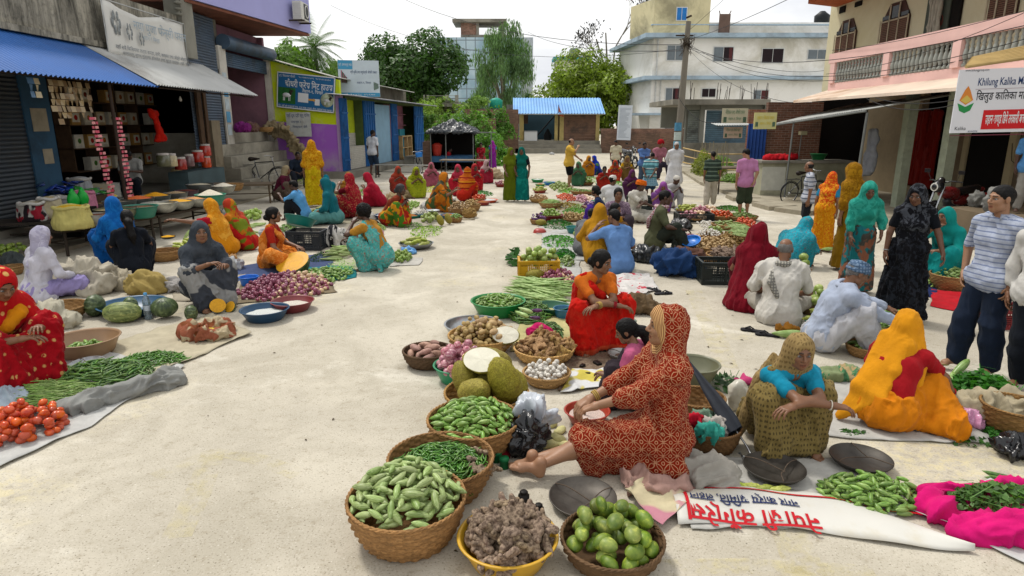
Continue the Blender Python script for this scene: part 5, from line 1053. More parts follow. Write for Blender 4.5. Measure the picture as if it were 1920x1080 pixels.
 o=empty('desk_fan',(8.65,19.7,1.13));top(o,'thin stand with pale tilted head on the counter','stand');mb=MB();mb.tube([(0,0,0),(.02,0,.75)],.015,6);mb.lathe([(.1,0),(.1,.02),(.01,.03)],n=12);mb.build('stem',mat('grey_post','777a78',.7),o);mb=MB();mb.box((.05,0,.8),(.22,.12,.1),rz=.3);mb.build('head',mat('pale_head','c8c4a0',.6),o);o.name='scale_stand'
 mb=MB();mb.bb(8.6,10.45,22.3,22.5,0,2.9);top(mb.build('brick_wall',brick_mat('6b4a3c')),'dark brick end wall inside the counter shop','brick wall')
 corr((7.95,22.2,.0),(1,0,0),(0,0,1),.62,2.2,.03,.12).build('blue_sheet',TIN('2a54a0','1e3c78'));top(bpy.data.objects['blue_sheet'],'tall blue corrugated panel beside the counter','panel')
 V,F=sdf([tri((0,0,0),(0,.25,0),(0,.3,-1.1),.04,.05),tri((0,0,0),(0,.3,-1.1),(0,-.05,-1.0),.04,.05)],.025);V=disp(V,F,.04,9);top(link('hanging_shirt',mesh('hanging_shirt',V,F,cloth('8f9299')),loc=(9.4,17.0,2.0)),'grey shirt hanging from the awning prop','shirt')
 o=empty('sign_board',(8.55,11.15,2.62));top(o,'white marketing company signboard with red label above the doorway','signboard');W_,H_=1.62,1.08
 W_,H_=1.6,.98;o.location=(7.92,10.6,2.56);o.rotation_euler=(R(3),R(-1.5),R(-10));mb=MB();mb.box((0,0,0),(W_,.03,H_));mb.build('board',mat('flex_white','e3e4ea',.5,.03,1,.05),o)
 na,re_,bk_,gr_=mat('ink_navy','27406e',.6,0,1,0),mat('ink_red','d0252a',.6,0,1,0),mat('ink_black','20222a',.6,0,1,0),mat('ink_green','2f9250',.6,0,1,0)
 text('Khilung Kalika Marketing Pvt.Ltd.',.165,na,o,(.12,-.018,.29),w=1.26,bold=.012);text('खिलुङ कालिका मार्केटीङ प्रा.लि.',.17,bk_,o,(.12,-.018,.07),w=1.24,bold=.012);text('www.khilunggroup.com',.05,bk_,o,(-.55,-.018,.475),w=.34);text('9801714466, 9703694220, 9817702242',.055,bk_,o,(.45,-.018,.475),w=.62);text('Prodution of:',.07,na,o,(.6,-.018,-.12),w=.26,bold=.01)
 mb=MB();mb.box((-.02,-.018,-.29),(.68,.006,.30));mb.build('red_label',re_,o,bevel=.0);text('लहान अण्ड डिपे तरकारी बजार',.2,mat('sign_white','e4e6e8',.6,0,1,0),o,(-.02,-.023,-.29),w=.6,bold=.02)
 mb=MB();mb.box((.12,-.017,.185),(1.3,.004,.004));mb.box((0,-.017,-.53),(W_,.004,.012));mb.build('rule',mat('ink_maroon','7a3a4a',.6,0,1,0),o)
 mb=MB()
 for mi,pts in((0,[(-.76,-.02),(-.72,-.14),(-.64,-.18),(-.64,-.08)]),(0,[(-.52,-.02),(-.56,-.14),(-.64,-.18),(-.64,-.08)]),(1,[(-.74,.02),(-.68,.18),(-.64,.24),(-.60,.17),(-.54,.02),(-.64,-.05)])):mb.add([(x,-.018-.001*mi,z_)for x,z_ in pts],[tuple(range(len(pts)))[::-1]],mi)
 mb.add([(-.72,-.0195,.02),(-.64,-.0195,.10),(-.56,-.0195,.02),(-.64,-.0195,-.03)],[(0,3,2,1)],2);mb.build('logo',[gr_,mat('ink_orange','dd8a3c',.6,0,1,0),mat('ink_gold','d8c060',.6,0,1,0)],o);text('K',.13,bk_,o,(.47,-.018,-.26),bold=.03);text('K.',.11,bk_,o,(.46,-.018,-.43),bold=.03);text('Khilung Kalika Agro Farm Pvt. Ltd.',.045,bk_,o,(.63,-.018,-.26),w=.22);text('Agro Farm, Lahan',.045,bk_,o,(.63,-.018,-.43),w=.22);text('Kalika',.08,bk_,o,(-.66,-.018,-.42),w=.16);text('BIO KHOJTEK',.04,na,o,(-.47,-.018,-.47),w=.14)
 mb=MB()
 for k in range(8):mb.tube([Vector((7.3+.1*k,10.85+.13*k,3.09+.03*k)),Vector((9.7,11.4+.13*k,3.42+.03*k))],.03,7)
 top(mb.build('bamboo_roof',mat('bamboo','c4a870',.6,.15,3,.2)),'lean-to of yellow bamboo poles above the white signboard','bamboo')
 mb=MB();mb.tube([(6.95,10.9,0),(7.0,10.9,3.2)],.03,6)if 0 else None
 for lab,x0,y0,x1,y1,Y,c in(('upper faded poster board on the unfinished shop corner',1354,203,1402,231,27,'cfc9ae'),('lower faded poster board below its tin ledge',1357,238,1392,259,27.2,'d0b8a4'),('yellow printed poster hanging at the tin awning corner',1414,211,1456,242,19,'d4cf90')):
  mb=MB();RB(mb,x0,y0,x1,y1,Y,.03);o=mb.build('poster_board',mat('poster_'+c,c,.6,.06));c_=YP((x0+x1)/2,(y0+y1)/2,Y);w_=(x1-x0)*Y/1239;
  me=o.data;top(o,lab,'poster');t1=mat('ink_yellow','d8c028',.6,0,1,0)if c=='d4cf90' else mat('ink_greenish','5d8a6a',.6,0,1,0)
  text('मेडिकल तथा औषधि पसल' if c!='d4cf90' else 'लहान १ किराना पसल',w_*.2,t1,o,(c_.x,Y-.012,c_.z+w_*.12),w=w_*.75);text('लहान-१, सिरहा',w_*.14,t1,o,(c_.x,Y-.012,c_.z-w_*.12),w=w_*.5)
  mb=MB();mb.box((c_.x-w_*.38,Y-.012,c_.z-w_*.15),(w_*.12,.004,w_*.2));mb.box((c_.x+w_*.38,Y-.012,c_.z-w_*.15),(w_*.12,.004,w_*.2));mb.build('picture',mat('pic_brown','57705a',.7,.4,9,0),o)
 mb=MB();a=YP(1344,235,27);b=YP(1410,232,26.5);corr(a,(1,-.15,0),(0,1,.1),1.5,.8,.02,.1).build('tin_ledge',TIN());top(bpy.data.objects['tin_ledge'],'small tin ledge between the two poster boards','ledge')
 Y=36;g=empty('unfinished_shop',YP(1370,200,Y)*1);g.location.z=0;I=-g.location;top(g,'unfinished concrete shop with grey blue roller shutters and roof rebars','shop');B=lambda mb,n,m:mb.build(n,m,g,I)
 mb=MB();RB(mb,1262,186,1445,196,Y-1,6);B(mb,'roof_slab',CON());mb=MB();RB(mb,1312,196,1320,284,Y-.1,.3);RB(mb,1285,196,1289,284,Y+.5,.3);RB(mb,1284,196,1440,206,Y,.3);RB(mb,1430,196,1445,300,Y-.2,.4);RB(mb,1240,196,1300,240,Y+5,.2);mb.each('pillar',mat('grey_pillar','7f8078',.9,.15,1,.3),g,I)
 mb=MB();a=YP(1320,270,Y).x;b=YP(1432,270,Y).x;rib_panel(mb,(a,Y),(b,Y),.6,YP(1370,203,Y).z,(0,-1,0),.11,.03);a2=YP(1289,250,Y+.3).x;rib_panel(mb,(a2,Y+.4),(YP(1312,250,Y+.3).x,Y+.1),.6,3.3,(0,-1,0),.11,.03,1);B(mb,'shutter',[shutter_mat('56707f'),shutter_mat('7f8681')])
 mb=MB();RB(mb,1284,268,1445,305,Y-.3,.5);B(mb,'plinth',CON());mb=MB();rs=random.Random(4)
 for c_ in(1298,1345,1362,1392,1412,1438):
  for k in range(4):p=YP(c_+rs.uniform(-5,5),187,Y+rs.uniform(0,3));mb.tube([p,p+Vector((rs.uniform(-.1,.1),0,rs.uniform(.5,1.0)))],.015,4)
 B(mb,'rebar',mat('rusty_iron','3b2f28',.8));mb=MB();RB(mb,1402,205,1445,290,30,.2);top(mb.build('brick_wall',brick_mat('7b5040')),'brick wall between the shutters and the counter','brick wall')
 o=empty('power_pole',YP(1268,305,33));top(o,'leaning concrete power pole tangled with wires','power pole');o.location.z=0;P0=o.location.copy();tp=YP(1291,40,33);mb=MB();mb.tube([Vector((0,0,-.1)),tp-P0],[.2,.12],10);mb.build('shaft',mat('pole_grey','7d776c',.9,.15,1,.3),o)
 q=YP(1288,75,33)-P0;rs=random.Random(9);mb=MB()
 for k in range(34):
  a=Vector((rs.uniform(-.35,.35),rs.uniform(-.2,.2),rs.uniform(-.35,.3)));mb.tube([q+a,q+a*.3+Vector((rs.uniform(-.2,.2),-.15,rs.uniform(-.3,.1))),q+Vector((rs.uniform(-.35,.35),0,rs.uniform(-.8,.0)))],.012,4)
 mb.build('wire_tangle',mat('tangle','4a3e32',.9),o);mb=MB();mb.tube([q+Vector((-.55,0,.2)),q+Vector((.3,0,.2))],.04,5);mb.tube([q+Vector((-.1,0,1.0)),q+Vector((.15,0,1.1))],.05,5);mb.build('crossarm',mat('rusty_iron','3b2f28',.8),o)
 mb=MB();rs2=[(0,'6aa0b8'),(1,'b8c4c0'),(2,'4f88a8')]
 for k in range(3):mb.lathe([(.205-.003*k,.95+.45*k),(.203-.003*k,1.35+.45*k)],n=12,mi=k)
 mb.build('poster',[mat('pp'+c,c,.7,.2,6,0)for _,c in rs2],o)
 wm=mat('wire','2a2a2c',.6,0,1,0);T=tp
 def sag(a,b,s,n=14):return[a.lerp(b,k/n)-Vector((0,0,s*4*(k/n)*(1-k/n)))for k in range(n+1)]
 P33=lambda x,y:YP(x,y,33)
 for k,(a,b,s,r_)in enumerate(((P33(1289,75),Vector((9.5,8,7.2)),.5,.016),(P33(1291,58),Vector((14,30,12)),.1,.012),(P33(1289,80),Vector((10.0,12.2,3.9)),1.2,.012),(P33(1288,85),Vector((10.0,14.5,3.6)),1.0,.012),(P33(1288,90),Vector((9.8,9.5,4.2)),.9,.014),(P33(1285,95),YP(990,60,100),.8,.03),(P33(1287,84),YP(720,-20,60),1.2,.022),(P33(1287,90),YP(620,10,50),1.6,.014),(P33(1288,88),Vector((8.75,20.4,2.8)),.5,.011),(P33(1270,178),Vector((9.6,30,2.4)),.6,.02),(P33(1288,95),YP(1252,205,50),1.2,.02),(P33(1287,86),YP(1560,130,55),.6,.02),(Vector((9.9,21,4.4)),Vector((9.8,9,4.6)),.25,.010),(Vector((9.8,21,3.7)),Vector((9.7,9,5.2)),.5,.010),(Vector((8.72,16,2.8)),Vector((7.9,10.8,2.75)),.18,.012),(Vector((8.72,16.4,2.8)),Vector((7.7,10.8,2.65)),.25,.012))):
  mb=MB();mb.tube(sag(a,b,s),r_*.7,4,cap=False);top(mb.build('overhead_wire',wm),'thin dark cable strung from the leaning power pole','cable','cables strung from the power pole')if k not in(12,13,14,15)else top(mb.build('overhead_wire',wm),'thin cable running along the pink balcony building','cable','cables along the balcony building')
 o=empty('bamboo_fence',(9,29,0));top(o,'rough bamboo stick fence before the shutter shop','fence');mb=MB();rs=random.Random(3);A_,B_=G(1302,322),G(1362,335)
 for k in range(22):p=A_.lerp(B_,k/21)+Vector((rs.uniform(-.1,.1),0,0));mb.tube([p,p+Vector((rs.uniform(-.08,.08),0,rs.uniform(.8,1.5)))],.018,5)
 mb.build('stake',mat('old_bamboo','8d8670',.8),o,Vector((-9,-29,0)));mb=MB()
 for z_ in(.25,.55,.9):mb.tube([A_+Vector((-.6,0,z_+.2)),A_.lerp(B_,.5)+Vector((0,-.1,z_)),B_+Vector((.7,0,z_+.1))],.028,6)
 mb.build('rail',mat('bamboo','c4a870',.6,.15,3,.2),o,Vector((-9,-29,0)))
 bench('display_table','rough table of meat before the shutter shop',G(1375,362),1.5,.8,.85,.1,'6d6052',grp=None,cat='table')
right_side()
bench('metal_bench','narrow metal bench before the blue shops',G(757,334),2.5,.4,.55,R(-12),'8a8a84','3a3c3e',.03)
bench('wooden_table','old wooden table beside the tea stall',G(872,325),2.2,.8,.62,R(-8),'8a7d6c')
# ------ produce
PR={}
def lathe_np(prof,n=12,bend=0,sq=1):
 V=[];m=len(prof)
 for r,x in prof:
  for j in range(n):a=2*PI*j/n;V.append((x,r*math.cos(a),r*math.sin(a)*sq+bend*x*x))
 F=[(k*n+j,(k+1)*n+j,(k+1)*n+(j+1)%n,k*n+(j+1)%n)for k in range(m-1)for j in range(n)]
 return A3(V),np.array(F)
def spindle(L,r,p=.75,n=12,m=10,bend=0,tip=0):
 pr=[]
 for k in range(m+1):t=k/m;pr.append((max(r*math.sin(PI*t)**p*(1+tip*(t-.5)),.0004),(t-.5)*L))
 return lathe_np(pr,n,bend)
def lump(V,a,f,s=0):N=V/np.maximum(np.linalg.norm(V,axis=1),1e-6)[:,None];return V+N*(a*vn(V*f+s))[:,None]
def veg_mat(name,c1,c2,stripes=0,rough=.4,sc=60,bump=.1,rnd=.7,tip=None,L=.1,spots=None,bs=90):
 t=NT(name);
 if stripes:f=t.noise(1,3,.6,t.map((8,sc,sc)),.3)
 else:f=t.noise(sc,4,.6)
 c=t.ramp(f,[(.38,sc3(srgb(c1),.74)),(.62,sc3(srgb(c2),.8))])
 if tip:x=t.n('SeparateXYZ',Vector=t.tc.outputs['Object']).outputs[0];c=t.mix(t.ramp(t.math('MULTIPLY_ADD',x,1/L,.5),[(.80,0),(.97,1)]),c,srgb(tip))
 if spots:c=t.mix(t.ramp(t.noise(22,5,.7),[(.56,0),(.66,.8)]),c,srgb(spots))
 o=t.n('ObjectInfo').outputs['Random'];c=t.n('HueSaturation',Hue=t.math('MULTIPLY_ADD',o,.03*rnd,.5-.015*rnd),Saturation=t.math('MULTIPLY_ADD',o,.2*rnd,1-.1*rnd),Value=t.math('MULTIPLY_ADD',t.math('FRACT',t.math('MULTIPLY',o,7.3)),.55*rnd,1-.3*rnd),Color=c).outputs[0]
 return t.fin(c,rough,t.bump(t.noise(bs,4,.6),bump,.004),.4)
def reg(name,geos,m):
 L=[]
 for i,(V,F)in enumerate(geos):L.append((mesh(name,V,F,m),V,F))
 PR[name]=L
def protos():
 rs=np.random.RandomState(1)
 pm=veg_mat('pointed_gourd','86a052','b4c684',1,.42,230,.1,.8)
 reg('pointed_gourd',[spindle(.112,.0185,.62,bend=b,tip=t)for b,t in((1.2,.2),(2.5,-.2),(.4,.1))],pm)
 reg('ivy_gourd',[spindle(.088,.0155,.6,bend=b)for b in(1,2.5)],veg_mat('ivy_gourd','5a8434','9cbc60',1,.35,260,.1,.8))
 reg('green_chilli',[spindle(L,.0062,.5,7,8,b,-.7)for L,b in((.085,3),(.1,5),(.075,-4),(.11,8))],veg_mat('green_chilli','3c6a24','6c9c40',0,.25,60,.1,.9))
 reg('mango',[(lump(spindle(.112,.041,.55,14,12)[0]*A3((1,1,.86)),.0016,16,s),spindle(.112,.041,.55,14,12)[1])for s in(0,5)],veg_mat('mango','627e2c','8a9c40',0,.5,18,.1,.9,spots='a8b048'))
 reg('tomato',[spindle(.074,.0275,.48,14,12)],veg_mat('tomato','d04018','e4682a',0,.25,18,.03,.35,tip='b04a28',L=.074))
 reg('onion',[(spindle(.062,.031,.52,12,12)),(spindle(.07,.027,.55,12,12))],veg_mat('onion','7a2c46','a8627a',1,.35,120,.1,.9,tip='cdb08c',L=.062))
 reg('pink_onion',[(spindle(.078,.034,.52,12,12))],veg_mat('pink_onion','a8506c','d8a8ac',1,.3,90,.1,.8,tip='dcc0a0',L=.078))
 reg('potato',[(lump(spindle(.07*s,.027*s,.5,12,10)[0],.007,24,i),spindle(.07,.027,.5,12,10)[1])for i,s in enumerate((1,.8,1.2))],veg_mat('potato','ad8c5c','c8ab7c',0,.7,30,.25,.8))
 reg('sweet_potato',[(lump(spindle(.15,.03,.6,12,12)[0],.008,16,3),spindle(.15,.03,.6,12,12)[1])],veg_mat('sweet_potato','a07868','b99484',0,.7,30,.25,.6))
 g=[]
 for s in range(4):
  r_=random.Random(s+3);p=[];q=A3((-.055,0,0));d=nz((1,.1,0))
  for k in range(3):e=q+d*.036;p.append(cone(q,e,.0165,.0185,.008));
  q=A3((-.06,0,0));dd=nz((1,r_.uniform(-.3,.3),0))
  for k in range(4):
   e=q+dd*.028;p.append(cone(q,e,.0165,.019,.005))
   for sg in(-1,1):
    if r_.random()<.8:b=nz((r_.uniform(-.6,.6),sg,r_.uniform(-.3,.6)));L_=r_.uniform(.022,.034);p+=[cone(e,e+b*L_,.014,.0165,.005),ell(e+b*(L_+.014)+dd*.006,(.014,.014,.013),.004)]
   q=e;dd=nz(dd+A3((0,r_.uniform(-.5,.5),r_.uniform(-.2,.3))))
  V,F=sdf(p,.0062);g.append((V,F))
 reg('ginger',g,veg_mat('ginger','5f4c3c','a8927a',0,.85,60,.35,.7,spots='6d5648',bs=120))
 reg('turmeric',g,veg_mat('turmeric','86643c','b6935e',0,.85,60,.35,.7,bs=120))
 reg('okra',[spindle(.13,.0085,.55,7,8,b,-.6)for b in(1.5,-1,3)],veg_mat('okra','33602a','6f9440',0,.5,40,.1,.9))
 reg('long_bean',[],pm)
 L=[]
 for i in range(5):
  r_=random.Random(i);n,m=6,14;a1,a2=r_.uniform(-.12,.12),r_.uniform(-.06,.06);ln=r_.uniform(.36,.5);V=[]
  for k in range(m+1):
   t=k/m-.5;r=.0052*math.sin(PI*(k/m*.96+.02))**.25
   for j in range(n):b=2*PI*j/n;V.append((t*ln,a1*(t*t-.1)+a2*math.sin(t*9)*.3+r*math.cos(b),r*math.sin(b)+.02*math.sin(t*7+i)*.3))
  L.append((A3(V),np.array([(k*n+j,(k+1)*n+j,(k+1)*n+(j+1)%n,k*n+(j+1)%n)for k in range(m)for j in range(n)])))
 reg('long_bean',L,veg_mat('long_bean','6d9440','9ab862',0,.5,20,.05,.9))
 reg('cucumber',[spindle(.19,.022,.42,10,10,b)for b in(.6,1.4)],veg_mat('cucumber','5d8230','9cb45e',1,.4,150,.15,.8))
 reg('ridge_gourd',[spindle(.34,.024,.45,8,12,b,.4)for b in(.5,1.)],veg_mat('ridge_gourd','7d9c48','b4c47c',1,.5,160,.15,.8))
 reg('bottle_gourd',[spindle(.36,.045,.55,14,14,.2,.7)],veg_mat('bottle_gourd','8fb05c','b4cc86',1,.35,40,.05,.6))
 reg('bitter_gourd',[(lump(spindle(.19,.028,.6,16,22)[0],.009,90,2),spindle(.19,.028,.6,16,22)[1])],veg_mat('bitter_gourd','9cab3a','c0c860',1,.45,80,.4,.9))
 reg('aubergine',[spindle(.16,.03,.5,12,12,.8,.5)],veg_mat('aubergine','4a2650','6d3f74',0,.2,10,.03,.6))
 reg('round_lime',[spindle(.06,.031,.5,10,9)],veg_mat('round_lime','7c9c40','a4bc60',0,.4,30,.05,.7))
 reg('large_green_fruit',[spindle(.11,.047,.52,12,10)],veg_mat('large_green_fruit','84a040','b4c470',0,.35,16,.05,.7))
 reg('garlic',[spindle(.045,.021,.55,9,8)],veg_mat('garlic','d8d2c8','ece8de',1,.6,120,.1,.3))
 n=40;V,F=spindle(.3,.15,.45,n,20)
 def rib(V,k,a):th=np.arctan2(V[:,2],V[:,1]);s=1-a*(1-np.abs(np.sin(th*k/2)))**2*1.2;W_=V.copy();W_[:,1]*=s;W_[:,2]*=s;return W_
 reg('pumpkin',[(rib(V*A3((.78,1,1)),14,.16),F)],veg_mat('pumpkin','33452a','5f6f45',1,.45,26,.15,.4,spots='7f8f62'))
 reg('long_pumpkin',[(rib(spindle(.42,.125,.42,n,20)[0],12,.08),F)],veg_mat('long_pumpkin','5d6c38','8a9458',1,.45,40,.15,.5,spots='a5a86a'))
 reg('jackfruit',[(lump(lump(spindle(.44,.135,.5,40,40)[0],.03,6,1),.008,75,2),spindle(.44,.135,.5,40,40)[1])],veg_mat('jackfruit','7c7020','a69a3a',0,.7,90,.9,.4,spots='6b5a20',bs=140))
 reg('leafy_stalk',[spindle(.3,.006,.4,5,6,.4)],veg_mat('leafy_stalk','86a858','b4cc84',0,.5,20,.05,.8))
protos()
def heapgen(c,rx,ry,h,n,size,th,seed=0,rz=0,tilt=.35,align=None,spread=.35,flat=1.6,layers=1.5):
 """drop n pieces one by one on a dome-shaped heap; returns [(pos, euler, scale)]"""
 rs=np.random.RandomState(seed);g=max(th*.55,.008);N=int(2.4*max(rx,ry)/g)+4;xs=(np.arange(N)-N/2)*g;X,Y=np.meshgrid(xs,xs,indexing='ij')
 rr=(X/rx)**2+(Y/ry)**2;dome=h*np.clip(1-rr**(flat/2),0,1);H=np.maximum(dome-th*layers,0);out=[]
 for i in range(n):
  best=None
  for _ in range(14):
   a=rs.uniform(0,2*PI);r=math.sqrt(rs.uniform(0,1))*.97;x,y=rx*r*math.cos(a),ry*r*math.sin(a);yaw=rs.uniform(0,PI)if align is None else align+rs.normal()*spread
   k=np.linspace(-.42,.42,5)*size;px_,py_=x+k*math.cos(yaw),y+k*math.sin(yaw);ix=np.clip((px_/g+N/2).astype(int),0,N-1);iy=np.clip((py_/g+N/2).astype(int),0,N-1)
   hh=H[ix,iy];z=hh.max();d=dome[ix[2],iy[2]];s=z-d
   if best is None or s<best[0]:best=(s,x,y,yaw,hh,ix,iy,k)
  s,x,y,yaw,hh,ix,iy,k=best
  if s>th*.9:continue
  A_=np.polyfit(k,hh,1)if size>th*1.4 else(0,hh.max());pitch=float(np.clip(math.atan(A_[0]),-tilt*1.6,tilt*1.6));zc=max(float(np.mean(hh)),hh.max()-abs(A_[0])*size*.3)+th*.45
  for a_,b_,kk in zip(ix,iy,k):
   w_=max(1,int(th*.42/g));sl1=slice(max(0,a_-w_),a_+w_+1);sl2_=slice(max(0,b_-w_),b_+w_+1);H[sl1,sl2_]=np.maximum(H[sl1,sl2_],zc+math.tan(pitch)*kk+th*.36)
  cx,sx=math.cos(rz),math.sin(rz);out.append((Vector((c[0]+x*cx-y*sx,c[1]+x*sx+y*cx,c[2]+zc)),(rs.uniform(0,6.28),-pitch+rs.normal()*.06,yaw+rz),rs.uniform(.82,1.15)))
 return out
def scatter(kind,T,label,cat,grp,sc=1,nm=None):
 L=PR[kind]
 for i,(p,e,s)in enumerate(T):
  o=bpy.data.objects.new(nm or kind,L[i%len(L)][0]);C.objects.link(o);o.location=p;o.rotation_euler=Euler(e);o.scale=(s*sc,)*3;top(o,label,cat,grp)
def mass(kind,T,label,name,sc=1):
 L=PR[kind];Vs,Fs=[],[];n=0
 for i,(p,e,s)in enumerate(T):
  _,V,F=L[i%len(L)];M=A3(Euler(e).to_matrix())*s*sc;V2=V@M.T+A3(p);Vs.append(V2);Fs.append(F+n);n+=len(V)
 V=np.concatenate(Vs);o=V.mean(0);me=mesh(name,V-o,np.concatenate(Fs),L[0][0].materials[0]);return top(link(name,me,loc=o),label,None,None,'stuff')
SZ=dict(pointed_gourd=(.112,.036),ivy_gourd=(.088,.03),green_chilli=(.09,.011),mango=(.11,.075),tomato=(.072,.052),onion=(.06,.052),pink_onion=(.075,.06),potato=(.07,.05),sweet_potato=(.15,.055),ginger=(.13,.045),turmeric=(.13,.045),okra=(.12,.016),long_bean=(.3,.009),cucumber=(.18,.042),ridge_gourd=(.32,.046),bottle_gourd=(.35,.085),bitter_gourd=(.18,.055),aubergine=(.16,.058),round_lime=(.06,.058),large_green_fruit=(.11,.09),garlic=(.045,.04),leafy_stalk=(.28,.012))
def pile(kind,c,rx,ry,h,n,label,cat=None,grp=None,ind=True,sc=1,seed=0,nm=None,**k):
 s,t=SZ[kind]
 if ind and n>25:mass(kind,heapgen((c[0],c[1],c[2]),rx*.95,ry*.95,max(h-t*sc*.9,.001),int(n*.7),s*sc,t*sc,seed=seed+5,**{**k,'layers':1.2}),'lower layer of '+label.split(' in ')[0].split(' on ')[0].split(' at ')[0]+' pieces',kind+'_heap',sc)
 T=heapgen(c,rx,ry,h,n,s*sc,t*sc,seed=seed,**k)
 if ind:scatter(kind,T,label,cat or(nm or kind).replace('_',' '),grp or label,sc,nm)
 else:mass(kind,T,label,kind+'_heap',sc)
 # ------ containers
def wick(c='8a6a42',d='4f3a22'):
 k='wick'+c
 if k in _MC:return _MC[k]
 t=NT('wicker');f=t.noise(7,5,.7,t.map((1,1,9)));g=t.noise(60,4,.6,t.map((1,1,3)))
 cc=t.mix(t.ramp(g,[(.3,.6),(.55,0)]),t.ramp(f,[(.3,sc3(srgb(c),.7)),(.5,sc3(srgb(c),1.25)),(.7,sc3(srgb(c),1.8))]),srgb(d));_MC[k]=t.fin(cc,.72,t.bump(g,.5,.004),.25);return _MC[k]
def basket(c,r,h,label,col='8a6a42',rb=.72,rz=0,tilt=(0,0),grp=None,fine=1,open_=0,cat='basket'):
 o=empty('basket',c,rz);o.rotation_euler=(tilt[0],tilt[1],rz);top(o,label,cat,grp);nu=int(44*fine)*2;nv=max(6,int(h/.021));V=[];F=[]
 for k in range(nv*2+1):
  t=k/(nv*2);R0=r*(rb+(1-rb)*math.sin(t*PI/2)**.85)
  for j in range(nu):
   a=2*PI*j/nu;wv=.0075*math.sin(PI*t*nv*1.0)*(1 if(j//2)%2 else-1)if not open_ else 0
   w2=.0035*(1-abs(math.sin(PI*t*nv)))
   V.append(((R0+wv-w2)*math.cos(a),(R0+wv-w2)*math.sin(a),h*t+.003*math.sin(a*3+k)))
 for k in range(nv*2):
  if open_ and(k%4==1 or k%4==2)and k>2 and k<nv*2-3:
   F+=[(k*nu+j,k*nu+(j+1)%nu,(k+1)*nu+(j+1)%nu,(k+1)*nu+j)for j in range(nu)if(j//3)%2];continue
  F+=[(k*nu+j,k*nu+(j+1)%nu,(k+1)*nu+(j+1)%nu,(k+1)*nu+j)for j in range(nu)]
 b=len(V);V.append((0,0,.012));F+=[(b,(j+1)%nu,j)for j in range(nu)]
 w_=link('weave',mesh('weave',V,F,wick(col)),o);m=w_.modifiers.new('s','SOLIDIFY');m.thickness=.006;m.offset=-1
 mb=MB();n=60
 for q in(0,1,2):
  pts=[]
  for j in range(n+1):a=2*PI*j/n;ph=a*18+q*2.1;rr=r+.006*math.cos(ph);pts.append((rr*math.cos(a),rr*math.sin(a),h+.004+.007*math.sin(ph)))
  mb.tube(pts,.0065,5,cap=False)
 mb.build('rim',wick(col),o);return o
def tub(c,r,h,label,col,fill=None,kind='tub',rb=.72,grp=None,tilt=(0,0),name='basin',metal=0,rz=0,rough=.38,cat=None):
 o=empty(name,c,rz);o.rotation_euler=(tilt[0],tilt[1],rz);top(o,label,cat or name.replace('_',' '),grp)
 if kind=='tub':pr=[(.001,.006),(r*rb*.96,.006),(r*rb,.0),(r*(rb+.03),h*.06),(r*.955,h*.86),(r*.96,h*.9)];ins=[(r*.945,h*.9),(r*(rb+.0),h*.08),(.001,.014)];rim=[(r*.955,h*.90),(r,h*.93),(r+.008,h*.965),(r+.004,h),(r*.97,h),(r*.94,h*.9)]
 else:
  pr=[(r*.30,0),(r*.42,.004)]+[(r*(.42+.56*math.sin(t*PI/2)),h*.95*(1-math.cos(t*PI/2))+.004)for t in np.linspace(.1,1,9)];ins=[(a-.004,b+.003)for a,b in pr[::-1]]+[(.001,.006)];pr=[(.001,0)]+pr;rim=[(r*.97,h*.95),(r*1.03,h*.985),(r*1.035,h*1.0),(r*1.01,h*1.005),(r*.965,h*.97)]
 m=mat('basin_'+col,col,rough,.10,6,.08,30,.45,.75 if metal else 0,dirt=None if not metal else '6c6a62');mb=MB();n=40 if r>.12 else 28;mb.lathe(pr,n=n);mb.lathe(ins,n=n);mb.build('bowl',m,o);mb=MB();mb.lathe(rim,n=n);mb.build('rim',m,o)
 if fill:
  fc,fh,fl,fn=fill;R0=r*(.90 if fl>.7 else .8)if kind=='tub' else r*math.sin(min(1,fl+.1)*PI/2)*.96;N=34;V=[(0,0,fh)];F=[]
  for k in range(1,9):
   for j in range(N):a=2*PI*j/N;q=k/8;V.append((R0*q*math.cos(a),R0*q*math.sin(a),fh*(1-q**1.15)))
  for k in range(8):
   for j in range(N):
    if k==0:F.append((0,1+j,1+(j+1)%N))
    else:F.append((1+(k-1)*N+j,1+k*N+j,1+k*N+(j+1)%N,1+(k-1)*N+(j+1)%N))
  V=A3(V);V[:,2]+=.004*vn(V*30)+.006*vn(V*11);mm=NT('grain');f=mm.noise(150,3,.7);cc=mm.ramp(f,[(.35,sc3(srgb(fc),.62)),(.62,sc3(srgb(fc),1.15))]);mm=mm.fin(cc,.85,mm.bump(f,.9,.006),.15)
  g=link(fn or 'grain',mesh('grain',V,F,mm),loc=Vector(c)+Vector((0,0,h*fl)));g['kind']='stuff';g['label']='loose heap in the '+' '.join(label.split()[:9])
 return o
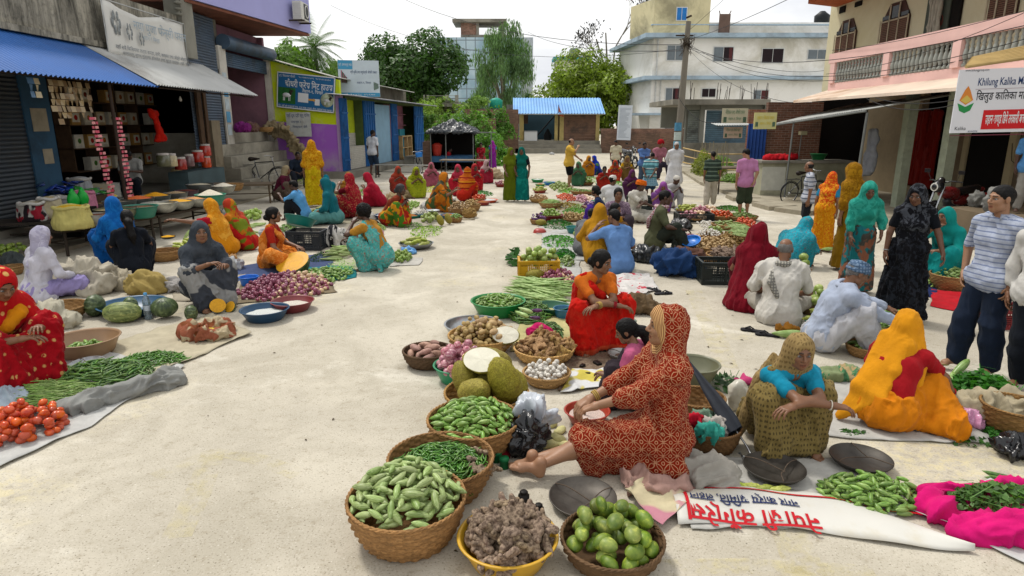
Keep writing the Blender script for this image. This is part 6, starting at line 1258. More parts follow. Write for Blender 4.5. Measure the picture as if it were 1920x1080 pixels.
def crate(c,L,W_,H,label,col,rz=0,sol=.35,tilt=0,grp=None):
 o=empty('crate',c,rz);o.rotation_euler=(tilt,0,rz);top(o,label,'crate',grp);m=mat('crate_'+col,col,.5,.12,4,.1,30,.35,dirt=None)
 mb=MB();mb.box((0,0,.012),(L-.01,W_-.01,.02));mb.build('base',m,o)
 for sx,sy in((0,-1),(0,1),(-1,0),(1,0)):
  mb=MB();ln=L if sx==0 else W_-.03;pos=(0,sy*(W_/2-.01))if sx==0 else(sx*(L/2-.01),0)
  def bx(u,z,du,dz,d=.012,off=0):
   if sx==0:mb.box((u,pos[1]+sy*off,z),(du,d,dz))
   else:mb.box((pos[0]+sx*off,u,z),(d,du,dz))
  nvv=int(ln/.028);
  for k in range(nvv+1):
   if k%8!=0:bx(-ln/2+ln*k/nvv,H*.5,.010,H*.7,.008)
  for k in range(7):bx(0,H*(.16+.68*k/6),ln-.01,.009,.010)
  bx(0,H*.07,ln,H*.14,.016);bx(0,H*.90,ln*.96,H*.07,.016);bx(-ln/2+ln*.11,H*.5,ln*.22,H*.5,.010);bx(ln/2-ln*.11,H*.5,ln*.22,H*.5,.010)
  for q in(-.5,0,.5):bx(q*ln*.99,H*.5,.022,H*.92,.024,.002)
  mb.build('side_panel',m,o)
 mb=MB();zz=H-.008
 for sy in(-1,1):mb.box((0,sy*(W_/2-.005),zz),(L+.02,.03,.02))
 for sx in(-1,1):mb.box((sx*(L/2-.005),0,zz+.001),(.03,W_-.03,.02))
 mb.build('rim',m,o);return o
def blob(name,label,c,parts,col,vox=.014,amp=.02,fr=9,cat=None,seed=0,d=(0,0,1),al=.5,grp=None,m=None,rz=0,k=.05,zmin=.0,cut=(),amp2=None,kind=None):
 """soft heap of cloth or plastic; parts = (x, y, z, rx, ry, rz) ellipsoids"""
 V,F=sdf([p if isinstance(p[0],str)else ell(p[:3],p[3:6],k)for p in parts],vox,cut,zmin);V=disp(V,F,amp*1.35,fr*1.5,d,al,seed=seed,warp=.06,amp2=amp2);V[:,2]=np.maximum(V[:,2],zmin+.0)
 mm=m or(cloth(*col)if isinstance(col,tuple)else cloth(col));me=mesh(name,V,F,mm);boxuv(me);return top(link(name,me,loc=c,rot=(0,0,rz)),label,cat or name.replace('_',' '),grp,kind)
def plastic(c,rough=.3,alpha=1,var=.15):return mat('plastic_'+c,c,rough,var,5,.5,14,.5)
def sheet(name,label,pts,col,z=.008,amp=.015,n=26,cat='cloth',seed=0,m=None,edge=.03,grp=None,lift=0):
 """cloth spread on the ground; pts = picture points of its four corners"""
 P_=[A3(G(*p))for p in pts];V=[];F=[]
 for j in range(n+1):
  for i in range(n+1):
   u,v=i/n,j/n;q=(P_[0]*(1-u)+P_[1]*u)*(1-v)+(P_[3]*(1-u)+P_[2]*u)*v;V.append(q)
 V=A3(V);U=np.tile(np.arange(n+1)/n,n+1);W_=np.repeat(np.arange(n+1)/n,n+1);o=V.mean(0);o[2]=0;V-=o
 b=np.minimum(np.minimum(U,1-U),np.minimum(W_,1-W_));Q=V*3+seed
 V[:,:2]+=np.stack([vn(Q*1.7+9),vn(Q*1.7+4)],1)*(edge*np.clip(1-b*8,0,1))[:,None]
 V[:,2]=z+np.maximum(0,amp*(1-2*np.abs(vn(Q*1.3)))*.7+amp*.5*vn(Q*4))+lift*np.clip(1-b*14,0,1)*(.5+.5*vn(Q*.9+3))
 for j in range(n):
  for i in range(n):k=j*(n+1)+i;F.append((k,k+1,k+n+2,k+n+1))
 me=mesh(name,V,F,m or(cloth(*col)if isinstance(col,tuple)else cloth(col)))
 pn=me.polygons[0].normal.z
 if pn<0:me.flip_normals()
 boxuv(me);oo=link(name,me,loc=o);s=oo.modifiers.new('s','SOLIDIFY');s.thickness=.003;s.offset=1;return top(oo,label,cat,grp)
def greens(label,c,rx,ry,h,col='4f7d34',n=700,ls=.03,seed=0,name='leafy_greens',rz=0,stem=0):
 rs=np.random.RandomState(seed);a=rs.uniform(0,2*PI,n);r=np.sqrt(rs.uniform(0,1,n));x,y=rx*r*np.cos(a),ry*r*np.sin(a);z=h*(1-r**2)*rs.uniform(.35,1,n)+.008
 cx,sx=math.cos(rz),math.sin(rz);P_=np.stack([x*cx-y*sx,x*sx+y*cx,z],1);nn_=rs.normal(size=(n,3))*.55+A3((0,0,1));nn_/=np.linalg.norm(nn_,axis=1)[:,None];t=np.cross(nn_,rs.normal(size=(n,3)));t/=np.linalg.norm(t,axis=1)[:,None];b=np.cross(nn_,t);L=(ls*rs.uniform(.5,1.3,n))[:,None]
 V=np.stack([P_-t*L,P_+b*L*.6-t*L*.1+nn_*L*.15,P_+t*L,P_-b*L*.6-t*L*.1+nn_*L*.15],1);F=np.arange(4*n).reshape(-1,4);V=V.reshape(-1,3);V[:,2]=np.maximum(V[:,2],.003);cc=np.repeat(np.repeat(rs.uniform(.55,1.4,n)[:,None],3,1),4,0)
 if stem:
  for k in range(stem):
   q=A3((rs.uniform(-rx,rx)*.7,rs.uniform(-ry,ry)*.7,rs.uniform(.2,.9)*h));d=nz((rs.normal(),rs.normal(),.2))*ls*3;s=nz(np.cross(d,UP))*.003;i0=len(V);V=np.concatenate([V,[q-d-s,q+d-s,q+d+s,q-d+s]]);F=np.concatenate([F,[[i0,i0+1,i0+2,i0+3]]]);cc=np.concatenate([cc,np.full((4,3),1.5)])
 return top(link(name,mesh(name,V,F,leaf_mat(col),smooth=False,col=cc),loc=c),label,None,None,'stuff')
def pan(c,r,label,col='57524c',tilt=(0,0),rope=1,rz=0,name='scale_pan'):
 o=empty(name,c,rz);o.rotation_euler=(tilt[0],tilt[1],rz);top(o,label,'scale pan');mb=MB();pr=[(.001,.012),(r*.5,.014),(r*.85,.035),(r,.06)];mb.lathe([(.001,0),(r*.5,.002),(r*.87,.025),(r*1.01,.056),(r*1.01,.062),(r*.985,.062)],n=34);mb.lathe([(r*.985,.062)]+pr[::-1][1:],n=34);mb.build('dish',mat('iron_'+col,col,.5,.3,7,.2,40,.4,.5,dirt='3a342e'),o)
 if rope:
  mb=MB();rs=random.Random(int(r*1000+rz*10))
  for k in range(3):a=2*PI*k/3;p=[Vector((r*math.cos(a),r*math.sin(a),.062))];
  for k in range(3):
   a=2*PI*k/3+.4;p0=Vector((r*math.cos(a),r*math.sin(a),.064));pts=[p0.lerp(Vector((.25*r,-.15*r,.045)),t)+Vector((.03*r*math.sin(t*6+k),.08*r*math.sin(t*4),.012*math.sin(t*PI)))for t in np.linspace(0,1,9)];mb.tube(pts,.0035,5)
  mb.build('rope',mat('rope','5d5044',.95,.3,40,.3),o)
 return o
def bicycle(label,c,rz,lean=.1,col='1c1f24',s=1.,basket_=None):
 o=empty('bicycle',c,rz);o.rotation_euler=(lean,0,rz);o.scale=(s,)*3;top(o,label,'bicycle');fm=mat('bike_'+col,col,.35,.1,4,0,spec=.5);ch=mat('chrome','b0b2b4',.25,.1,4,0,metal=.9);ru=mat('rubber','1a1a1a',.8,.1);r=.33
 for x in(-.53,.53):
  w_=empty('wheel',(x,0,r));w_.parent=o;T=Matrix.Rotation(R(90),4,'X')
  mb=MB();n=36;V=[((r-.012+.014*math.cos(b))*math.cos(a),.014*math.sin(b),(r-.012+.014*math.cos(b))*math.sin(a))for a in[2*PI*j/n for j in range(n)]for b in[2*PI*k/6 for k in range(6)]]
  mb.add(V,[(j*6+k,j*6+(k+1)%6,((j+1)%n)*6+(k+1)%6,((j+1)%n)*6+k)for j in range(n)for k in range(6)],0,True);mb.build('tyre',ru,w_)
  mb=MB();V=[((r-.034+.006*math.cos(b))*math.cos(a),.01*math.sin(b),(r-.034+.006*math.cos(b))*math.sin(a))for a in[2*PI*j/n for j in range(n)]for b in[2*PI*k/4 for k in range(4)]]
  mb.add(V,[(j*4+k,j*4+(k+1)%4,((j+1)%n)*4+(k+1)%4,((j+1)%n)*4+k)for j in range(n)for k in range(4)],0,True);mb.tube([(0,-.04,0),(0,.04,0)],.02,8)
  for k in range(18):a=2*PI*k/18;mb.tube([(0,.02*(-1)**k,0),((r-.035)*math.cos(a),0,(r-.035)*math.sin(a))],.0016,4,cap=False)
  mb.build('rim',ch,w_)
  mb=MB();pts=[(x+(r+.022)*math.cos(a),0,r+(r+.022)*math.sin(a))for a in np.linspace(R(15),R(165),14)];mb.tube(pts,.012,6);mb.build('mudguard',fm,o)
 mb=MB();B0=(-.06,0,.30);S=(-.19,0,.80);Hd=(.36,0,.84);Hl=(.40,0,.66)
 for a,b in((B0,S),(S,Hd),(B0,Hl),(Hd,Hl),(Hl,(.53,0,r)),(B0,(-.53,0,r)),((-.17,0,.72),(-.53,0,r))):mb.tube([a,b],.015,7)
 mb.build('frame',fm,o);mb=MB();mb.tube([(.36,0,.84),(.34,0,.97)],.012,6);mb.tube([(.20,-.27,.98),(.33,-.2,1.0),(.34,0,.97),(.33,.2,1.0),(.20,.27,.98)],.012,7);mb.build('handlebar',ch,o)
 mb=MB();mb.tube([(-.19,0,.8),(-.2,0,.88)],.013,6);V,F=sdf([cone((-.32,0,.91),(-.05,0,.92),.07,.022,.03),ell((-.3,0,.91),(.07,.11,.04))],.012);link('saddle',mesh('saddle',V,F,mat('leather','231a14',.5)),o);mb.build('seat_post',ch,o)
 mb=MB();
 for y in(-.07,0,.07):mb.tube([(-.26,y,.74),(-.72,y,.72)],.006,5)
 mb.tube([(-.3,-.08,.73),(-.3,.08,.73)],.006,5);mb.tube([(-.7,-.08,.72),(-.7,.08,.72)],.006,5);mb.tube([(-.6,.07,.72),(-.53,.05,.34)],.006,5);mb.tube([(-.6,-.07,.72),(-.53,-.05,.34)],.006,5);mb.build('carrier',fm,o)
 mb=MB();mb.lathe([(.09,-.003),(.09,.003)],n=20,M=Matrix.Translation((-.06,.03,.3))@Matrix.Rotation(R(90),4,'X'));mb.tube([(-.06,.04,.3),(.03,.05,.16),(.03,.13,.16)],.009,6);mb.tube([(-.06,-.04,.3),(-.15,-.05,.44),(-.15,-.13,.44)],.009,6);mb.build('crank',ch,o)
 if basket_:mb=MB();mb.box((.47,0,.84),(.2,.28,.2));mb.build('front_basket',mat('basket_'+basket_,basket_,.5),o,bevel=.02)
 return o
def motorbike(label,c,rz,col='7c1a20',s=1.):
 o=empty('motorbike',c,rz);o.scale=(s,)*3;top(o,label,'motorbike');bk=mat('black_gloss','15161a',.25,.1,3,0,spec=.6);rd=mat('bike_paint_'+col,col,.25,.05,3,0,spec=.6);ch=mat('chrome','b0b2b4',.25,.1,4,0,metal=.9);r=.29
 for x in(-.62,.64):
  w_=empty('wheel',(x,0,r));w_.parent=o;n=30;mb=MB();V=[((r-.045+.048*math.cos(b))*math.cos(a),.048*math.sin(b),(r-.045+.048*math.cos(b))*math.sin(a))for a in[2*PI*j/n for j in range(n)]for b in[2*PI*k/8 for k in range(8)]]
  mb.add(V,[(j*8+k,j*8+(k+1)%8,((j+1)%n)*8+(k+1)%8,((j+1)%n)*8+k)for j in range(n)for k in range(8)],0,True);mb.build('tyre',mat('rubber','1a1a1a',.8,.1),w_);mb=MB()
  for k in range(6):a=PI*k/3;mb.tube([(0,0,0),((r-.07)*math.cos(a),0,(r-.07)*math.sin(a))],.014,5)
  mb.tube([(0,-.07,0),(0,.07,0)],.04,10);mb.build('rim',ch,w_)
 def S(name,pr,m,v=.014):V,F=sdf(pr,v);link(name,mesh(name,V,F,m),o)
 S('tank',[ell((.16,0,.80),(.27,.14,.13)),cone((.0,0,.74),(-.1,0,.70),.12,.09,.05)],rd);S('seat',[cone((-.08,0,.80),(-.66,0,.86),.10,.09,.06),ell((-.3,0,.80),(.3,.13,.05))],bk);S('side_cover',[ell((-.25,0,.62),(.22,.12,.12)),cone((-.4,0,.7),(-.85,0,.84),.08,.05,.05)],rd)
 S('engine',[ell((.05,0,.42),(.19,.13,.15)),cone((.05,0,.45),(.17,0,.62),.09,.08)],mat('engine','4a4c50',.45,.2,20,.3,metal=.6));S('front_mudguard',[cone((.5,0,.60),(.75,0,.56),.06,.05),cone((.75,0,.56),(.86,0,.46),.05,.03)],bk);S('headlight',[ell((.50,0,.93),(.12,.12,.12)),cone((.46,0,1.0),(.42,0,1.06),.09,.07)],bk)
 mb=MB();mb.lathe([(.001,.01),(.085,0)],n=18,M=Matrix.Translation((.60,0,.93))@Matrix.Rotation(R(90),4,'Y'));mb.build('lens',mat('lens','d8d8d0',.1,0,1,0,spec=.8),o)
 mb=MB()
 for y in(-.09,.09):mb.tube([(.42,y,.95),(.64,y,r)],.022,7)
 mb.build('fork',ch,o);mb=MB();mb.tube([(.28,-.36,1.04),(.40,-.2,1.06),(.42,0,1.0),(.40,.2,1.06),(.28,.36,1.04)],.014,7);mb.build('handlebar',bk,o)
 for y in(-.34,.34):mb=MB();mb.tube([(.36,y*.8,1.05),(.38,y,1.2)],.006,5);mb.box((.38,y*1.08,1.24),(.02,.13,.08));mb.build('mirror',bk,o,bevel=.01)
 mb=MB();mb.tube([(.1,-.13,.3),(-.3,-.16,.27),(-.75,-.17,.36)],[.03,.04,.045],9);mb.build('exhaust',ch,o);mb=MB();mb.tube([(-.62,.1,r),(-.1,.1,.4)],.025,6);mb.tube([(-.62,-.1,r),(-.1,-.1,.4)],.025,6);mb.tube([(.42,0,.92),(-.1,0,.4)],.03,6);mb.build('frame',bk,o);mb=MB();mb.box((-.9,0,.7),(.02,.2,.14));mb.build('number_plate',mat('plate_red','a02020',.5),o);return o
 # ------ who is in the market
def lvof(p):return 0 if p.y<8.2 else(1 if p.y<15 else 2)
def W(px,py,hd,kind,label,sari=None,bl=None,vl=None,s=.92,top_=None,lv=None,sk='mid',hair='bun',z=0,extra=(),vk=None,skk=None,pk=None,grp=None,hc='0c0a0a',loc=None,lift=0,**kw):
 """woman: sari cloth, blouse colour, veil cloth ('=' same as the sari, None = bare headed with the sari end over one shoulder)"""
 p=G(px,py,z)if loc is None else Vector(loc);lv=lvof(p)if lv is None else lv
 if top_:s=(YP(px,top_,p.y).z-z)/1.735
 out=[dict(t='skirt',c=sari,**(skk or{})),dict(t='blouse',c=bl or 'a03028',low=True)]
 if vl:out.append(dict(t='veil',c=sari if vl=='=' else vl,**(vk or{})))
 elif pk is not False:out.append(dict(t='pallu',c=sari,**(pk or{})))
 return person(px,py,hd,kind,label,s,True,lv,sk,hair,hc,out+list(extra),z,p,grp,**kw)
def Mn(px,py,hd,kind,label,shirt='c8c8c8',low='2a3040',s=1.,top_=None,lv=None,sk='mid',hair='short',z=0,extra=(),sh=None,lw=None,hc='0c0a0a',grp=None,loc=None,**kw):
 p=G(px,py,z)if loc is None else Vector(loc);lv=lvof(p)if lv is None else lv
 if top_:s=(YP(px,top_,p.y).z-z)/1.745
 return person(px,py,hd,kind,label,s,False,lv,sk,hair,hc,[dict(t='legs',c=low,**(lw or{})),dict(t='shirt',c=shirt,**(sh or{}))]+list(extra),z,p,grp,**kw)
BG=mat('bangle','c8a860',.25,.1,4,0,metal=.8);BR=mat('bangle_red','b02030',.3);WT=mat('watch','b8bcc0',.25,.1,4,0,metal=.8)
# --- the five nearest
W(1208,872,186,'squat','woman in a rust red ring patterned sari, legs stretched towards the chilli basket',('8e2412','lattice','cfa27a',None,1.12,('c29a68','5a2618')),'8e2412','=',s=1.06,sk='light',hy=-4,hp=-4,lean=-1,ph=.22,pyo=-.10,FL=(-.02,.86,.075),FR=(-.12,.70,.10),kL=(0,.1,1),kR=(.1,.1,1),L=(.0,.44,.37),R_=(.08,.46,.35),skk=dict(sh=.10,border=0,w_=.125,name='sari',pool=1),vk=dict(border=1,arms=1.35,cape=.36,back=.6,o=.012,w_=1.05,bw=.085,amp=.008,y=.135),extra=[dict(t='band',c='c8a860',n='R',k=3)],fLd=(.35,1,-.1),fRd=(.1,1,.45),curl=30,eL=(-.5,-.2,-.8),eR=(.5,-.2,-.8))
W(1452,830,-80,'squat','old woman in a khaki dotted sari with folded arms, beside the black scale pans',('8f7c4a','weave','3d3524',None,1.2),'1f93b4',('a58c5c','weave','6a5636',None,1.2),s=.92,sk='mid',hc='5a5654',hy=-12,hp=6,lean=30,ph=.20,FL=(-.14,.20),FR=(.16,.22),L=(.16,.40,.50),R_=(-.14,.42,.49),eL=(-1,.6,-.2),eR=(1,.6,-.2),vk=dict(torso_=0,cape=.3,back=1.0,w_=1.15,y=.128,extra=[((.09,-.0,.72),(.21,.02,.55),(.32,-.02,.04),.022),((.05,-.14,.6),(.21,.02,.55),(.32,-.02,.05),.022)]),skk=dict(border=0,amp=.016),extra=[dict(t='band',c='e8e0d0',n='R',k=1),dict(t='pallu',c=('8f7c4a','weave','3d3524',None,1.2),side=1,back=.4)],curl=24)
W(1664,792,50,'squat','woman in orange with a yellow orange veil, kneeling with her back turned',('dc8416',),'a81c24',('e49a1e',),s=.95,sk='mid',lean=36,ph=.16,pyo=-.10,FL=(.10,.06,.07),FR=(.42,.02,.07),kL=(-.1,1,.1),kR=(1,.6,-.1),hy=12,hp=16,L=(-.12,.50,.30),R_=(.40,.56,.10),eR=(.8,-.3,.2),vk=dict(torso_=0,cape=.25,back=.35,w_=1.05,amp=.0055,g=.004,extra=[((-.14,.18,.66),(.03,.10,.62),(-.22,-.12,.30),.036),((.03,.10,.6),(-.22,-.12,.3),(-.04,-.20,.25),.036),((-.22,-.12,.30),(-.04,-.2,.25),(-.30,-.22,.05),.03)]),skk=dict(amp=.014,wl=.3),curl=30,extra=[dict(t='band',c='b02030',n='R',k=2)])
Mn(1826,700,-168,'stand','young man in a blue grey striped polo shirt, hands in his navy trouser pockets',('bcc5d8','hstripe','7c88a8',None,1.7),('222c3e',),top_=345,sk='light',lv=0,hy=-8,hp=0,L=(-.24,.03,.90),R_=(.23,.06,.92),eL=(-.9,-.6,0),eR=(.9,-.6,0),FL=(-.12,-.03),FR=(.13,.10),sh=dict(sl=.85,g=.014),lw=dict(g=.028),hc='0a0808')
Mn(1916,735,-150,'stand','man in a white shirt and dark slacks half outside the right border',('d8d6d0',),('20242c',),top_=372,sk='mid',lv=0,sh=dict(sl=1.6),lw=dict(g=.032),FL=(-.2,.1),FR=(.05,-.05))
# --- right-hand cluster
Mn(1562,656,-8,'squat','old man in a pale blue shirt and blue checked turban reaching over the gourds',('b4bfd4',),('c9cad0',),s=1.0,sk='mid',hc='6a6866',hy=2,hp=24,lean=20,ph=.16,FL=(-.12,.34),FR=(.14,.30),L=(-.14,.66,.36),R_=(.22,.62,.30),sh=dict(sl=1.8,g=.03,hem=.0),lw=dict(g=.045,amp=.016),extra=[dict(t='turban',c=('8098b4','check','3c5878',None,1.6))],curl=34)
Mn(1458,600,72,'cross','grey haired man in a white shirt seen from behind with a checked scarf',('d9d5cc',),('b8b2a6',),s=1.02,sk='mid',hair='bald',hc='6f6c69',hy=-14,hp=12,lean=16,ph=.14,sh=dict(sl=.85,g=.032,hem=.04,amp=.010),extra=[dict(t='scarf',c=('b8b4a8','check','5a5a58',None,1.5),side=-1,L=.5)])
W(1410,572,72,'squat','woman wrapped in a deep maroon shawl seen from behind',('5f1420',),'501018',None,pk=False,s=1.0,lean=16,ph=.22,extra=[dict(t='cloak',c=('7c1424','batik','6a0f1e',None,.4),hem=(.30,.26),amp=.015)],hy=-10)
W(1478,500,30,'squat','woman in a turquoise floral sari bending over the round gourds',('1a8a9c','floral','2aa0b0','7a4a50'),'1a8a9c',('1e98ac','floral','30aabc','8a4a40',.8),s=.98,lean=48,hp=30,L=(-.1,.5,.25),R_=(.15,.52,.22),vk=dict(arms=.9))
W(1600,548,-96,'stand','woman in a teal head cloth and brown floral sari holding a mint bag',('4c4a44','patch','1f6f74','8a5a44',1.6),'27917f',('27917f','batik','3aa896',None,.3),top_=340,sk='dark',hp=20,hy=-8,L=(-.22,.16,.95),R_=(.24,.22,.88),vk=dict(front=1,arms=1.5,cape=.2,g=.008),skk=dict(fl=.14))
W(1684,600,-112,'stand','woman in a black sari and black head scarf looking down to her left',('17171b','batik','2c3038',None,.6),'15181e',('18191e','batik','50545c',None,.5),top_=345,sk='dark',hp=16,hy=-26,L=(-.32,.22,.92),R_=(.27,.05,.84),vk=dict(cape=.25,g=0,w_=1.15,y=.126),skk=dict(fl=.17,amp=.018),extra=[dict(t='band',c='b8bcc0',n='R')])
W(1762,528,-150,'squat','woman in turquoise resting her chin in her hand behind the standing women',('16908e',),'16908e',('18958f',),s=1.0,ph=.3,lean=22,hp=4,hy=-18,R_=(.06,.30,.78),L=(-.1,.34,.5),vk=dict(cape=.3,arms=1.2))
W(1582,505,118,'stand','woman wrapped in mustard brown cloth seen from behind',('7c5c10',),'7c5c10',('8f6410','floral','a47818','7c5408',.4),top_=308,vk=dict(cape=.5,back=1.1,arms=1.3,g=.01,amp=.012),skk=dict(fl=.15))
W(1538,470,40,'stand','woman in an orange and red bordered sari with a blue blouse',('d98a10','floral','e0a020','c83018',.6),'2f8fb8',('d8501c','floral','e8a028','d83818',.6),top_=322,vk=dict(cape=.35,back=.9),lean=12,hp=16,skk=dict(border=.12))
Mn(1508,445,160,'stand','balding man in a grey and white striped shirt carrying a clear bag',('c2c6d0','hstripe','5a6478',None,.75),('24262c',),top_=302,hair='bald',hc='1c1a1a',sk='mid',hy=-30,lw=dict(t1=.95),sh=dict(sl=.8))
Mn(1393,412,96,'stand','man in a pink polo shirt and olive shorts seen from behind',('c888b4',),('3c4636',),top_=277,sk='light',hy=24,hp=22,lw=dict(t1=1.08,g=.035),R_=(.10,-.20,.95),eR=(1,-.5,0))
Mn(1331,388,88,'stand','man in a dark green striped shirt and cream trousers walking away',('3c4a40','hstripe','6f8070',None,.55),('c8bfae',),top_=283,sk='mid',FL=(-.14,-.05),FR=(.14,.16),lw=dict(g=.035))
Mn(1262,366,-92,'stand','old man in a long white kurta, hands behind his back',('e2e2e4',),('d8d6d0',),top_=265,hair='short',hc='b8b6b4',sk='mid',hp=10,sh=dict(sl=1.7,hem=.42,g=.03),lw=dict(g=.04),L=(-.16,-.18,.95),R_=(.16,-.18,.95),eL=(-1,-.6,0),eR=(1,-.6,0))
Mn(1216,381,62,'stand','man in a teal striped shirt with a checked cloth round his waist',('6fa8b0','hstripe','26505c','d0d8d4',.6),('27405c',),top_=284,sk='dark',hp=34,lean=10,lw=dict(t1=.9,g=.045),L=(-.12,-.20,.98),R_=(.14,-.20,.98),eL=(-1,-.5,0),eR=(1,-.5,0),extra=[dict(t='skirt',c=('5f90a8','check','9abccc',None,.8),z0=.60,fl=.17,name='waist_cloth')])
Mn(1204,350,-84,'stand','man in a blue shirt with crossed arms behind the striped shirt',('5f82bc',),('4a5c70',),top_=266,sk='deep',L=(.10,.22,1.15),R_=(-.10,.24,1.17),eL=(-1,.2,-.5),eR=(1,.2,-.5),sh=dict(sl=1.4))
Mn(1233,352,-70,'bench','rider in a pink shirt and red helmet beyond the striped shirt',('b87888',),('3a3440',),s=1.05,hair=None,ph=.78,FL=(-.2,.3,.35),FR=(.2,.3,.35),extra=[dict(t='cap',c='a81c24',helmet=True,name='helmet')])
Mn(1153,332,-100,'stand','slim man in a cream shirt and dark jeans before the brick wall',('d8d0b4',),('22303f',),top_=262,sk='dark',hy=-20,hp=20)
Mn(1066,354,-20,'stand','man in a yellow T-shirt and black shorts raising one hand to his mouth',('e0b64c',),('17181c',),top_=259,hair='bald',sk='light',lw=dict(t1=.85,g=.045),R_=(.05,.32,1.45),L=(-.2,.34,1.02),eR=(.8,.1,-.7),sh=dict(g=.04,hem=.02))
W(968-11,378,-78,'stand','woman in an olive green sari with the cloth over her head',('5c6a14',),'7a8a3a',('66741a',),top_=277,sk='dark',hy=12,vk=dict(cape=.4,back=.8,arms=.5),R_=(.2,.26,.95),L=(-.2,.06,.85))
W(978,378,-96,'stand','woman in a teal sari and black blouse carrying a striped bag',('0c6f68','batik','1c8c80',None,.2,('8a6a20','0c6f68')),'20222a',('0f6a60',),top_=276,sk='dark',vk=dict(cape=.2,back=.6,w_=1.1),L=(-.24,.1,.9),R_=(.18,.2,.95))
# --- middle row, seated
W(1108,646,-72,'squat','woman in a bright red sari and orange blouse with arms folded on her lap',('d01e14','batik','c83020',None,.3,('a81c10','d86a40')),'dc7426',None,s=.96,sk='mid',ph=.30,lean=24,hy=34,hp=12,FL=(-.26,.22),FR=(.20,.24),L=(.12,.34,.53),R_=(-.12,.36,.52),eL=(-1,.3,-.5),eR=(1,.3,-.5),skk=dict(amp=.018,w_=.13,border=.07),pk=dict(side=1,back=.3),extra=[dict(t='band',c='c8a860',n='L',k=4),dict(t='band',c='b02030',n='R',k=3)])
W(1192,768,150,'squat','child with loose black hair in a pink shirt behind the rust sari',('3a3238',),'c8648a',None,pk=False,s=.80,sk='mid',hair='tail',hy=20,hp=24,lean=20,L=(-.12,.3,.35),R_=(.1,.34,.3))
Mn(1155,508,108,'cross','man in a light blue shirt with his back to the street',('6c94cc',),('8a8a88',),s=1.0,sk='mid',ph=.17,lean=20,hy=24,L=(-.24,.2,.68),eL=(-.8,.4,-.5),sh=dict(sl=.8,g=.026,hem=.04))
W(1120,500,78,'squat','woman in a mustard yellow cloth beside the blue shirted man',('b8861c',),'b8861c',('c08a20',),s=.98,ph=.24,lean=24,R_=(.1,.4,.6),L=(-.16,.34,.5),vk=dict(arms=1.6,cape=.4))
W(1155,455,-100,'squat','woman in a purple speckled top looking towards the street camera',('50464e',),('7a6478','batik','b09aa8'),None,pk=False,s=1.0,ph=.26,lean=16,hy=10,hp=2,sk='mid',R_=(.2,.3,.4))
W(1122,432,172,'squat','woman in a dark blue top and purple skirt seen from behind',('4a2a8c',),'1c2c50',None,pk=False,s=.95,ph=.22,lean=20,hy=-40)
Mn(1238,470,-16,'cross','man in an olive shirt with a checked scarf sitting sideways',('5f6248',),('363c34',),s=1.08,sk='deep',ph=.20,lean=10,hp=6,FR=(.12,.42,.06),kR=(.2,0,1),R_=(.2,.34,.4),extra=[dict(t='scarf',c=('a8606a','check','d8c8c8',None,1.2),side=1,L=.5)],sh=dict(hem=.04))
Mn(1192,415,-60,'cross','man in an orange turban and cream shirt with folded arms',('dcd8cc',),('c8c4b8',),s=1.0,sk='deep',ph=.18,lean=16,hy=40,hp=14,L=(.14,.3,.42),R_=(-.14,.32,.40),eL=(-1,.3,-.4),eR=(1,.3,-.4),extra=[dict(t='turban',c='e8701c',sz=1.18)])
Mn(1146,402,96,'cross','man in a white shirt and small white turban seen from behind',('dcdcdc',),('c8c8c4',),s=1.02,sk='dark',hy=-50,ph=.16,sh=dict(sl=1.7,hem=.05,g=.03),extra=[dict(t='turban',c='e0dcd4',sz=.9)])
W(1240,396,-100,'squat','woman under a violet veil bowing behind the orange turban',('7a4a8a',),'7a4a8a',('a05aa8',),s=.9,hp=34,lean=34)
Mn(1256,388,-60,'squat','man in a white cap crouching before the long white kurta',('c8c8c8',),('b8b8b8',),s=.95,sk='deep',hp=22,extra=[dict(t='cap',c='e0dcd0')])
W(1131,357,-88,'squat','woman in a dark red sari with a small head between the seated men',('a02a20',),'a02a20',None,s=.9,sk='dark',hy=-10)
W(1152,340,-98,'squat','woman in a red and yellow sari beside the cut watermelon',('b83428','dots','e0b030'),'c8a020',('b84030','dots','e0b030'),s=.9,sk='deep')
W(1172,338,-80,'squat','woman in a yellow blouse and brown veil holding her ear',('7a6030',),'e0b020',('7a5c3a','batik','b8a060'),s=.98,sk='mid',ph=.24)
W(1118,328,-150,'squat','woman under a royal blue veil sitting beside greens',('2a3878','patch','2038a0','508048',1.2),'2a3878',('2440c0',),s=.92,vk=dict(arms=1.2))
# --- left row, from the back to the front
W(924,317,88,'stand','woman in a magenta veil and blue blouse walking away by the stall',('8c2c98',),'2c88a8',('a030a0',),top_=264,vk=dict(cape=.3,back=.9))
Mn(885,304,-80,'stand','man in a pale checked shirt standing behind the wooden table',('b8b4a8','check','d8d4c8'),('9a8078',),top_=258,sk='deep',hp=24,R_=(.05,.25,1.0))
W(902,318,-86,'squat','woman in a red patterned sari sitting on the table end',('b82838','dots','e0a0a0'),'b02030',None,s=.98,ph=.6,FL=(-.1,.35),FR=(.1,.35),sk='dark')
Mn(840,318,-10,'bench','boy in a red shirt sitting on the wooden table',('b8202c',),('30343c',),s=.85,sk='deep',lean=24,hp=14)
Mn(866,313,170,'bench','boy in a black shirt crouched on the wooden table',('1c1c20',),('24242a',),s=.95,sk='deep',lean=38,hp=30)
Mn(856,310,-140,'bench','person in white slouched behind the boys on the table',('d8d8d8',),('c8c8c8',),s=.95,sk='deep',lean=-20)
Mn(701,331,60,'stand','man in a white shirt and dark shorts with a bag before the blue shop',('dfe2e8',),('2c3c50',),top_=243,sk='deep',lw=dict(t1=1.0,g=.035),hy=-20,FL=(-.1,-.05),FR=(.12,.1))
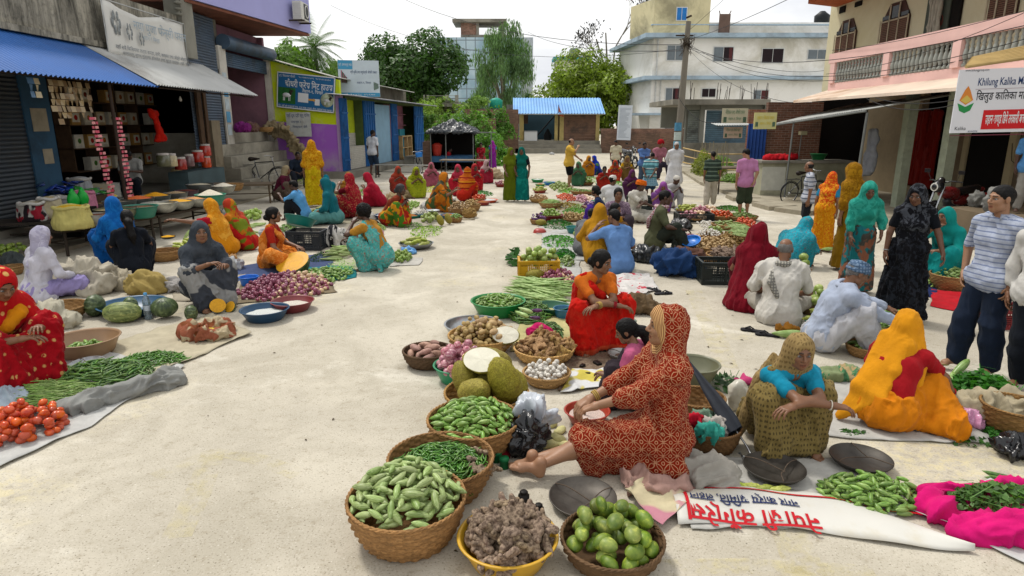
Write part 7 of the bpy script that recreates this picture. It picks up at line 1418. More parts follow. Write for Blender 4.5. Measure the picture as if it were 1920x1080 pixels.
W(862,366,-100,'squat','woman in a pink red veil facing the camera among the red saris',('b82434',),'b02030',('c84058',),s=.98,sk='dark',ph=.24)
W(887,357,-60,'squat','woman in a dark red veil at the end of the row of red saris',('a81c24','dots','c85040',None,.8),'a01c24',('b02830','dots','d06050',None,.8),s=.98,sk='deep')
W(873,377,68,'squat','woman in a red and mustard banded sari with her back turned',('b82818',),'b82818',('c8641c','hstripe','8c2014','d89020',.5),s=1.02,ph=.2,vk=dict(arms=1.2,cape=.5,back=.9,amp=.01))
W(822,397,-6,'squat','woman in an orange and green sari hugging her knees',('b8641c','patch','4a5c34','c87820',1.2),'b0601c',('c06c1c','patch','4c5040','c87820',.9),s=1.06,sk='mid',ph=.2,vk=dict(arms=.7),L=(-.1,.42,.55),R_=(.1,.44,.52))
W(779,370,-66,'squat','woman in a lime green patterned veil weighing greens',('9aa424','dots','5c7020'),'9aa424',('a8b028','batik','5a6818'),s=1.02,sk='dark',hp=10,vk=dict(cape=.3))
W(737,424,-12,'squat','woman in a green and red patchwork sari with grey hair',('4c8028','patch','b83020','d09020',1.5),'8a3a24',None,s=1.02,sk='deep',hair='bun',hc='3a3a3c',ph=.2,lean=34,pk=dict(side=-1))
W(705,388,188,'squat','woman in a crimson veil and long red sleeves leaning forwards',('a81c34',),'b02038',('b8243c',),s=1.02,lean=30,hp=14,vk=dict(arms=1.6,cape=.4))
W(663,410,160,'squat','woman in a shiny maroon sari with gold specks, hand to her face',('8c1424','floral','a82030','c09060',.6),'701020',('961828','floral','a82030','c09060',.7),s=1.06,lean=16,L=(-.05,.3,.76),vk=dict(cape=.5,back=.9),ph=.22)
W(706,506,168,'low','woman in an aqua floral sari and ochre blouse, hand at her mouth',('4fb0ac','floral','6cc0b8','a86a5c',.7),'c08a34',None,s=1.02,sk='deep',hair='curly',lean=26,L=(-.04,.32,.72),eL=(-.6,.5,-.6),R_=(.04,.40,.46),pk=dict(side=-1,back=.7),skk=dict(amp=.012),lv=0)
W(620,420,186,'cross','woman in a teal shawl and grey green trousers sitting with crossed legs',('5f9a98',),'1a6f80',('1c6c78',),s=1.08,sk='mid',hp=2,vk=dict(cape=.5,arms=1.4,back=.6),ph=.16,pk=False)
W(612,374,100,'squat','person curled under a blue green veil behind the yellow sari',('0f7484',),'0f7484',('128094',),s=.9,lean=46,hp=40)
W(592,388,104,'stand','woman in a yellow floral sari standing with her back turned',('c8ac10','floral','d8bc20','b87010',.5),'a86010',('cc8c10','floral','dca828','b04c10',.6),top_=264,vk=dict(cape=.5,back=1.,arms=1.1,g=.01,amp=.012),skk=dict(border=.1,fl=.15))
Mn(561,352,-60,'squat','man in dark blue half hidden by the yellow sari',('2a3444',),('2a2e38',),s=1.1,ph=.4,sk='deep')
W(532,377,-4,'squat','woman in a maroon sweater and beige head scarf at the foot of the steps',('6a5c50',),'5c1c34',('a89878',),s=1.05,sk='mid',ph=.22,vk=dict(torso_=0,cape=.05,back=0),extra=[dict(t='shirt',c='5c1c34',sl=1.9,g=.02,name='sweater',collar=False)],lean=26)
Mn(562,412,176,'squat','boy in a sky blue shirt with a striped strap on his back',('62a8e0',),('22242a',),s=.98,sk='deep',lean=20,L=(-.1,.4,.60),R_=(.1,.3,.62))
W(522,500,8,'squat','woman in a bright orange sari turning her face to the right',('e8842c','floral','f09a48','d87420',.4),'b83020',None,s=1.02,sk='mid',hy=6,hp=-2,lean=10,ph=.13,FL=(-.2,.2,.06),FR=(.2,.25,.06),kL=(-1,.6,.3),kR=(1,.6,.3),pk=dict(side=1,back=.8),L=(-.05,.3,.3),R_=(.24,.2,.18),lv=0)
W(455,468,165,'squat','woman in a red and green sari with an orange patterned veil',('b82020','patch','c83020','6c7c20',.8),'b83020',('c87c20','patch','7c8c28','b84028',1.3),s=1.0,lean=30,hp=8,vk=dict(cape=.5,arms=1.2))
W(415,478,178,'squat','woman in an orange yellow sari stretching one arm towards the bowls',('e0921c',),'b81c30',('e89c28','floral','f0b040','d88818',.4),s=1.02,lean=20,hp=4,vk=dict(cape=.5,back=.9),L=(-.45,.62,.66),eL=(-.5,.2,-.5))
W(388,572,-42,'squat','woman in a slate grey printed sari laughing towards the camera',('4c5058','patch','42464e','9a9a98',.8),'3c4048',('4a5058','batik','3c424a',None,.3),s=1.05,sk='mid',hy=-12,hp=-2,ph=.22,lean=18,R_=(.1,.38,.56),L=(-.1,.36,.52),vk=dict(cape=.45,arms=1.3,front=1,w_=1.05),skk=dict(amp=.016),lv=0)
W(255,520,120,'squat','girl with a long black ponytail and pink hair tie',('20242c',),'1c2028',None,pk=False,hair='tail',s=1.0,lean=12,ph=.2,hp=8,lv=0)
W(232,498,150,'squat','woman under a deep blue veil behind the girl with the ponytail',('10549c',),'10549c',('1460ac','batik','1c70bc',None,.3),s=1.06,lean=16,ph=.24,vk=dict(cape=.6,arms=1.5,back=.9),lv=0)
W(92,558,62,'cross','woman in a white kurta and lavender head cloth with her back turned',('a498cc',),'d2d0dc',('b8b4cc','batik','c8c4d8',None,.3),pk=False,s=1.0,lean=12,vk=dict(torso_=0,cape=.1,back=.3),extra=[dict(t='shirt',c='d4d2de',sl=1.8,g=.026,hem=.05,name='kurta',collar=False)],lv=0)
W(22,722,-18,'squat','woman in a red sari with gold spots at the left edge',('b01420','dots','d8a868',None,.9),'8c1018',('c81c20','dots','e0b068',None,.9),s=1.08,sk='mid',lean=20,hp=30,hy=-10,ph=.22,L=(-.06,.34,.5),R_=(.1,.36,.46),vk=dict(cape=.5,arms=1.1),skk=dict(amp=.016),extra=[dict(t='pallu',c='e09018',side=-1,back=.2,name='orange_veil_end')],lv=0)
# --- in and around the shops
Mn(285,365,-70,'bench','shopkeeper in a pale shirt reading among his sacks',('a4a4a0',),('181c24',),s=1.02,sk='deep',loc=(-9.5,16.2,.3),hp=50,L=(-.08,.3,.75),R_=(.08,.3,.75),lean=10)
Mn(190,300,-60,'bench','dark clothed youth sitting at the back of the grocery',('2a2624',),('2a2a2a',),s=.9,sk='deep',loc=(-9.9,13.8,.3),lean=20)
Mn(1915,400,-120,'stand','man in a sky blue shirt standing in the doorway on the right',('5f9cd8',),('a8a49c',),s=.95,sk='deep',loc=(9.7,12.15,.55))
# ------ goods laid out for sale
def rim(px,py,h,w_,z0=0):
 p=G(px,py,z0+h);d=p.y*math.cos(CP)-(p.z-CH)*math.sin(CP);return Vector((p.x,p.y,z0)),w_/2*d/CF
def ppm(py):p=G(960,py);return CF/(p.y*math.cos(CP)+CH*math.sin(CP))
def Bk(px,py,w_,h,label,kind=None,n=100,hp=.1,item=None,col='8a6a42',z0=0,fill=.72,ind=True,sc=1,tilt=(0,0),open_=0,fine=1,cat=None,ov=.86,**k):
 p,r=rim(px,py,h,w_,z0);basket(p,r,h,label,col,tilt=tilt,open_=open_,fine=fine)
 if kind:pile(kind,(p.x,p.y,z0+h*fill),r*ov,r*ov,hp,n,item,cat,ind=ind,sc=sc,seed=int(px),**{'flat':2.4,**k})
 return p,r
def Tb(px,py,w_,h,label,col,kind=None,n=60,hp=.08,item=None,z0=0,fill=None,ff=.6,nm=None,ind=True,sc=1,cat=None,ov=.84,k_='tub',**k):
 p,r=rim(px,py,h,w_,z0);tub(p,r,h,label,col,fill=fill,kind=k_,**k)
 if kind:pile(kind,(p.x,p.y,z0+h*ff),r*ov,r*ov,hp,n,item,cat,ind=ind,sc=sc,seed=int(px),nm=nm)
 return p,r
def Pl(kind,px,py,wx,wy,hp,n,item,ind=True,z=.012,**k):
 c=G(px,py);s=ppm(py);fy=abs(G(px,py-wy/2).y-G(px,py+wy/2).y)/2;pile(kind,(c.x,c.y,z),wx/2/s,fy,hp,n,item,None,ind=ind,seed=int(px+py),flat=2.2,**k)
def Gr(px,py,wx,wy,h,label,col='4f7d34',n=700,ls=.03,**k):c=G(px,py);greens(label,c,wx/2/ppm(py),abs(G(px,py-wy/2).y-G(px,py+wy/2).y)/2,h,col,n,ls,seed=int(px),**k)
def one(kind,px,py,z,e,label,sc=1,cat=None,i=0,grp=None):o=link(kind,PR[kind][i][0],loc=G(px,py)+Vector((0,0,z)),rot=[R(a)for a in e],scale=sc);return top(o,label,cat or kind.replace('_',' '),grp)
def front():
 Bk(762,932,218,.24,'wide wicker basket at the front heaped with pale pointed gourds','pointed_gourd',300,.15,'pale green pointed gourd in the big front basket',fill=.9,ov=.95,col='8c6840')
 Bk(826,858,196,.22,'wicker basket full of small dark green chillies','green_chilli',280,.09,'small green chilli in the wicker basket',fill=.7,ov=.9,col='7d5c38',cat='chilli');p,r=rim(826,858,.22,196);pile('green_chilli',(p.x,p.y,.10),r*.85,r*.85,.09,500,'loose green chillies filling the basket',ind=False,seed=3)
 Bk(888,785,172,.22,'wicker basket of small bright green gourds before the jackfruit','ivy_gourd',260,.12,'small bright green gourd in the third basket',fill=.82,ov=.93,col='86643c',cat='gourd')
 p,r=Bk(912,735,156,.15,'low bamboo basket carrying whole and cut jackfruit',col='94723f',fine=.8)
 for k,(dx,dy,dz,e,s,lab)in enumerate(((-.17,-.02,.26,(10,70,-20),.72,'jackfruit standing at the basket edge beside the pink onions'),(.15,-.12,.29,(0,68,30),.98,'largest jackfruit, upright on the street side of the basket'),(-.08,-.16,.22,(0,30,115),.85,'jackfruit lying low with its stalk towards the street'),(.02,.14,.34,(0,12,10),.95,'long jackfruit lying across the back of the basket'),(.22,.06,.2,(0,50,-30),.7,'small jackfruit tucked at the right of the basket'),(.0,.0,.2,(0,0,60),.8,'jackfruit underneath the others in the basket'))):top(link('jackfruit',PR['jackfruit'][0][0],loc=p+Vector((dx,dy,dz)),rot=[R(a)for a in e],scale=s),lab,'jackfruit')
 def wedge(c,e,s,lab):
  o=empty('cut_jackfruit',c);o.rotation_euler=[R(a)for a in e];o.scale=(s,)*3;top(o,lab,'jackfruit');V,F=spindle(.40,.13,.5,30,24);V=lump(V,.006,75,2);V[:,2]=np.where(V[:,2]>.0,V[:,2]*.02,V[:,2]);link('rind',mesh('rind',V,F,PR['jackfruit'][0][0].materials[0]),o)
  mb=MB();n=30;mb.add([(.188*math.cos(a)*(1 if abs(math.cos(a))<.8 else .98),.124*math.sin(a)*(abs(math.cos(a))**0 if 1 else 1),.004+.003*math.sin(a*5))for a in[2*PI*k/n for k in range(n)]]+[(0,0,.012)],[(k,(k+1)%n,n)for k in range(n)]);mb.build('flesh',mat('jack_flesh','e6e2cf',.6,.06,14,.5,60),o)
 wedge(p+Vector((-.03,-.05,.44)),(42,0,-25),.85,'cut jackfruit half showing white flesh on top of the heap');wedge(G(948,668)+Vector((0,0,.22)),(48,0,-15),.72,'second cut jackfruit half resting behind the heap');wedge(G(972,772)+Vector((0,0,.12)),(35,10,30),.62,'white cut jackfruit block beside the bright gourd basket')
 Tb(952,1002,186,.15,'yellow plastic basin heaped with ginger','d0a22c','ginger',110,.17,'knobbly ginger root in the yellow basin',ff=.66,cat='ginger',rb=.7,ov=.86)
 Bk(1148,1008,190,.13,'dark shallow wicker basket of green mangoes','mango',64,.12,'green mango in the dark shallow basket',sc=1.0,col='58422c',fill=.7,fine=.9)
 for k,(x,y,z)in enumerate(((898,930,.17),(915,905,.10),(880,915,.2),(900,895,.16))):one('ginger',x,y,z,(20*k,30,50*k),'ginger root spilling between the chilli basket and the basin',i=k,grp='ginger spilling behind the basin')
 pan(G(1092,946),.20,'round dark scale pan with cords behind the mango basket',tilt=(R(3),0));pan(G(1450,890,.02),.19,'dark scale pan just before the old woman feet','45413c');pan(G(1612,872,.014),.19,'dark scale pan with balance cords beside the gherkins','45413c',rz=1)
 pan(G(1165,672),.13,'pale scale pan behind the child','a8a8a4');pan(G(165,692),.15,'light metal scale pan behind the okra','b0b4b8',tilt=(R(6),0));pan(G(40,722),.2,'dark scale pan before the red sari at the left edge','33383a',tilt=(0,R(-10)))
 for k,(x,y,s)in enumerate(((982,942,1),(1010,965,.9))):mb=MB();mb.lathe([(.001,0),(.032*s,0),(.034*s,.006),(.034*s,.05*s),(.02*s,.055*s),(.018*s,.062*s),(.026*s,.07*s),(.02*s,.078*s),(.001,.078*s)],n=18);top(mb.build('iron_weight',mat('iron_w','2a2826',.5,.2,9,.1,metal=.6),loc=G(x,y)),('larger round iron weight beside the ginger basin','smaller round iron weight near the scale pan')[k],'weight')
 for k,(x,y,s)in enumerate(((1062,668,1),(1092,690,.8),(1120,685,1.1),(1100,705,.9),(1135,660,.8))):MBbox(G(x,y)+Vector((0,0,.02)),(.08*s,.05*s,.035),k,'iron_weight',mat('iron_w','2a2826',.5,.2,9,.1,metal=.6),bevel=.008);top(bpy.context.scene.objects[-1]if 0 else C.objects[-1],'dark iron block weight on the mat behind the garlic','weight','block weights behind the garlic')
 blob('plastic_bag','black plastic bag with a white bag tied on top',G(990,850),[(0,0,.11,.13,.12,.12),(0,.02,.22,.07,.07,.06)],0,m=plastic('1c1d20',.25),amp=.02,fr=14,vox=.009);blob('plastic_bag','clear whitish bag behind the black plastic bag',G(1005,822),[(0,0,.12,.12,.07,.14),(-.05,-.03,.26,.08,.06,.05)],0,m=plastic('c4cad2',.2),amp=.03,fr=13,vox=.01)
 for k,(x,y)in enumerate(((1032,838),(1050,812),(1062,842),(1045,828),(1030,800))):blob('jackfruit_scrap','pale jackfruit peel scrap on the ground',G(x,y),[(0,0,.02,.06,.035,.022)],0,m=mat('jack_scrap','cfc98e',.7,.2,12,.4),vox=.009,amp=.01,cat='peel',seed=k,rz=k,grp='jackfruit scraps by the black bag')
 p,r=Tb(1101,768,84,.11,'red plastic basin with milky water','a83a26',rb=.68,fill=('cbb8ae',.004,.62,'water'));mb=MB();mb.tube([(0,0,-.10),(0,0,.1),(.01,0,.12),(.03,0,.115)],.008,7);top(mb.build('hook',mat('chrome_h','8c8478',.3,.1,4,0,metal=.8),loc=G(1096,795)+Vector((0,0,.10))),'thin curved metal hook leaning in the red basin','hook')
 for k,(x,y)in enumerate(((932,865),(945,877))):mb=MB();mb.lathe([(.001,0),(.03,0),(.03,.05),(.034,.052),(.034,.075),(.001,.078)],n=18);top(mb.build('green_jar',mat('green_jar','1c7a48',.35),loc=G(x,y)),('green lidded jar beside the chilli basket','second green jar nearer the woman feet')[k],'jar')
 blob('red_cloth','crumpled red cloth between the gourd basket and the bag',G(937,845),[(0,0,.05,.09,.08,.06)],('98202c',),amp=.03,fr=12,vox=.01);blob('grey_cloth','crumpled grey cloth on the white mat behind the rust sari',G(1318,898),[(0,0,.05,.17,.17,.08),(.12,.05,.04,.1,.1,.06),(.1,-.1,.03,.1,.08,.04)],('aaa59b',),amp=.022,fr=10,d=(1,.4,.2),al=.12,vox=.012)
 sheet('folded_sack','cream woven sack with pink stripe before the rust sari',[(1170,940),(1248,1000),(1300,950),(1215,905)],('d8cca8','patch','c88a98','e0d8c4',.6),amp=.05,z=.03,lift=.04,n=22);blob('folded_cloth','dusty pink cloth tucked under the rust sari',G(1205,915),[(0,0,.04,.15,.1,.05),(.15,-.05,.05,.1,.06,.06)],('b89488',),amp=.025,fr=9,vox=.012)
 Bk(903,628,124,.15,'wicker basket heaped with potatoes','potato',110,.17,'pale brown potato in the heaped basket',fill=.6,ov=.95,col='a4814c');Tb(887,606,106,.13,'wide bright metal bowl behind the potatoes','b4b8ba',k_='bowl',metal=1,rough=.3)
 Bk(802,657,92,.14,'dark wicker basket of sweet potatoes at the street side','sweet_potato',14,.05,'pinkish sweet potato in the dark basket',col='4d3b2a');Tb(862,682,98,.15,'green basin of pink onions behind the jackfruit','1f8a5c','pink_onion',56,.16,'pink onion piled in the green basin',ff=.7,cat='onion',sc=1.1,ov=1.0)
 Bk(1020,652,112,.12,'pale bamboo basket of turmeric roots','turmeric',75,.12,'tan turmeric root in the pale basket',col='b8935c',cat='turmeric');Bk(1025,698,88,.10,'open lattice basket of white garlic','garlic',110,.06,'white garlic bulb in the lattice basket',col='9c7c50',open_=1,fill=.75)
 Tb(934,562,102,.17,'bright green basin of small striped gourds','15803a','ivy_gourd',170,.07,'small dark striped gourd in the green basin',ff=.72,cat='gourd',nm='striped_gourd');crate(G(1009,521),.58,.38,.29,'yellow slatted plastic crate of large green fruit','c8980e',rz=R(2));c=G(1009,521);pile('large_green_fruit',(c.x,c.y,.2),.27,.18,.17,46,'large green fruit heaped in the yellow crate','fruit',seed=5,flat=3);Gr(965,492,34,16,.24,'big dark leaves at the end of the yellow crate','2f5c24',60,.07)
 one('jackfruit',1003,528,.11,(0,0,15),'brownish jackfruit lying before the yellow crate',.62);Pl('onion',1045,530,66,30,.12,110,'red onion in the small heap before the red sari',cat='onion' if 0 else None)if 0 else Pl('onion',1045,530,66,30,.12,100,'red onion in the small heap behind the drumsticks')
 Pl('leafy_stalk',1015,550,110,40,.12,120,'long dark green onion stalks fanned over the basins',ind=False,align=R(-20),spread=.25,sc=2.6);Gr(1015,538,44,18,.12,'light green beans heap behind the stalks','7da040',300,.02,name='bean_heap')
 Tb(1035,572,66,.1,'dark green basin under the stalks','1d5c40');Tb(1058,577,40,.12,'blue basin at the red sari knee','2f6f94');sheet('yellow_mat','pale yellow plastic mat under the green heaps',[(960,660),(1100,655),(1060,560),(985,565)],'c8c088',amp=.01)
 Pl('okra',990,590,90,40,.13,200,'dark green pod in the heap right of the basin',sc=1.1,nm='dark_pod');Pl('ivy_gourd',1035,628,50,42,.1,70,'dark green gourd in the heap under the red sari',cat='gourd' if 0 else None)if 0 else Pl('okra',1033,630,50,44,.1,90,'dark pod in the heap at the red sari hem',sc=1.,nm='dark_pod')
 for k,(x,y,e,i)in enumerate(((978,622,-40,0),(985,614,-32,1))):one('bottle_gourd',x,y,.2,(0,8,e),('lower smooth green gourd leaning over the potatoes','upper smooth green gourd leaning over the potatoes')[k],.55,'gourd')
 for k,(x,y)in enumerate(((1003,612),(1006,606))):one('aubergine',x,y,.1+.05*k,(0,5,8*k),('lower purple aubergine by the pink bag','upper purple aubergine by the pink bag')[k],.8)
 blob('pink_bag','bright pink cloth bag behind the turmeric basket',G(1012,642),[(0,0,.08,.14,.1,.11),(.08,.05,.06,.1,.08,.08)],('d0246c',),amp=.012,fr=8,vox=.011,cat='bag')
 blob('sack','brown jute sack behind the red sari',G(1198,585),[(0,0,.10,.20,.16,.12),(.1,-.06,.06,.14,.1,.08)],('6f5c44',),amp=.02,vox=.014);blob('sack','pale green sack the red sari woman sits on',G(1162,640),[(0,0,.13,.16,.18,.15)],('9aa698',),amp=.02,vox=.013);sheet('printed_sack','white sack with faded red print behind the red sari',[(1165,566),(1236,545),(1215,515),(1150,520)],('d4d0cc','floral','dcd8d4','c04050',.25),amp=.04,lift=.03)
 sheet('brown_mat','brown cloth mat under the block weights',[(1040,735),(1190,720),(1180,640),(1062,655)],('7d6a58','floral','8a7864','6b4c44',.6),amp=.012);sheet('paper_sheet','yellow and white plastic sheet right of the garlic',[(1050,738),(1148,728),(1150,694),(1072,700)],('d8c85c','patch','dcdcdc','e0e0de',.9),z=.02,amp=.03)
 for k,(x,y,e)in enumerate(((1243,552,10),(1225,545,-60))):sandal(x,y,e,('black sandal lying on the street behind the printed sack','second black sandal half under the printed sack')[k])
 for k,(x,y,e)in enumerate(((1412,622,150),(1440,630,155))):sandal(x,y,e,('black slipper nearest the street beside the white shirted man','black slipper beside the white shirted man feet')[k])
 Bk(1310,745,96,.14,'tall brown basket under the green grey basin',col='7a5c38',fine=.7);Tb(1300,680,98,.2,'big faded green basin behind the rust sari','6f7056',z0=.0,rb=.6)
 p,r=Bk(1338,800,98,.16,'dark basket with cloths and a folded umbrella',col='5c4226',rb=.55 if 0 else None)if 0 else Bk(1338,800,98,.16,'dark basket with cloths and a folded umbrella',col='5c4226')
 for k,(dx,dy,c_,n_)in enumerate(((-.12,.02,'c81e34','red'),(-.03,.08,'7d9a84','sage green'),(.02,-.03,'c8c0b8','pale'),(-.05,-.12,'3fa898','mint green'))):blob('cloth_bundle',n_+' cloth stuffed in the umbrella basket',p+Vector((dx,dy,.10)),[(0,0,.08,.09,.07,.06)],(c_,),amp=.02,fr=14,vox=.01,cat='cloth')
 u=empty('umbrella',p+Vector((.06,.06,.27)));top(u,'folded dark grey umbrella with silver hook handle','umbrella');u.rotation_euler=Vector((-.38,.62,.55)).to_track_quat('Z','Y').to_euler();mb=MB();n=16;V=[]
 prf=[(.008,.42),(.02,.3),(.04,.15),(.055,0),(.06,-.12),(.05,-.18)]
 for r_,z in prf:
  for j in range(n):a=2*PI*j/n;q=r_*(1+.35*math.cos(a*4));V.append((q*math.cos(a),q*math.sin(a),z))
 mb.add(V,[(k*n+j,(k+1)*n+j,(k+1)*n+(j+1)%n,k*n+(j+1)%n)for k in range(len(prf)-1)for j in range(n)],0,True);mb.build('canopy',mat('umbrella_cloth','33373f',.6,.2,7,.4,30),u);mb=MB();mb.tube([(0,0,.5),(0,0,-.3),(.01,0,-.36),(.05,0,-.39),(.09,0,-.36),(.095,0,-.32)],[.005,.007,.012,.014,.014,.012],8);mb.build('handle',mat('chrome','b0b2b4',.25,.1,4,0,metal=.9),u)
 blob('bottle_bag','milky plastic can beside the umbrella',G(1382,768),[(0,0,.12,.08,.07,.13)],0,m=plastic('c8c4b4',.3),amp=.008,vox=.01,cat='can')
 Gr(1362,722,90,36,.05,'sparse dark leafy twigs behind the umbrella basket','3a5a30',90,.04,stem=14);blob('pink_cloth','small pink rag among the leafy twigs',G(1395,720),[(0,0,.02,.09,.05,.03)],('d04c80',),amp=.02,vox=.011)
def sandal(x,y,e,lab):
 o=empty('sandal',G(x,y),R(e));top(o,lab,'sandal');V,F=sdf([cone((-.09,0,.012),(.0,.0,.012),.036,.03,.02),cone((0,0,.012),(.09,.005,.012),.03,.045,.02)],.011,zmin=.0);V[:,2]=np.minimum(V[:,2],.024);m=mat('sandal_black','1c1c20',.6);link('sole',mesh('sole',V,F,m),o);mb=MB();mb.tube([(.0,-.04,.02),(.04,-.02,.05),(.085,.0,.03)],.008,6);mb.tube([(.0,.04,.02),(.04,.02,.05),(.085,.0,.03)],.008,6);mb.build('strap',m,o)
front()
def right_foreground():
 sheet('white_mat','large white plastic sheet under the gherkins and scale pans',[(1290,1000),(1720,960),(1650,868),(1260,850)],('c9c7c0',),amp=.012,edge=.05,n=34);sheet('white_mat','frayed white mat under the orange veiled woman',[(1530,822),(1850,835),(1800,735),(1560,715)],('c4c2bb',),amp=.012,edge=.04);sheet('white_mat','white plastic sheet under the bright pink cloth',[(1700,960),(1960,1075),(2050,960),(1860,900)],('d4d4d2',),amp=.02,edge=.03,lift=.03)
 c=G(1515,968);o=empty('printed_banner',c,R(-7));top(o,'white plastic banner with red and navy lettering lying upside down','banner');W_,n=1.52,40;V=[];F=[]
 for j in range(9):
  for i in range(n+1):u=i/n;v=j/8;ww=.42*(1-.95*max(0,(u-.6)/.4)**1.6)*(.75+.25*min(1,u*8));y=-.20+.05*math.sin(u*5)+v*ww;V.append((-W_*.5+W_*u,y,.02+.045*math.sin(PI*v)*(1-.3*u)+.006*math.sin(u*19+v*3)))
 for j in range(8):
  for i in range(n):k=j*(n+1)+i;F.append((k,k+1,k+n+2,k+n+1))
 VA=A3(V);s=link('sheet',mesh('sheet',V,F,mat('banner_white','d6d4cc',.45,.06,2,.15,8,dirt='b8ab8a')),o);s.modifiers.new('s','SOLIDIFY').thickness=.003
 def onb(me_o,dz=.006):
  T=me_o.matrix_basis.copy()
  for v in me_o.data.vertices:
   q=T@v.co;u=min(max((q.x+W_/2)/W_,0),1);ww=.42*(1-.95*max(0,(u-.6)/.4)**1.6)*(.75+.25*min(1,u*8));vv=min(max((q.y+.20-.05*math.sin(u*5))/ww,0),1);v.co=Vector((q.x,q.y,.02+.045*math.sin(PI*vv)*(1-.3*u)+.006*math.sin(u*19+vv*3)+dz))
  me_o.matrix_basis=Matrix.Identity(4)
 nv,rd=mat('ink_navy2','1c2c5c',.5,0,1,0),mat('ink_red2','c01824',.5,0,1,0)
 t1=text('नगर कार्य समिति, लहान',.105,nv,o,(-.36,.06,0),rx=0,rz=180,w=.62,bold=.015);t1.matrix_basis=Matrix.Translation((-.36,.035,0))@Matrix.Rotation(PI,4,'Z');t2=text('नेपाली काँग्रेस',.16,rd,o,(-.3,-.08,0),rx=0,rz=180,w=.72,bold=.02);t2.matrix_basis=Matrix.Translation((-.33,-.105,0))@Matrix.Rotation(PI,4,'Z')
 for t_ in(t1,t2):onb(t_)
 mb=MB();N_=44
 for k in range(N_):u0,u1=-.68+1.38*k/N_,-.68+1.38*(k+1)/N_;f=lambda x:.155-.12*max(0,(x+.68)/1.38)**2.2;mb.quad((u0,f(u0),0),(u1,f(u1),0),(u1,f(u1)+.018,0),(u0,f(u0)+.018,0))
 for k in range(8):y0=-.17+.325*k/8;mb.quad((-.70,y0,0),(-.68,y0,0),(-.68,y0+.041,0),(-.70,y0+.041,0))
 onb(mb.build('red_line',rd,o),.0055)
 Pl('ivy_gourd',1632,935,200,72,.08,260,'bright green gherkin scattered on the white sheet',spread=1.5,sc=.95,nm='gherkin')
 for k,(x,y,a)in enumerate(((1352,914,20),(1408,921,-10),(1432,925,15),(1462,926,5),(1380,918,-25))):one('bitter_gourd',x,y,.035,(40*k,0,a),'yellow green bitter gourd behind the printed banner',.75,grp='bitter gourds behind the banner')
 blob('pink_cloth','bright magenta cloth wrapped round leafy greens at the right edge',G(1860,975),[(-.30,.04,.05,.10,.12,.08),(-.1,-.16,.05,.26,.09,.08),(.2,-.18,.05,.3,.10,.09),(-.1,.19,.07,.22,.05,.05),(.2,.18,.08,.2,.06,.05),(.1,0,.03,.36,.18,.04)],('e01c78',),amp=.018,fr=14,d=(1,.15,0),al=.06,vox=.013,cut=[ell((.08,.03,.16),(.30,.14,.1),.03)]);c=G(1868,962);greens('leafy green sprigs wrapped in the magenta cloth',c+Vector((0,0,.06)),.3,.14,.12,'55783c',600,.028,seed=8,stem=20)
 Gr(1845,748,120,70,.22,'heap of leafy greens in the cloth lined basket','3f7a2c',1300,.035,stem=20);blob('cloth_lining','cream cloth hanging over the leafy greens basket',G(1850,785),[(0,0,.09,.28,.14,.10),(.14,.0,.1,.12,.14,.1)],('b8ac90',),amp=.03,fr=9,vox=.014);Gr(1900,815,110,40,.06,'loose leafy greens at the right edge of the mat','3f7a2c',500,.03);Gr(1600,815,60,14,.02,'scattered leaves on the ground beside the old woman','3f6a2c',60,.022);Gr(1820,830,90,20,.02,'scattered leaves on the frayed mat','3f6a2c',80,.022)
 p,r=rim(1905,760,.2,110);basket(p,r,.2,'wicker basket under the leafy greens at the right','7a5c34',fine=.7);blob('pink_bag','translucent pink plastic bag by the orange woman hand',G(1818,798),[(0,0,.05,.1,.08,.06),(-.05,.03,.07,.06,.05,.05)],0,m=plastic('e0a0c4',.25),amp=.02,fr=14,vox=.01,cat='bag');blob('black_bag','black plastic bag of greens at the right edge',G(1908,855),[(0,0,.05,.14,.09,.07)],0,m=plastic('1c1d20',.25),amp=.03,fr=12,vox=.012,cat='bag')
 one('bottle_gourd',1795,712,.1,(0,-35,20),'pale green bottle gourd standing among the greens',.75,'gourd');one('bottle_gourd',1785,722,.06,(0,-10,60),'darker bottle gourd lying under the pale one',.6,'gourd')
 for k in range(9):one('okra',1890+k*6,905+k*5,.03,(0,0,-30+3*k),'long green drumstick pod at the far right',2.2,'drumstick pod',k%3,'drumstick pods at the right edge')
 blob('striped_sack','folded green and tan striped sack behind the orange woman',G(1590,712),[(0,0,.05,.26,.12,.06),(.2,-.05,.04,.15,.1,.05)],('8c9a70','vstripe','4c8058','b09a70',.35),amp=.015,vox=.013)
 Bk(1645,600,116,.14,'round basket heaped with small striped gourds','ivy_gourd',190,.15,'striped gourd heaped before the blue turbaned man',ov=1.0,cat='gourd',nm='small_gourd');Bk(1625,648,70,.1,'low basket of yellow green cucumbers','cucumber',12,.05,'yellow green cucumber in the low basket');Tb(1525,565,66,.14,'shallow basket basin of round green gourds','6b5234','large_green_fruit',34,.14,'round green gourd heaped beside the white shirted man',cat='gourd',ff=.6,ov=1.05)
 Tb(1502,503,40,.1,'small bowl of green gourds lifted by the turquoise sari','7a6040','large_green_fruit',14,.08,'green gourd in the small lifted bowl',z0=.25,cat='gourd');one('bottle_gourd',1478,634,.045,(0,0,-6),'pale long gourd lying beside the slippers',1.0,'gourd');one('bottle_gourd',1551,474,.07,(0,0,10),'pale gourd at the foot of the orange sari',.7,'gourd');blob('folded_cloth','mustard brown folded cloth under the seated man',G(1475,622),[(0,0,.03,.14,.06,.04)],('8a5c1c',),vox=.012)
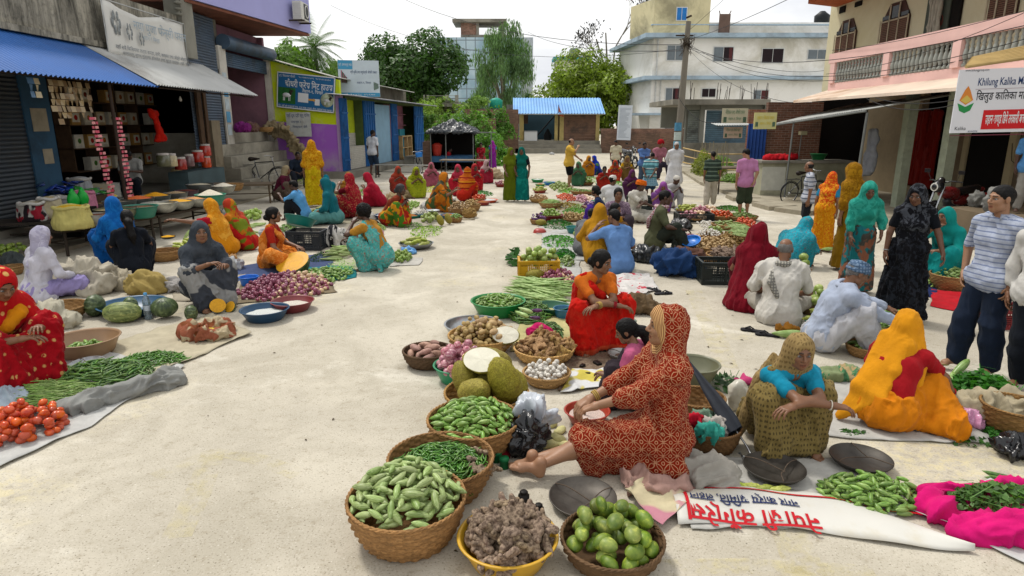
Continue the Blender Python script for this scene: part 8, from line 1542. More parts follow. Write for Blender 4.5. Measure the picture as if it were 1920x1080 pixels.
 Bk(1790,515,80,.2,'tall wicker basket of small gourds behind the polo shirt','ivy_gourd',80,.12,'small gourds in the tall basket behind the polo shirt',ind=False);Pl('ivy_gourd',1740,535,60,14,.06,60,'small gourds on the dark cloth by the turquoise woman',ind=False);sheet('red_cloth','red cloth spread behind the standing women',[(1745,575),(1815,590),(1800,545),(1745,545)],('c01c28',),amp=.03);sheet('navy_cloth','navy cloth spread beside the red one',[(1705,552),(1760,560),(1755,535),(1705,535)],('1c2c5c',),amp=.02);crate(G(1895,610),.5,.35,.22,'red plastic crate behind the polo shirted youth','7a1c20')
 motorbike('black motorbike parked before the shops behind the standing women',G(1785,440)+Vector((.3,.6,0)),R(-160),'6c1a1e');bicycle('bicycle parked by the counter behind the striped shirt',G(1500,386)+Vector((.3,.6,0)),R(20),s=.95);motorbike('black scooter with a red plate by the brick wall',G(1178,315),R(-70),'22242a')
 for k,(x,y,z,w_,c_)in enumerate(((1900,352,1.15,.5,'9c9c98'),(1870,362,1.1,.3,'94948f'))):blob('sack',('tall white sack on the shop ledge at the right edge','small white bag on the shop ledge')[k],Vector((9.3+.2*k,12.4+.7*k,.55)),[(0,0,.2-.06*k,.13,.14,.24-.08*k)],(c_,),amp=.03,vox=.025)
 mb=MB();mb.bb(8.9,10.5,10.4,13.2,.1,.55);top(mb.build('shop_ledge',mat('tan_ledge','7a6c58',.9,.2,1,.3)),'raised masonry ledge before the right hand shop','ledge')
right_foreground()
def left_goods():
 sheet('white_mat','white plastic sheet under the tomatoes and beans',[(-60,905),(170,800),(345,690),(60,640)],('ccccc8',),amp=.01,edge=.03,n=34,lift=.02);sheet('canvas_sheet','cream canvas spread before the pumpkins',[(270,712),(470,628),(400,590),(200,650)],('c8bea4',),amp=.02,edge=.03,lift=.02)
 blob('grey_tarp','rolled grey tarpaulin edge along the okra heap',G(225,752),[cone((-.42,-.42,.03),(-.15,-.12,.04),.045,.06,.05),cone((-.15,-.12,.05),(.22,.30,.06),.06,.07,.05),(.24,.32,.06,.12,.1,.07),(-.2,-.2,.04,.14,.08,.05)],('9a9b97',),amp=.022,fr=11,d=(.55,.8,.1),al=.10,vox=.010,cat='tarpaulin')
 Pl('tomato',42,812,150,66,.14,90,'ripe orange red tomato in the heap at the left edge');Pl('long_bean',95,748,230,46,.09,190,'long thin green bean in the bundle behind the tomatoes',align=R(8),spread=.22)
 Pl('okra',195,708,190,50,.11,210,'dark green okra pod beside the grey tarpaulin',sc=1.15);Pl('green_chilli',285,680,130,30,.07,150,'bright green chilli at the far end of the white sheet',sc=1.2)
 Tb(158,632,118,.17,'tan plastic basin with a few green pods','9c7c5c','ivy_gourd',40,.04,'small pod in the tan basin',ff=.3,ov=.5,cat='pod',rb=.74,nm='green_pod');Tb(248,568,118,.12,'wide dark blue basin behind the pumpkins','1d5276',rb=.7)
 for x,y,k,s,e,lab in((232,604,'long_pumpkin',.98,12,'large mottled green oblong pumpkin beside the tan basin'),(181,592,'pumpkin',.9,0,'dark green pumpkin with an orange patch behind the tan basin'),(247,588,'pumpkin',.72,40,'pale green pumpkin behind the oblong one'),(311,597,'pumpkin',.98,90,'dark ribbed pumpkin facing the street'),(360,600,'pumpkin',.62,20,'small grey green pumpkin right of the dark ribbed one')):
  r=.125*s;o=link(k,PR[k][0][0],loc=G(x,y)+Vector((0,0,r*(.95 if k[0]=='l' else 1.1))),rot=(R(90 if e==90 else 10),R(90 if e==90 else 0),R(e if e!=90 else 85)),scale=s);top(o,lab,'pumpkin')
 mb=MB();mb.lathe([(.001,0),(.034,0),(.036,.01),(.033,.03),(.036,.05),(.036,.12),(.033,.14),(.036,.16),(.034,.19),(.015,.235),(.014,.245)],n=20);b=empty('water_bottle',G(279,598));top(b,'clear plastic water bottle standing between the pumpkins','bottle');mb.build('bottle',mat('clear_plastic','b8ccd8',.08,.05,4,0,spec=.7,**{'Transmission_Weight':.7}),b);mb=MB();mb.lathe([(.016,.24),(.016,.262),(.001,.262)],n=14);mb.build('cap',mat('cap_blue','5aa0d0',.4),b);mb=MB();mb.lathe([(.0365,.09),(.0365,.14)],n=20);mb.build('label',mat('label_white','c8d4e0',.5),b);b.scale=(1.2,1.2,1.2)
 def wedge(x,y,z,e,s,lab,big=0):
  o=empty('cut_pumpkin',G(x,y)+Vector((0,0,z)),0);o.rotation_euler=[R(q)for q in e];o.scale=(s,)*3;top(o,lab,'pumpkin');V,F=spindle(.34,.16,.5,30,18);V=V.copy();V[:,2]=np.where(V[:,2]>0,0,V[:,2]);link('rind',mesh('rind',V,F,PR['pumpkin'][0][0].materials[0]),o);n=30;mb=MB();mb.add([(.165*math.cos(a),.155*math.sin(a),.003)for a in[2*PI*k/n for k in range(n)]]+[(.12*math.cos(a),.10*math.sin(a),.006)for a in[2*PI*k/n for k in range(n)]]+[(0,0,.005)],[(k,(k+1)%n,n+(k+1)%n,n+k)for k in range(n)]+[(n+k,n+(k+1)%n,2*n)for k in range(n)]);mb.build('flesh',mat('pumpkin_flesh','e0a424',.45,.15,18,.6,50),o)
 wedge(550,512,.17,(30,-6,-12),1.55,'huge halved dark pumpkin with yellow flesh');wedge(410,588,.10,(60,0,20),.55,'cut pumpkin wedge behind the patterned bundle');wedge(432,584,.06,(50,20,-40),.45,'smaller cut pumpkin piece beside the wedge')
 blob('patterned_bundle','brown and cream patterned cloth ring holding yellow flour',G(392,632),[cone((.2*math.cos(a),.15*math.sin(a),.07),(.2*math.cos(a+.7),.15*math.sin(a+.7),.07),.06,.06,.04)for a in np.arange(0,6.3,.7)],('8c5030','patch','c0b090','a06048',1.3),amp=.025,fr=9,vox=.012,cat='cloth');p=G(392,632);V=[(.17*q*math.cos(a),.13*q*math.sin(a),.10-.03*q)for q in(0,.5,1)for a in[2*PI*k/20 for k in range(20)]];F=[(k*20+j,k*20+(j+1)%20,(k+1)*20+(j+1)%20,(k+1)*20+j)for k in range(2)for j in range(20)];top(link('flour',mesh('flour',V,F,mat('flour','d8b83c',.9,.1,30,.4)),loc=p),'yellow flour inside the patterned cloth ring',kind='stuff')
 Tb(496,578,88,.13,'dark blue basin with chopped white roots','174262',fill=('c8ccc8',.02,.5,'chopped_roots'),rb=.7);Tb(548,563,78,.12,'maroon basin with white pieces beside the onions','7a2f32',fill=('ccc4b8',.02,.5,'chopped_roots'),rb=.7);Tb(466,518,34,.13,'bright blue plastic basin beside the grey sari','1470d8',rb=.8)
 sheet('onion_mat','brown plastic mat under the red onions',[(440,572),(635,548),(600,515),(455,528)],('8a7c64',),amp=.01);Pl('onion',535,545,175,46,.13,200,'red onion in the wide heap beside the maroon basin');Pl('onion',540,535,150,34,.10,200,'red onions making up the wide heap',ind=False)
 sheet('blue_mat','slate blue mat behind the onions',[(430,535),(600,520),(640,470),(450,500)],('4c5a80',),amp=.01);sheet('teal_mat','teal plastic sheet under the green beans',[(555,540),(672,520),(660,500),(560,500)],('1d8088',),amp=.01)
 Pl('ivy_gourd',605,520,110,28,.10,130,'green gourd in the heap right of the onions',sc=1.15,nm='green_gourd');Gr(645,505,70,26,.13,'tangle of light green long beans before the aqua sari','8aaa5c',60,.02,stem=220,name='bean_heap');Pl('ridge_gourd',635,480,66,24,.14,22,'long pale ridge gourd beside the aqua sari',align=R(25),spread=.2);Gr(602,484,40,18,.10,'dark heap of small green chillies behind the pumpkin','1f4520',420,.018,name='chilli_heap')
 crate(G(578,466),.62,.42,.34,'black slatted crate behind the orange sari','22272e',rz=R(-4));p,r=rim(560,424,.2,84);tub(G(560,462)+Vector((0,.1,.36)),.29,.17,'teal basin tilted on the black crate','14786c',tilt=(R(-18),R(10)));blob('sack','white woven sack with a dark stripe behind the crate',G(630,462),[(0,0,.17,.22,.12,.2)],('d0ccc6','vstripe','d8d4d0','2c2c30',.18),amp=.02,vox=.015)
 Tb(667,440,50,.14,'brown red basin behind the aqua sari','6a3024',rb=.75);Tb(622,473,36,.05,'pink lattice tray by the chillies','d89aac');Tb(780,455,64,.10,'shiny metal bowl of corn at the row edge','9a9ea2','bitter_gourd',10,.06,'green corn cob standing in the metal bowl',k_='bowl',metal=1,cat='corn cob',sc=1.3);Gr(800,435,60,24,.08,'green pods around the metal bowl','7d9c3c',300,.03);Gr(775,425,36,12,.08,'bright chopped greens on a pink bag','5c8c34',300,.018)
 blob('blue_bag','light blue plastic bag before the metal bowl',G(765,475),[(0,0,.05,.12,.08,.06),(.1,-.05,.04,.06,.05,.04)],0,m=plastic('5a9cd8',.3),amp=.02,vox=.014,cat='bag');Pl('round_lime',752,488,40,14,.07,40,'small green gourd on the white cloth by the aqua sari');sheet('white_cloth','white cloth under the small gourds',[(730,500),(785,498),(795,485),(740,480)],('c8c4bc',),amp=.01)
 for k,(x,y)in enumerate(((826,424),(841,421))):one('jackfruit',x,y,.13,(0,70,20*k),('round jackfruit nearer the metal bowl','round jackfruit farther along the row edge')[k],.6)
 tub(G(812,414)+Vector((0,0,.22)),.16,.03,'white plate on the two round jackfruit','c8ccd0',kind='bowl')
 for x,y,w_,h,c_,lab in((720,402,34,.12,'16406c','navy basin between the seated women'),(741,405,26,.1,'1c5488','small navy basin right of the first'),(770,403,34,.08,'1f8878','teal basin before the orange green sari'),(842,402,30,.10,'2c6488','blue basin of greens at the row edge'),(868,396,28,.1,'8a3a24','red clay coloured basin at the row edge'),(915,374,34,.08,'d0501c','orange basin of red chillies'),(905,378,26,.1,'8c2c20','maroon basin beside the orange one'),(1030,341,20,.12,'1e74c0','bright blue basin on the far street'),(1008,336,22,.12,'1c8c50','green basin on the far street'),(1013,345,18,.08,'1c9048','small bright green basin on the far street'),(470,398,20,.1,'6a3420','small brown red basin behind the orange sari'),(1120,376,22,.1,'1c7c88','teal basin by the brown pumpkins'),(1212,345,22,.1,'2c8c50','green basin behind the yellow blouse')):Tb(x,y,w_*1.1,h,lab,c_,fill=(('c8ccc8','5c8c3c','9a6030')[x%3],.05,.75,'goods'))
 Bk(860,390,40,.18,'round basket of potatoes at the left row edge','potato',90,.14,'potatoes heaped in the row edge basket',ind=False,ov=1);Bk(884,384,34,.16,'second round basket of potatoes farther back','potato',80,.12,'potatoes heaped in the second row edge basket',ind=False);Bk(838,378,36,.12,'basket of white puffed rice',col='6b5234');blob('puffed_rice','white heap of puffed rice',G(838,384)+Vector((0,0,.1)),[(0,0,.05,.24,.24,.12)],('e0ddd4',),vox=.02,kind='stuff')
 for x,y,c_,lab,s,g in((690,412,'c8c4bc','white crumpled bag beside the maroon sari',1,0),(648,400,'a08c6c','tan sack between the seated women',1,0),(740,382,'a89470','pile of tan jute sacks behind the green patchwork sari',1.6,0),(760,372,'8c7a5c','brown jute sack behind the tan ones',1.3,0),(925,335,'b8a484','large beige sack heap beside the stall table',2.2,0),(803,392,'c8c4c0','white cloth before the hugging woman',1.1,0),(773,360,'e83c8c','bright pink bag before the lime veil',.9,0),(420,420,'9a9890','grey plastic bundle under the wooden table',1.8,0),(1035,290,'c8c8c8','white bag on the far sand',.9,0),(1210,490,'202428','black plastic bag behind the blue shirt',1.5,1),(1228,470,'a8acac','grey plastic bag beside the black one',1.0,1),(1275,430,'2a2a2c','black bag behind the olive shirt',1.2,1),(1270,515,'24406c','crumpled dark blue tarpaulin by the black crate',2.0,0),(1290,495,'6b4c40','brown rags beside the blue tarpaulin',1.5,0),(700,440,'d8a0b0','pink bag beside the grey haired woman',1.0,0),(222,540,'b8ae98','pale canvas sack behind the blue basin',1.4,0),(160,545,'c4bcaa','large white canvas bag before the lavender woman',2.4,0),(275,548,'b09a5c','yellow striped sack behind the white canvas bag',1.5,0),(100,612,'c2bca8','cream canvas behind the tan basin',1.5,0),(330,545,'b0aca8','grey white bag beside the slate sari',1.0,0),(18,760,'a8b8c4','clear blue plastic bag at the left border',.8,1),(262,455,'3a6a4a','green leafy bundle on the basket',.9,0),(25,500,'4a5050','dark mesh bag behind the red sari',1.2,0),(700,425,'2a2a30','dark bag between the sacks',.8,0),(505,445,'c0c4c8','white and blue printed sacks behind the slate sari',1.1,0),(436,505,'c4c8cc','white flattened sack before the orange sari',1.0,0)):
  blob('bag' if g or 'bag' in lab else 'sack',lab,G(x,y),[(0,0,.07*s,.14*s,.12*s,.09*s),(.09*s,-.04*s,.05*s,.09*s,.08*s,.06*s),(-.08*s,.05*s,.06*s,.09*s,.08*s,.08*s)],(c_,),m=plastic(c_,.3)if g else None,vox=.012*(1+.5*(y<500))*max(s,1),amp=.024*s,fr=11/s**.6,seed=x,d=(math.sin(x),math.cos(x),.5),al=.13)
 for x,y,w_,h,lab in((108,575,96,.14,'dark flat basket behind the cream canvas'),(308,470,56,.16,'square edged basket under the leafy bundle'),(20,500,40,.12,'small basket of green mangoes at the left edge')):Bk(x,y,w_,h,lab,fine=.7)
 Pl('mango',10,488,60,20,.12,26,'green mango in the small basket at the left edge',z=.12);tub(G(312,462)+Vector((0,.1,.12)),.13,.05,'dark pan of yellow flowers behind the slate sari','2a2824',kind='bowl',fill=('d8a020',.03,.9,'flowers'));one('bottle_gourd',352,452,.12,(0,-50,30),'pale green gourd standing before the orange yellow sari',.7,'gourd')
 for k,(x,y,z)in enumerate(((455,430,.05),(468,440,.05),(445,448,.05),(480,424,.08))):Pl('ridge_gourd',x,y,26,8,.05,5,'pale green gourd on the ground behind the orange sari')
 bicycle('old black roadster bicycle leaning before the concrete steps',G(492,354),R(2),lean=-.12,s=1.12);bicycle('bicycle with a blue front basket before the blue shop',G(786,322),R(-62),'1c2c4c',s=1.,basket_='2a78c8')if 0 else bicycle('bicycle with a blue front basket before the blue shop',G(786,324),R(-70),basket_='2a78c8')
left_goods()
def grain_tables():
 z=.46;c=lambda x,y:G(x,y,z)
 for(a,b),lab in((((110,432),(290,405)),'dark low bench holding the nearer grain bowls'),(((292,404),(425,378)),'dark low bench holding the farther grain bowls')):
  p,q=c(*a),c(*b);m=(p+q)/2;ang=math.atan2(q.y-p.y,q.x-p.x);n=Vector((-math.sin(ang),math.cos(ang),0));bench('low_bench',lab,Vector((m.x,m.y,0))+n*.42,(q-p).length,.95,z,ang,'3f372e',cat='bench')
 bench('wooden_table','worn wooden table at the end of the grain bowls',G(450,382)+Vector((0,.3,0)),1.7,.8,.55,R(12),'6d5f4e','5b4c3a',cat='table');bench('low_table','low dark table under the sacks at the left',Vector((c(75,412).x,c(75,412).y,0)),1.7,.7,z,R(20),'3a342e',cat='table');crate(G(28,455)+Vector((0,.3,0)),.6,.4,.45,'dark blue crate under the sack table','1a2230',rz=R(15))
 for k,(x,y,w_,h,col,kd,fc,fh,lab)in enumerate(((184,401,48,.14,'b0b0aa','bowl','6a3c28',.03,'metal bowl of brown seeds at the near end'),(216,391,70,.15,'7a7a60','bowl','b0a078',.02,'large olive metal bowl of beige grain'),(260,386,64,.15,'1c7460','tub','6b4c34',.03,'green plastic basin of brown lentils'),(299,380,60,.14,'b8b8b2','bowl','b8b4a0',.01,'white enamel bowl of pale flour'),(334,376,56,.13,'b4b4ac','bowl','d8a02c',.06,'metal bowl of yellow split peas'),(366,371,54,.13,'b4b4ac','bowl','c8905c',.05,'metal bowl of orange brown grain'),(394,364,54,.16,'2c8068','tub','d8d0bc',.14,'sea green basin heaped with white rice'),(198,380,40,.1,'a8a89e','bowl','b8a070',.03,'small metal bowl of beige seeds behind'),(224,376,56,.13,'8a9490','bowl','8a8070',.0,'empty looking grey metal bowl behind'),(258,371,56,.13,'8a9490','bowl','d8703c',.08,'metal bowl heaped with orange lentils'),(291,366,52,.13,'8a9490','bowl','d8981c',.10,'metal bowl heaped with deep yellow lentils'),(329,361,42,.12,'8a8c88','bowl','a89070',.06,'metal bowl of light brown grain behind'),(350,357,40,.11,'6a5060','bowl','5c2c24',.05,'dark bowl of red brown beans'),(419,351,42,.12,'b4b4ac','bowl','d4ccba',.10,'metal bowl heaped with rice on the wooden table'),(375,345,48,.14,'70767a','bowl','c4bca4',.05,'grey metal bowl of grain at the back'))):
  h*=1.5;p,r=rim(x,y,h,w_*1.02,z+(.05 if x>400 else 0));p.y-=.0;p.z=z+(.09 if x>400 else .002);tub(p,r,h,lab,col,kind=kd,metal=int(kd=='bowl'),fill=(fc,fh,.86,'grain'),name='grain_bowl',cat='bowl')
 Bk(437,345,36,.16,'tilted wicker basket beside the rice bowl',z0=.55,fine=.6)
 for k,(x,y,zz,w_,h,col,kd,lab,tp)in enumerate(((64,414,z,.24,.34,('c4c0b8','patch','30282c','a02838',1.1),0,'printed black white and red sack of grain','b8ac90'),(97,410,z,.21,.40,('c8bc9c',),0,'beige sack of pulses with a rolled white rim','c0ac80'),(74,388,z,.2,.34,('8a4a34',),0,'brown red sack with a white rolled rim','b89458'),(127,400,z,.2,.34,('d4d4d4','hstripe','b8bcc4',None,.6),0,'white sack with pale stripes','d4d0c4'),(160,398,z,.24,.42,('d88aa4',),0,'pink sack standing behind the pasta sack','c87890'),(139,428,z,.31,.38,('d8cc7c',),0,'yellow sack full of yellow pasta','d0a41c'),(155,380,z,.28,.56,('b8bcc0',),0,'tall crumpled white sack at the back','c4c4c4'),(108,384,z,.23,.40,('b83830','patch','c8a060','c8c0b0',1.2),0,'red and gold printed sack','8a4430'),(336,355,.3,.18,.7,('c0ac80','hstripe','a89468',None,.5),0,'tall woven sack with printed lettering behind the bowls','a8946c'))):
  o=empty('sack',G(x,y,zz));top(o,lab,'sack');V,F=sdf([cone((0,0,h*.30),(0,0,h*.75),w_*.95,w_*.82,.05)],.016,zmin=0);keep=V[:,2]<h*.94;V[:,2]=np.minimum(V[:,2],h*.93);V=disp(V,F,.02,9,seed=k*3.);V[:,2]=np.maximum(V[:,2],0);me=mesh('sack',V,F,cloth(*col));boxuv(me);link('body',me,o)
  mb=MB();pts=[(w_*.80*math.cos(a)*(1+.06*math.sin(a*5)),w_*.80*math.sin(a),h*.95+.015*math.sin(a*4+k))for a in[2*PI*j/24 for j in range(25)]];mb.tube(pts,.030,7,cap=False);mb.build('rolled_rim',cloth('d8d4cc' if k not in(4,5)else col[0]),o);mb=MB();mb.lathe([(w_*.8,h*.95),(w_*.5,h*1.02),(.001,h*1.06)],n=20);g=mb.build('contents',mat('grain_'+tp,tp,.9,.3,60,.8,90),o)
 rs=random.Random(11);PC=[('1c3c98','blue'),('3c8c3c','green'),('8c9498','silver'),('24406c','dark blue'),('d8c04c','yellow')]
 for cx,cy,zz,n,ci,dx in((105,305,.75,26,(0,3),1.0),(118,322,.62,22,(2,3),1.0),(150,300,.75,12,(1,),.6),(165,318,.62,20,(2,1),.8),(186,336,.5,8,(4,),.4)):
  p0=XP(cx,cy,-8.9-.012*abs(cx-150));p0.z=zz;n_={0:'blue',1:'green',2:'silver',4:'yellow'}[ci[0]]
  for k in range(n):q=rs.choice(ci);V,F=sdf([cone((-.07,0,0),(.07,0,0),.035,.03)],.018);me=_PK.setdefault(q,mesh('packet',V*A3((1,2.1,.6)),F,mat('packet_'+PC[q][0],PC[q][0],.3,.35,14,.3,20,.5)));o=link('packet',me,loc=p0+Vector((rs.uniform(-.2,.2),rs.uniform(-.5,.5)*dx,.04+.045*(k//5)+rs.uniform(0,.02))),rot=(rs.uniform(-.4,.4),rs.uniform(-.4,.4),rs.uniform(0,6)));top(o,n_+' plastic packet in the '+('upper' if zz>.7 else 'lower')+(' left' if cx<140 else ' right')+' pile by the shop mouth','packet',n_+' packets piled by the shop mouth %d'%cx)
  if zz>.55:MBbox(p0-Vector((0,0,zz/2)),(.6,1.1*dx,zz-.02),0,'packet_table',mat('old_wood','5b4634',.85,.3,4,.4));top(C.objects[-1],'dark wooden box under the %s packets, %s %s one'%(n_,'upper' if zz>.7 else 'lower','left' if cx<140 else 'right'),'box')
 for k,(x,y)in enumerate(((131,338),(149,335))):o=empty('jerrycan',XP(x,y,-8.5));o.location.z=.62;top(o,('left green plastic jerrycan','right green plastic jerrycan')[k]+' behind the tall white sack','jerrycan');V,F=sdf([ell((0,0,.14),(.09,.13,.16)),cone((0,-.05,.30),(0,.05,.30),.025,.025,.02),cone((0,0,.28),(0,0,.34),.03,.03)],.014);link('can',mesh('can',V,F,mat('can_green','20b040',.3)),o);MBbox(o.location-Vector((0,0,.32)),(.3,.3,.6),0,'stand_box',BLK());top(C.objects[-1],'dark box under the %s jerrycan'%('left','right')[k],'box')
 for k,(x,y,c1,c2,lab)in enumerate(((193,371,'d8cdb0','d89020','cream oil carton with a sunflower picture'),(212,369,'c8c8c0','c03028','white carton with a red mark beside the sunflower one'))):o=empty('carton',G(x,y,z),R(15));top(o,lab,'carton');mb=MB();mb.box((0,0,.17),(.42,.3,.34));mb.build('box',mat('card',c1,.8),o);mb=MB();mb.lathe([(.001,.004),(.08,.002),(.08,0)],n=16,M=Matrix.Translation((.02,-.151,.17))@Matrix.Rotation(R(90),4,'X'));mb.lathe([(.001,.006),(.035,.005),(.035,0)],n=12,mi=1,M=Matrix.Translation((.02,-.152,.17))@Matrix.Rotation(R(90),4,'X'));mb.build('print',[mat('print',c2,.7),mat('print_dark','5a2c14',.8)],o)
 for k,(x,y,c1,r_,lab)in enumerate(((308,312,'6a6a50',.16,'olive tub with a white lid'),(322,312,'c8b890',.15,'pale lidded tub beside the olive one'),(340,318,'a02c24',.15,'low red jar of sweets'),(356,312,'7a5c5c',.13,'dark jar with a pink lid'),(372,304,'b82c20',.16,'tall red jar of snacks'),(386,292,'c03828',.15,'upper red jar on the shelf end'),(388,314,'d04c20',.13,'orange red jar at the counter corner'))):o=empty('jar',XP(x,y,-9.1));top(o,lab+' on the shop counter','jar');mb=MB();mb.lathe([(.001,0),(r_,0),(r_*1.05,.02),(r_*1.02,.26),(r_*.8,.3)],n=18);mb.build('body',mat('jar_'+c1,c1,.2,.3,12,.1,spec=.6),o);mb=MB();mb.lathe([(r_*.9,.29),(r_*.9,.34),(.001,.345)],n=18);mb.build('lid',mat('lid_white','c8c0b8',.5),o)
 mb=MB();mb.bb(-9.5,-8.95,17.9,20.2,.3,.9);mb.build('shop_counter',mat('grey_cabinet','4a5c60',.6,.2,2));top(C.objects[-1],'grey green shop counter carrying the snack jars','counter')
 for x,y,zz,c1,lab,s in((455,240,1.9,'7a2470','purple net bag of onions on the top step',1.5),(470,236,1.9,'6b5444','brown sack behind the purple net bag',1.5)):p=XP(x,y,-9.4);p.z=1.9;blob('net_bag' if c1[0]=='7' and c1[1]=='a' else 'sack',lab,p,[(0,0,.15,.26,.3,.2)],(c1,'dots','a04890',None,2.),vox=.022,amp=.02)
 p=XP(497,240,-9.35);p.z=1.9;basket(p,.3,.16,'wicker basket on the top step',fine=.5)
 blob('jute_sacks','tan jute sacks draped down the right end of the steps',Vector((-8.55,26.3,0)),[(-.9,-.1,2.05,.35,.25,.16),tri((-1.3,0,2.05),(-.3,-.3,2.02),(-.1,0,1.25),.05,.08),tri((-.7,0,2.0),(.35,-.3,1.15),(-.35,0,1.35),.05,.08),tri((-.3,-.1,1.4),(.5,-.3,.8),(.15,0,.65),.05,.08),(.35,-.2,.65,.25,.2,.16)],('a09070',),vox=.03,amp=.08,fr=5,cat='sacks')
_PK={}
grain_tables()
def mid_right():
 crate(G(1352,528),.66,.45,.32,'black slatted crate before the maroon shawl','1c2422',rz=R(-3));crate(G(1300,415)+Vector((0,0,0)),.8,.5,.2,'flat black crate of goods behind the olive shirt','1c2422');crate(G(1198,392),.6,.45,.34,'dark crate behind the orange turban','26302c');crate(G(1080,342),.5,.35,.2,'yellow crate of greens on the far street','c88c1c')
 Bk(1368,478,84,.16,'wide basket of ginger and green stalks on the black crate','ginger',60,.1,'ginger roots in the basket over the black crate',z0=.12,ind=False);Pl('leafy_stalk',1383,472,60,20,.12,120,'bunch of pale green leaf stalks over the black crate',ind=False,align=R(-40),spread=.3,z=.35)
 Bk(1302,485,56,.14,'basket with a bright blue tray resting on it');o=tub(G(1295,476)+Vector((0,0,.2)),.16,.05,'bright blue tray tilted on the basket','1478d8',tilt=(R(20),R(-20)),rb=.85)
 for k,(x,y,w_,h,kd,n,lab,it)in enumerate(((1340,460,90,.12,'potato',130,'broad basket of potatoes and shallots','potatoes in the broad basket'),(1390,405,60,.1,'ivy_gourd',80,'flat basket of green gourds at the right row','green gourds in the flat basket'),(1365,420,60,.1,'cucumber',20,'low basket of melons and gourds','gourds in the low basket'),(1392,438,56,.1,'cucumber',18,'round basket of yellow green gourds','yellow green gourds in the round basket'),(1300,408,50,.08,'pink_onion',70,'flat basket of pink shallots','pink shallots in the flat basket'),(1330,440,46,.1,'garlic',70,'basket of pale onions behind the olive shirt','pale onions in the basket'),(1008,412,28,.1,'aubergine',12,'small tilted basket of dark aubergines','dark aubergines in the tilted basket'),(1033,380,44,.14,'leafy_stalk',120,'basket of dark green stalks at the street corner','dark green stalks in the corner basket'),(1070,410,36,.06,'potato',60,'heap of potatoes beside the lime basin','potatoes beside the lime basin'))):Bk(x,y,w_,h,lab,kd,n,.12,it,ind=False,fine=.6,ov=1.)
 Tb(1032,402,50,.15,'dark red basin heaped with round limes','7a2428','round_lime',60,.14,'round green lime in the dark red basin',cat='lime');Tb(1078,425,34,.14,'teal basin beside the leafy greens','1c7c78');tub(G(1012,436),.14,.09,'upturned red bowl on the street edge','a83830',kind='bowl');C.objects[-1].parent.rotation_euler=(PI,0,0);C.objects[-1].parent.location.z=.09
 one('jackfruit',1015,424,.08,(0,10,10),'half jackfruit lying beside the upturned red bowl',.6)
 for x,y,wx,wy,h,lab,col in((1046,424,60,16,.14,'dark leafy greens beside the teal basin','2f6424'),(1050,455,70,26,.10,'heap of coriander leaves on the white sheet','4a8a2c'),(1058,480,40,20,.10,'small leafy bundle behind the yellow crate','2f6a28'),(1080,400,50,16,.12,'green gourds heap behind the white turban','5c8c34'),(1075,360,60,10,.1,'greens heap on the far street','6a9a3c'),(1105,338,60,10,.12,'leafy greens before the blue veil','5a8a3c'),(1060,388,70,14,.1,'mixed vegetables heap on the far mat','8a7440'),(1150,345,50,8,.1,'greens between the seated women','5a8a3c'),(1370,392,50,10,.08,'green chillies on the far right mat','4a7c30'),(690,362,50,12,.16,'white green cauliflower leaves in a crate','8aa868'),(900,365,50,10,.1,'spring onions on the ground by the orange basin','3c7434'),(812,356,40,10,.1,'pale corn husks behind the lime veil','b4b478'),(565,345,26,14,.45,'bundle of green vegetables held by the dark blue man','8a9a5c'),(750,397,40,8,.08,'dark greens by the teal basin','3f6a2c')):Gr(x,y,wx,wy,h,lab,col,420,.035,name='vegetable_heap')
 for x,y,w_,h_,c_,lab in((1055,460,90,60,'c4c4c0','white plastic sheet under the coriander'),(1065,505,50,30,'c4c4c0','white sheet behind the onions'),(1040,432,70,14,'c4c0b8','pale sheet before the lime basin'),(760,415,90,20,'b8b0a0','pale mat between the seated women'),(860,400,60,26,'b4a890','tan mat at the row edge'),(1270,480,80,30,'8c7456','brown sacking mat under the olive shirted man'),(1330,410,120,20,'9c9484','grey mat at the far right row')):sheet('ground_mat',lab,[(x-w_/2,y+h_/2),(x+w_/2,y+h_/2),(x+w_*.45,y-h_/2),(x-w_*.4,y-h_/2)],(c_,),n=14,amp=.012)
 p=G(1205,452);blob('weighing_scale','white kitchen scale beside the olive shirt',G(1275,398),[(0,0,.08,.16,.12,.06)],0,m=plastic('c8ccd4',.35),amp=0,vox=.02,cat='scale');one('large_green_fruit',1130,358,.08,(0,0,0),'cut red watermelon showing its flesh',1.5,'watermelon')
 rs=random.Random(21);lm=[mat('dead_leaf',c,.9)for c in('4a3c28','3a4a24')];mb=MB();mb.add([(-.03,0,0),(0,-.012,.008),(.035,0,.002),(0,.012,.01)],[(0,1,2,3)]);me=mb.build('fallen_leaf',lm[0]);dm=me.data;bpy.data.objects.remove(me)
 for k in range(55):x,y=rs.choice(((rs.uniform(380,900),rs.uniform(500,1060)),(rs.uniform(1200,1420),rs.uniform(520,700)),(rs.uniform(560,960),rs.uniform(400,620))));top(link('fallen_leaf',dm,loc=G(x,y)+Vector((0,0,.004)),rot=(0,0,rs.uniform(0,6)),scale=rs.uniform(.3,.8)),'small dry leaf scrap on the bare concrete','leaf','leaf scraps on the bare concrete')
mid_right()
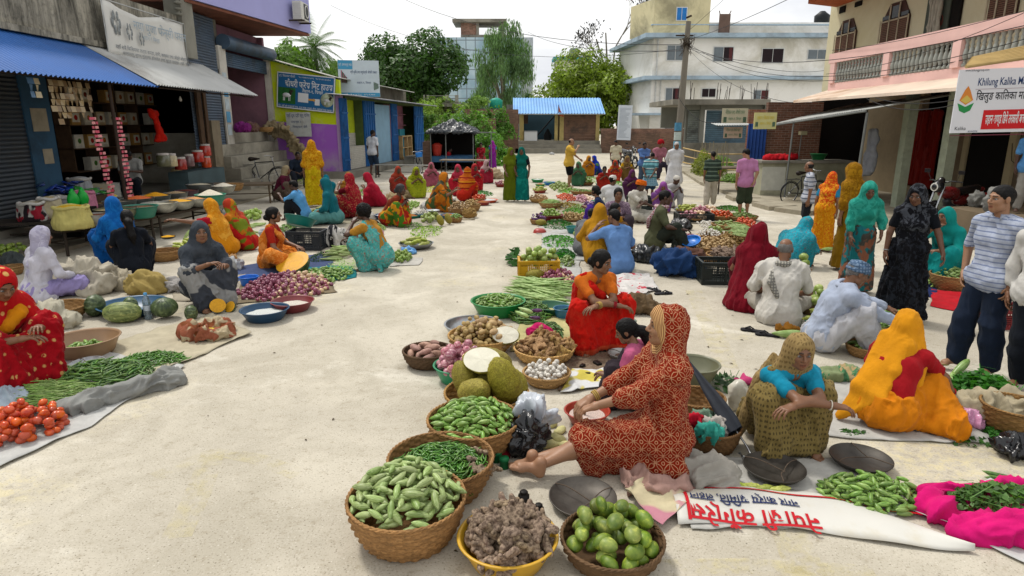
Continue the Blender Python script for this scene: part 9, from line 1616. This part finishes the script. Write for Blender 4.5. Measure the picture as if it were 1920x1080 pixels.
# ------ more goods filling the two middle rows
def more():
 kinds=dict(p=('potato','potatoes','a4814c'),o=('onion','red onions','7a5c34'),g=('ivy_gourd','green gourds','86643c'),l=('round_lime','limes','7a5c34'),t=('tomato','tomatoes','8a6a42'),m=('large_green_fruit','pale green gourds','6a4c2c'),a=('aubergine','aubergines','6a4c2c'),k=('pink_onion','pink shallots','86643c'),z=('turmeric','turmeric roots','94723f'),b=('bitter_gourd','yellow green gourds','86643c'),w=('garlic','white radish pieces','7a5c34'))
 for x,y,w_,k,t,near in((1010,372,34,'p','b','at the street corner of the far mat'),(1062,372,46,'t','h','behind the street corner basket'),(1095,375,40,'k','h','left of the brown pumpkins'),(1050,352,40,'m','h','behind the yellow shirted man'),(1092,358,44,'g','b','before the dark red sari'),(1085,392,50,'g','h','behind the red gourd basin'),(1110,392,34,'a','h','beside the white turbaned man'),(1012,356,26,'b','t','on the far street edge'),(1098,342,30,'m','b','near the far yellow crate'),(1128,344,24,'g','t','beside the small dark haired woman'),(1075,330,36,'w','h','in the farthest heap by the blue veil'),(1186,348,26,'g','t','behind the yellow blouse'),(1098,412,30,'p','h','beside the purple skirt'),(1095,445,36,'m','h','in a clear bag by the mustard cloth'),(1062,496,30,'g','h','on the white sheet behind the fruit crate'),(1288,392,40,'b','b','on the crate behind the olive shirt'),(1322,396,46,'k','b','behind the shallot basket'),(1352,404,44,'t','b','of the middle right row'),(1330,424,50,'w','h','on the black bag'),(1372,452,40,'z','b','right of the broad basket'),(1298,455,46,'o','h','before the black bag'),(1398,424,30,'t','h','at the outer edge of the right row'),(1410,458,30,'m','b','behind the black slatted crate'),(1340,436,30,'l','b','of the inner right row'),(1432,482,24,'w','h','beside the maroon shawl'),(1316,470,40,'p','h','between the tray and the broad basket'),(706,432,30,'g','h','before the pink bag'),(792,400,30,'w','t','by the white plate'),(806,415,28,'m','h','beside the white plate'),(690,455,34,'b','h','behind the metal corn bowl'),(898,372,26,'t','b','beside the chilli basin'),(880,400,26,'z','b','at the outer left row edge'),(855,408,24,'g','b','before the potato basket'),(770,388,34,'l','h','among the jute sacks'),(838,352,24,'m','h','before the pink veil'),(640,372,30,'m','h','in the crate behind the maroon sari'),(600,400,30,'b','h','behind the teal shawl'),(940,345,24,'k','t','behind the sack heap'),(470,412,30,'m','h','by the brown red basin'),(540,430,30,'g','h','behind the black crate'),(350,468,40,'b','h','behind the slate sari'),(420,500,50,'z','h','on the mat by the slate sari'),(1040,512,30,'g','h','behind the small onion heap'),(1535,600,50,'b','t','behind the blue turban'),(1668,640,60,'b','b','in front of the black sari'),(1690,575,40,'m','h','at the black sari hem')):
  kd,nm,col=kinds[k];sz=max(60,14 if w_>30 else 8)
  if t=='b':Bk(x,y,w_,.11,'small basket of %s %s'%(nm,near),kd,sz,.08,nm+' in the small basket '+near,ind=False,fine=.45,ov=1.,fill=.8,col=col)
  elif t=='t':Tb(x,y,w_,.1,'plastic basin of %s %s'%(nm,near),('2a6c8c','8a2c24','1c7c5c')[x%3],kd,sz,.08,nm+' in the basin '+near,ind=False,ff=.8,ov=1.)
  else:Pl(kd,x,y,w_,w_*.3+4,.09,sz+20,'heap of %s %s'%(nm,near),ind=False)
 for a in((808,350,-70,'woman under a dusty pink veil behind the corn husks','a85868','c07080'),(908,343,-50,'woman in a crimson and white sari beside the beige sack heap','9c2438','c8a8a8'),(1086,348,-110,'woman under a faded green veil before the far yellow crate','3c6a4c','5a8a64'),(1180,372,-80,'woman in a plum sari between the orange turban and the yellow blouse','4a2444','6a3460'),(650,380,-30,'woman under an ochre veil behind the shiny maroon sari','8a5a1c','b07c28'),(745,362,-60,'woman in a brick red veil behind the jute sacks','98382c','b04834'),(1100,330,-70,'woman under a saffron veil in the farthest group','b0701c','d08c28')):W(*a[:3],'squat',a[3],(a[4],),a[4],(a[5],),s=.95,sk='deep',hy=a[0]%40-20)
 W(1140,470,-60,'squat','woman in a yellow print sleeve holding her chin behind the blue shirt',('6a4c30',),'c08a20',None,pk=False,s=.92,ph=.2,hy=20)
 Mn(1098,478,60,'squat','crouching man in grey clothes at the edge of the coriander sheet',('7a7c80',),('6c6e74',),s=.9,sk='deep',lean=34,hp=24)
 for x,y,w_,h_,c_,lab in((1090,400,110,50,'a8a08c','grey brown mat under the far middle heaps'),(1340,470,130,60,'8c8470','brown sacking mat under the right row baskets'),(700,400,150,40,'b0a890','pale sacking under the left row saris'),(400,540,160,50,'b8ae9a','pale sacking under the slate sari'),(600,440,160,40,'a8a090','grey sacking behind the black crate')):sheet('ground_mat',lab,[(x-w_/2,y+h_/2),(x+w_/2,y+h_/2),(x+w_*.45,y-h_/2),(x-w_*.4,y-h_/2)],(c_,),n=14,amp=.01,z=.005)
more()
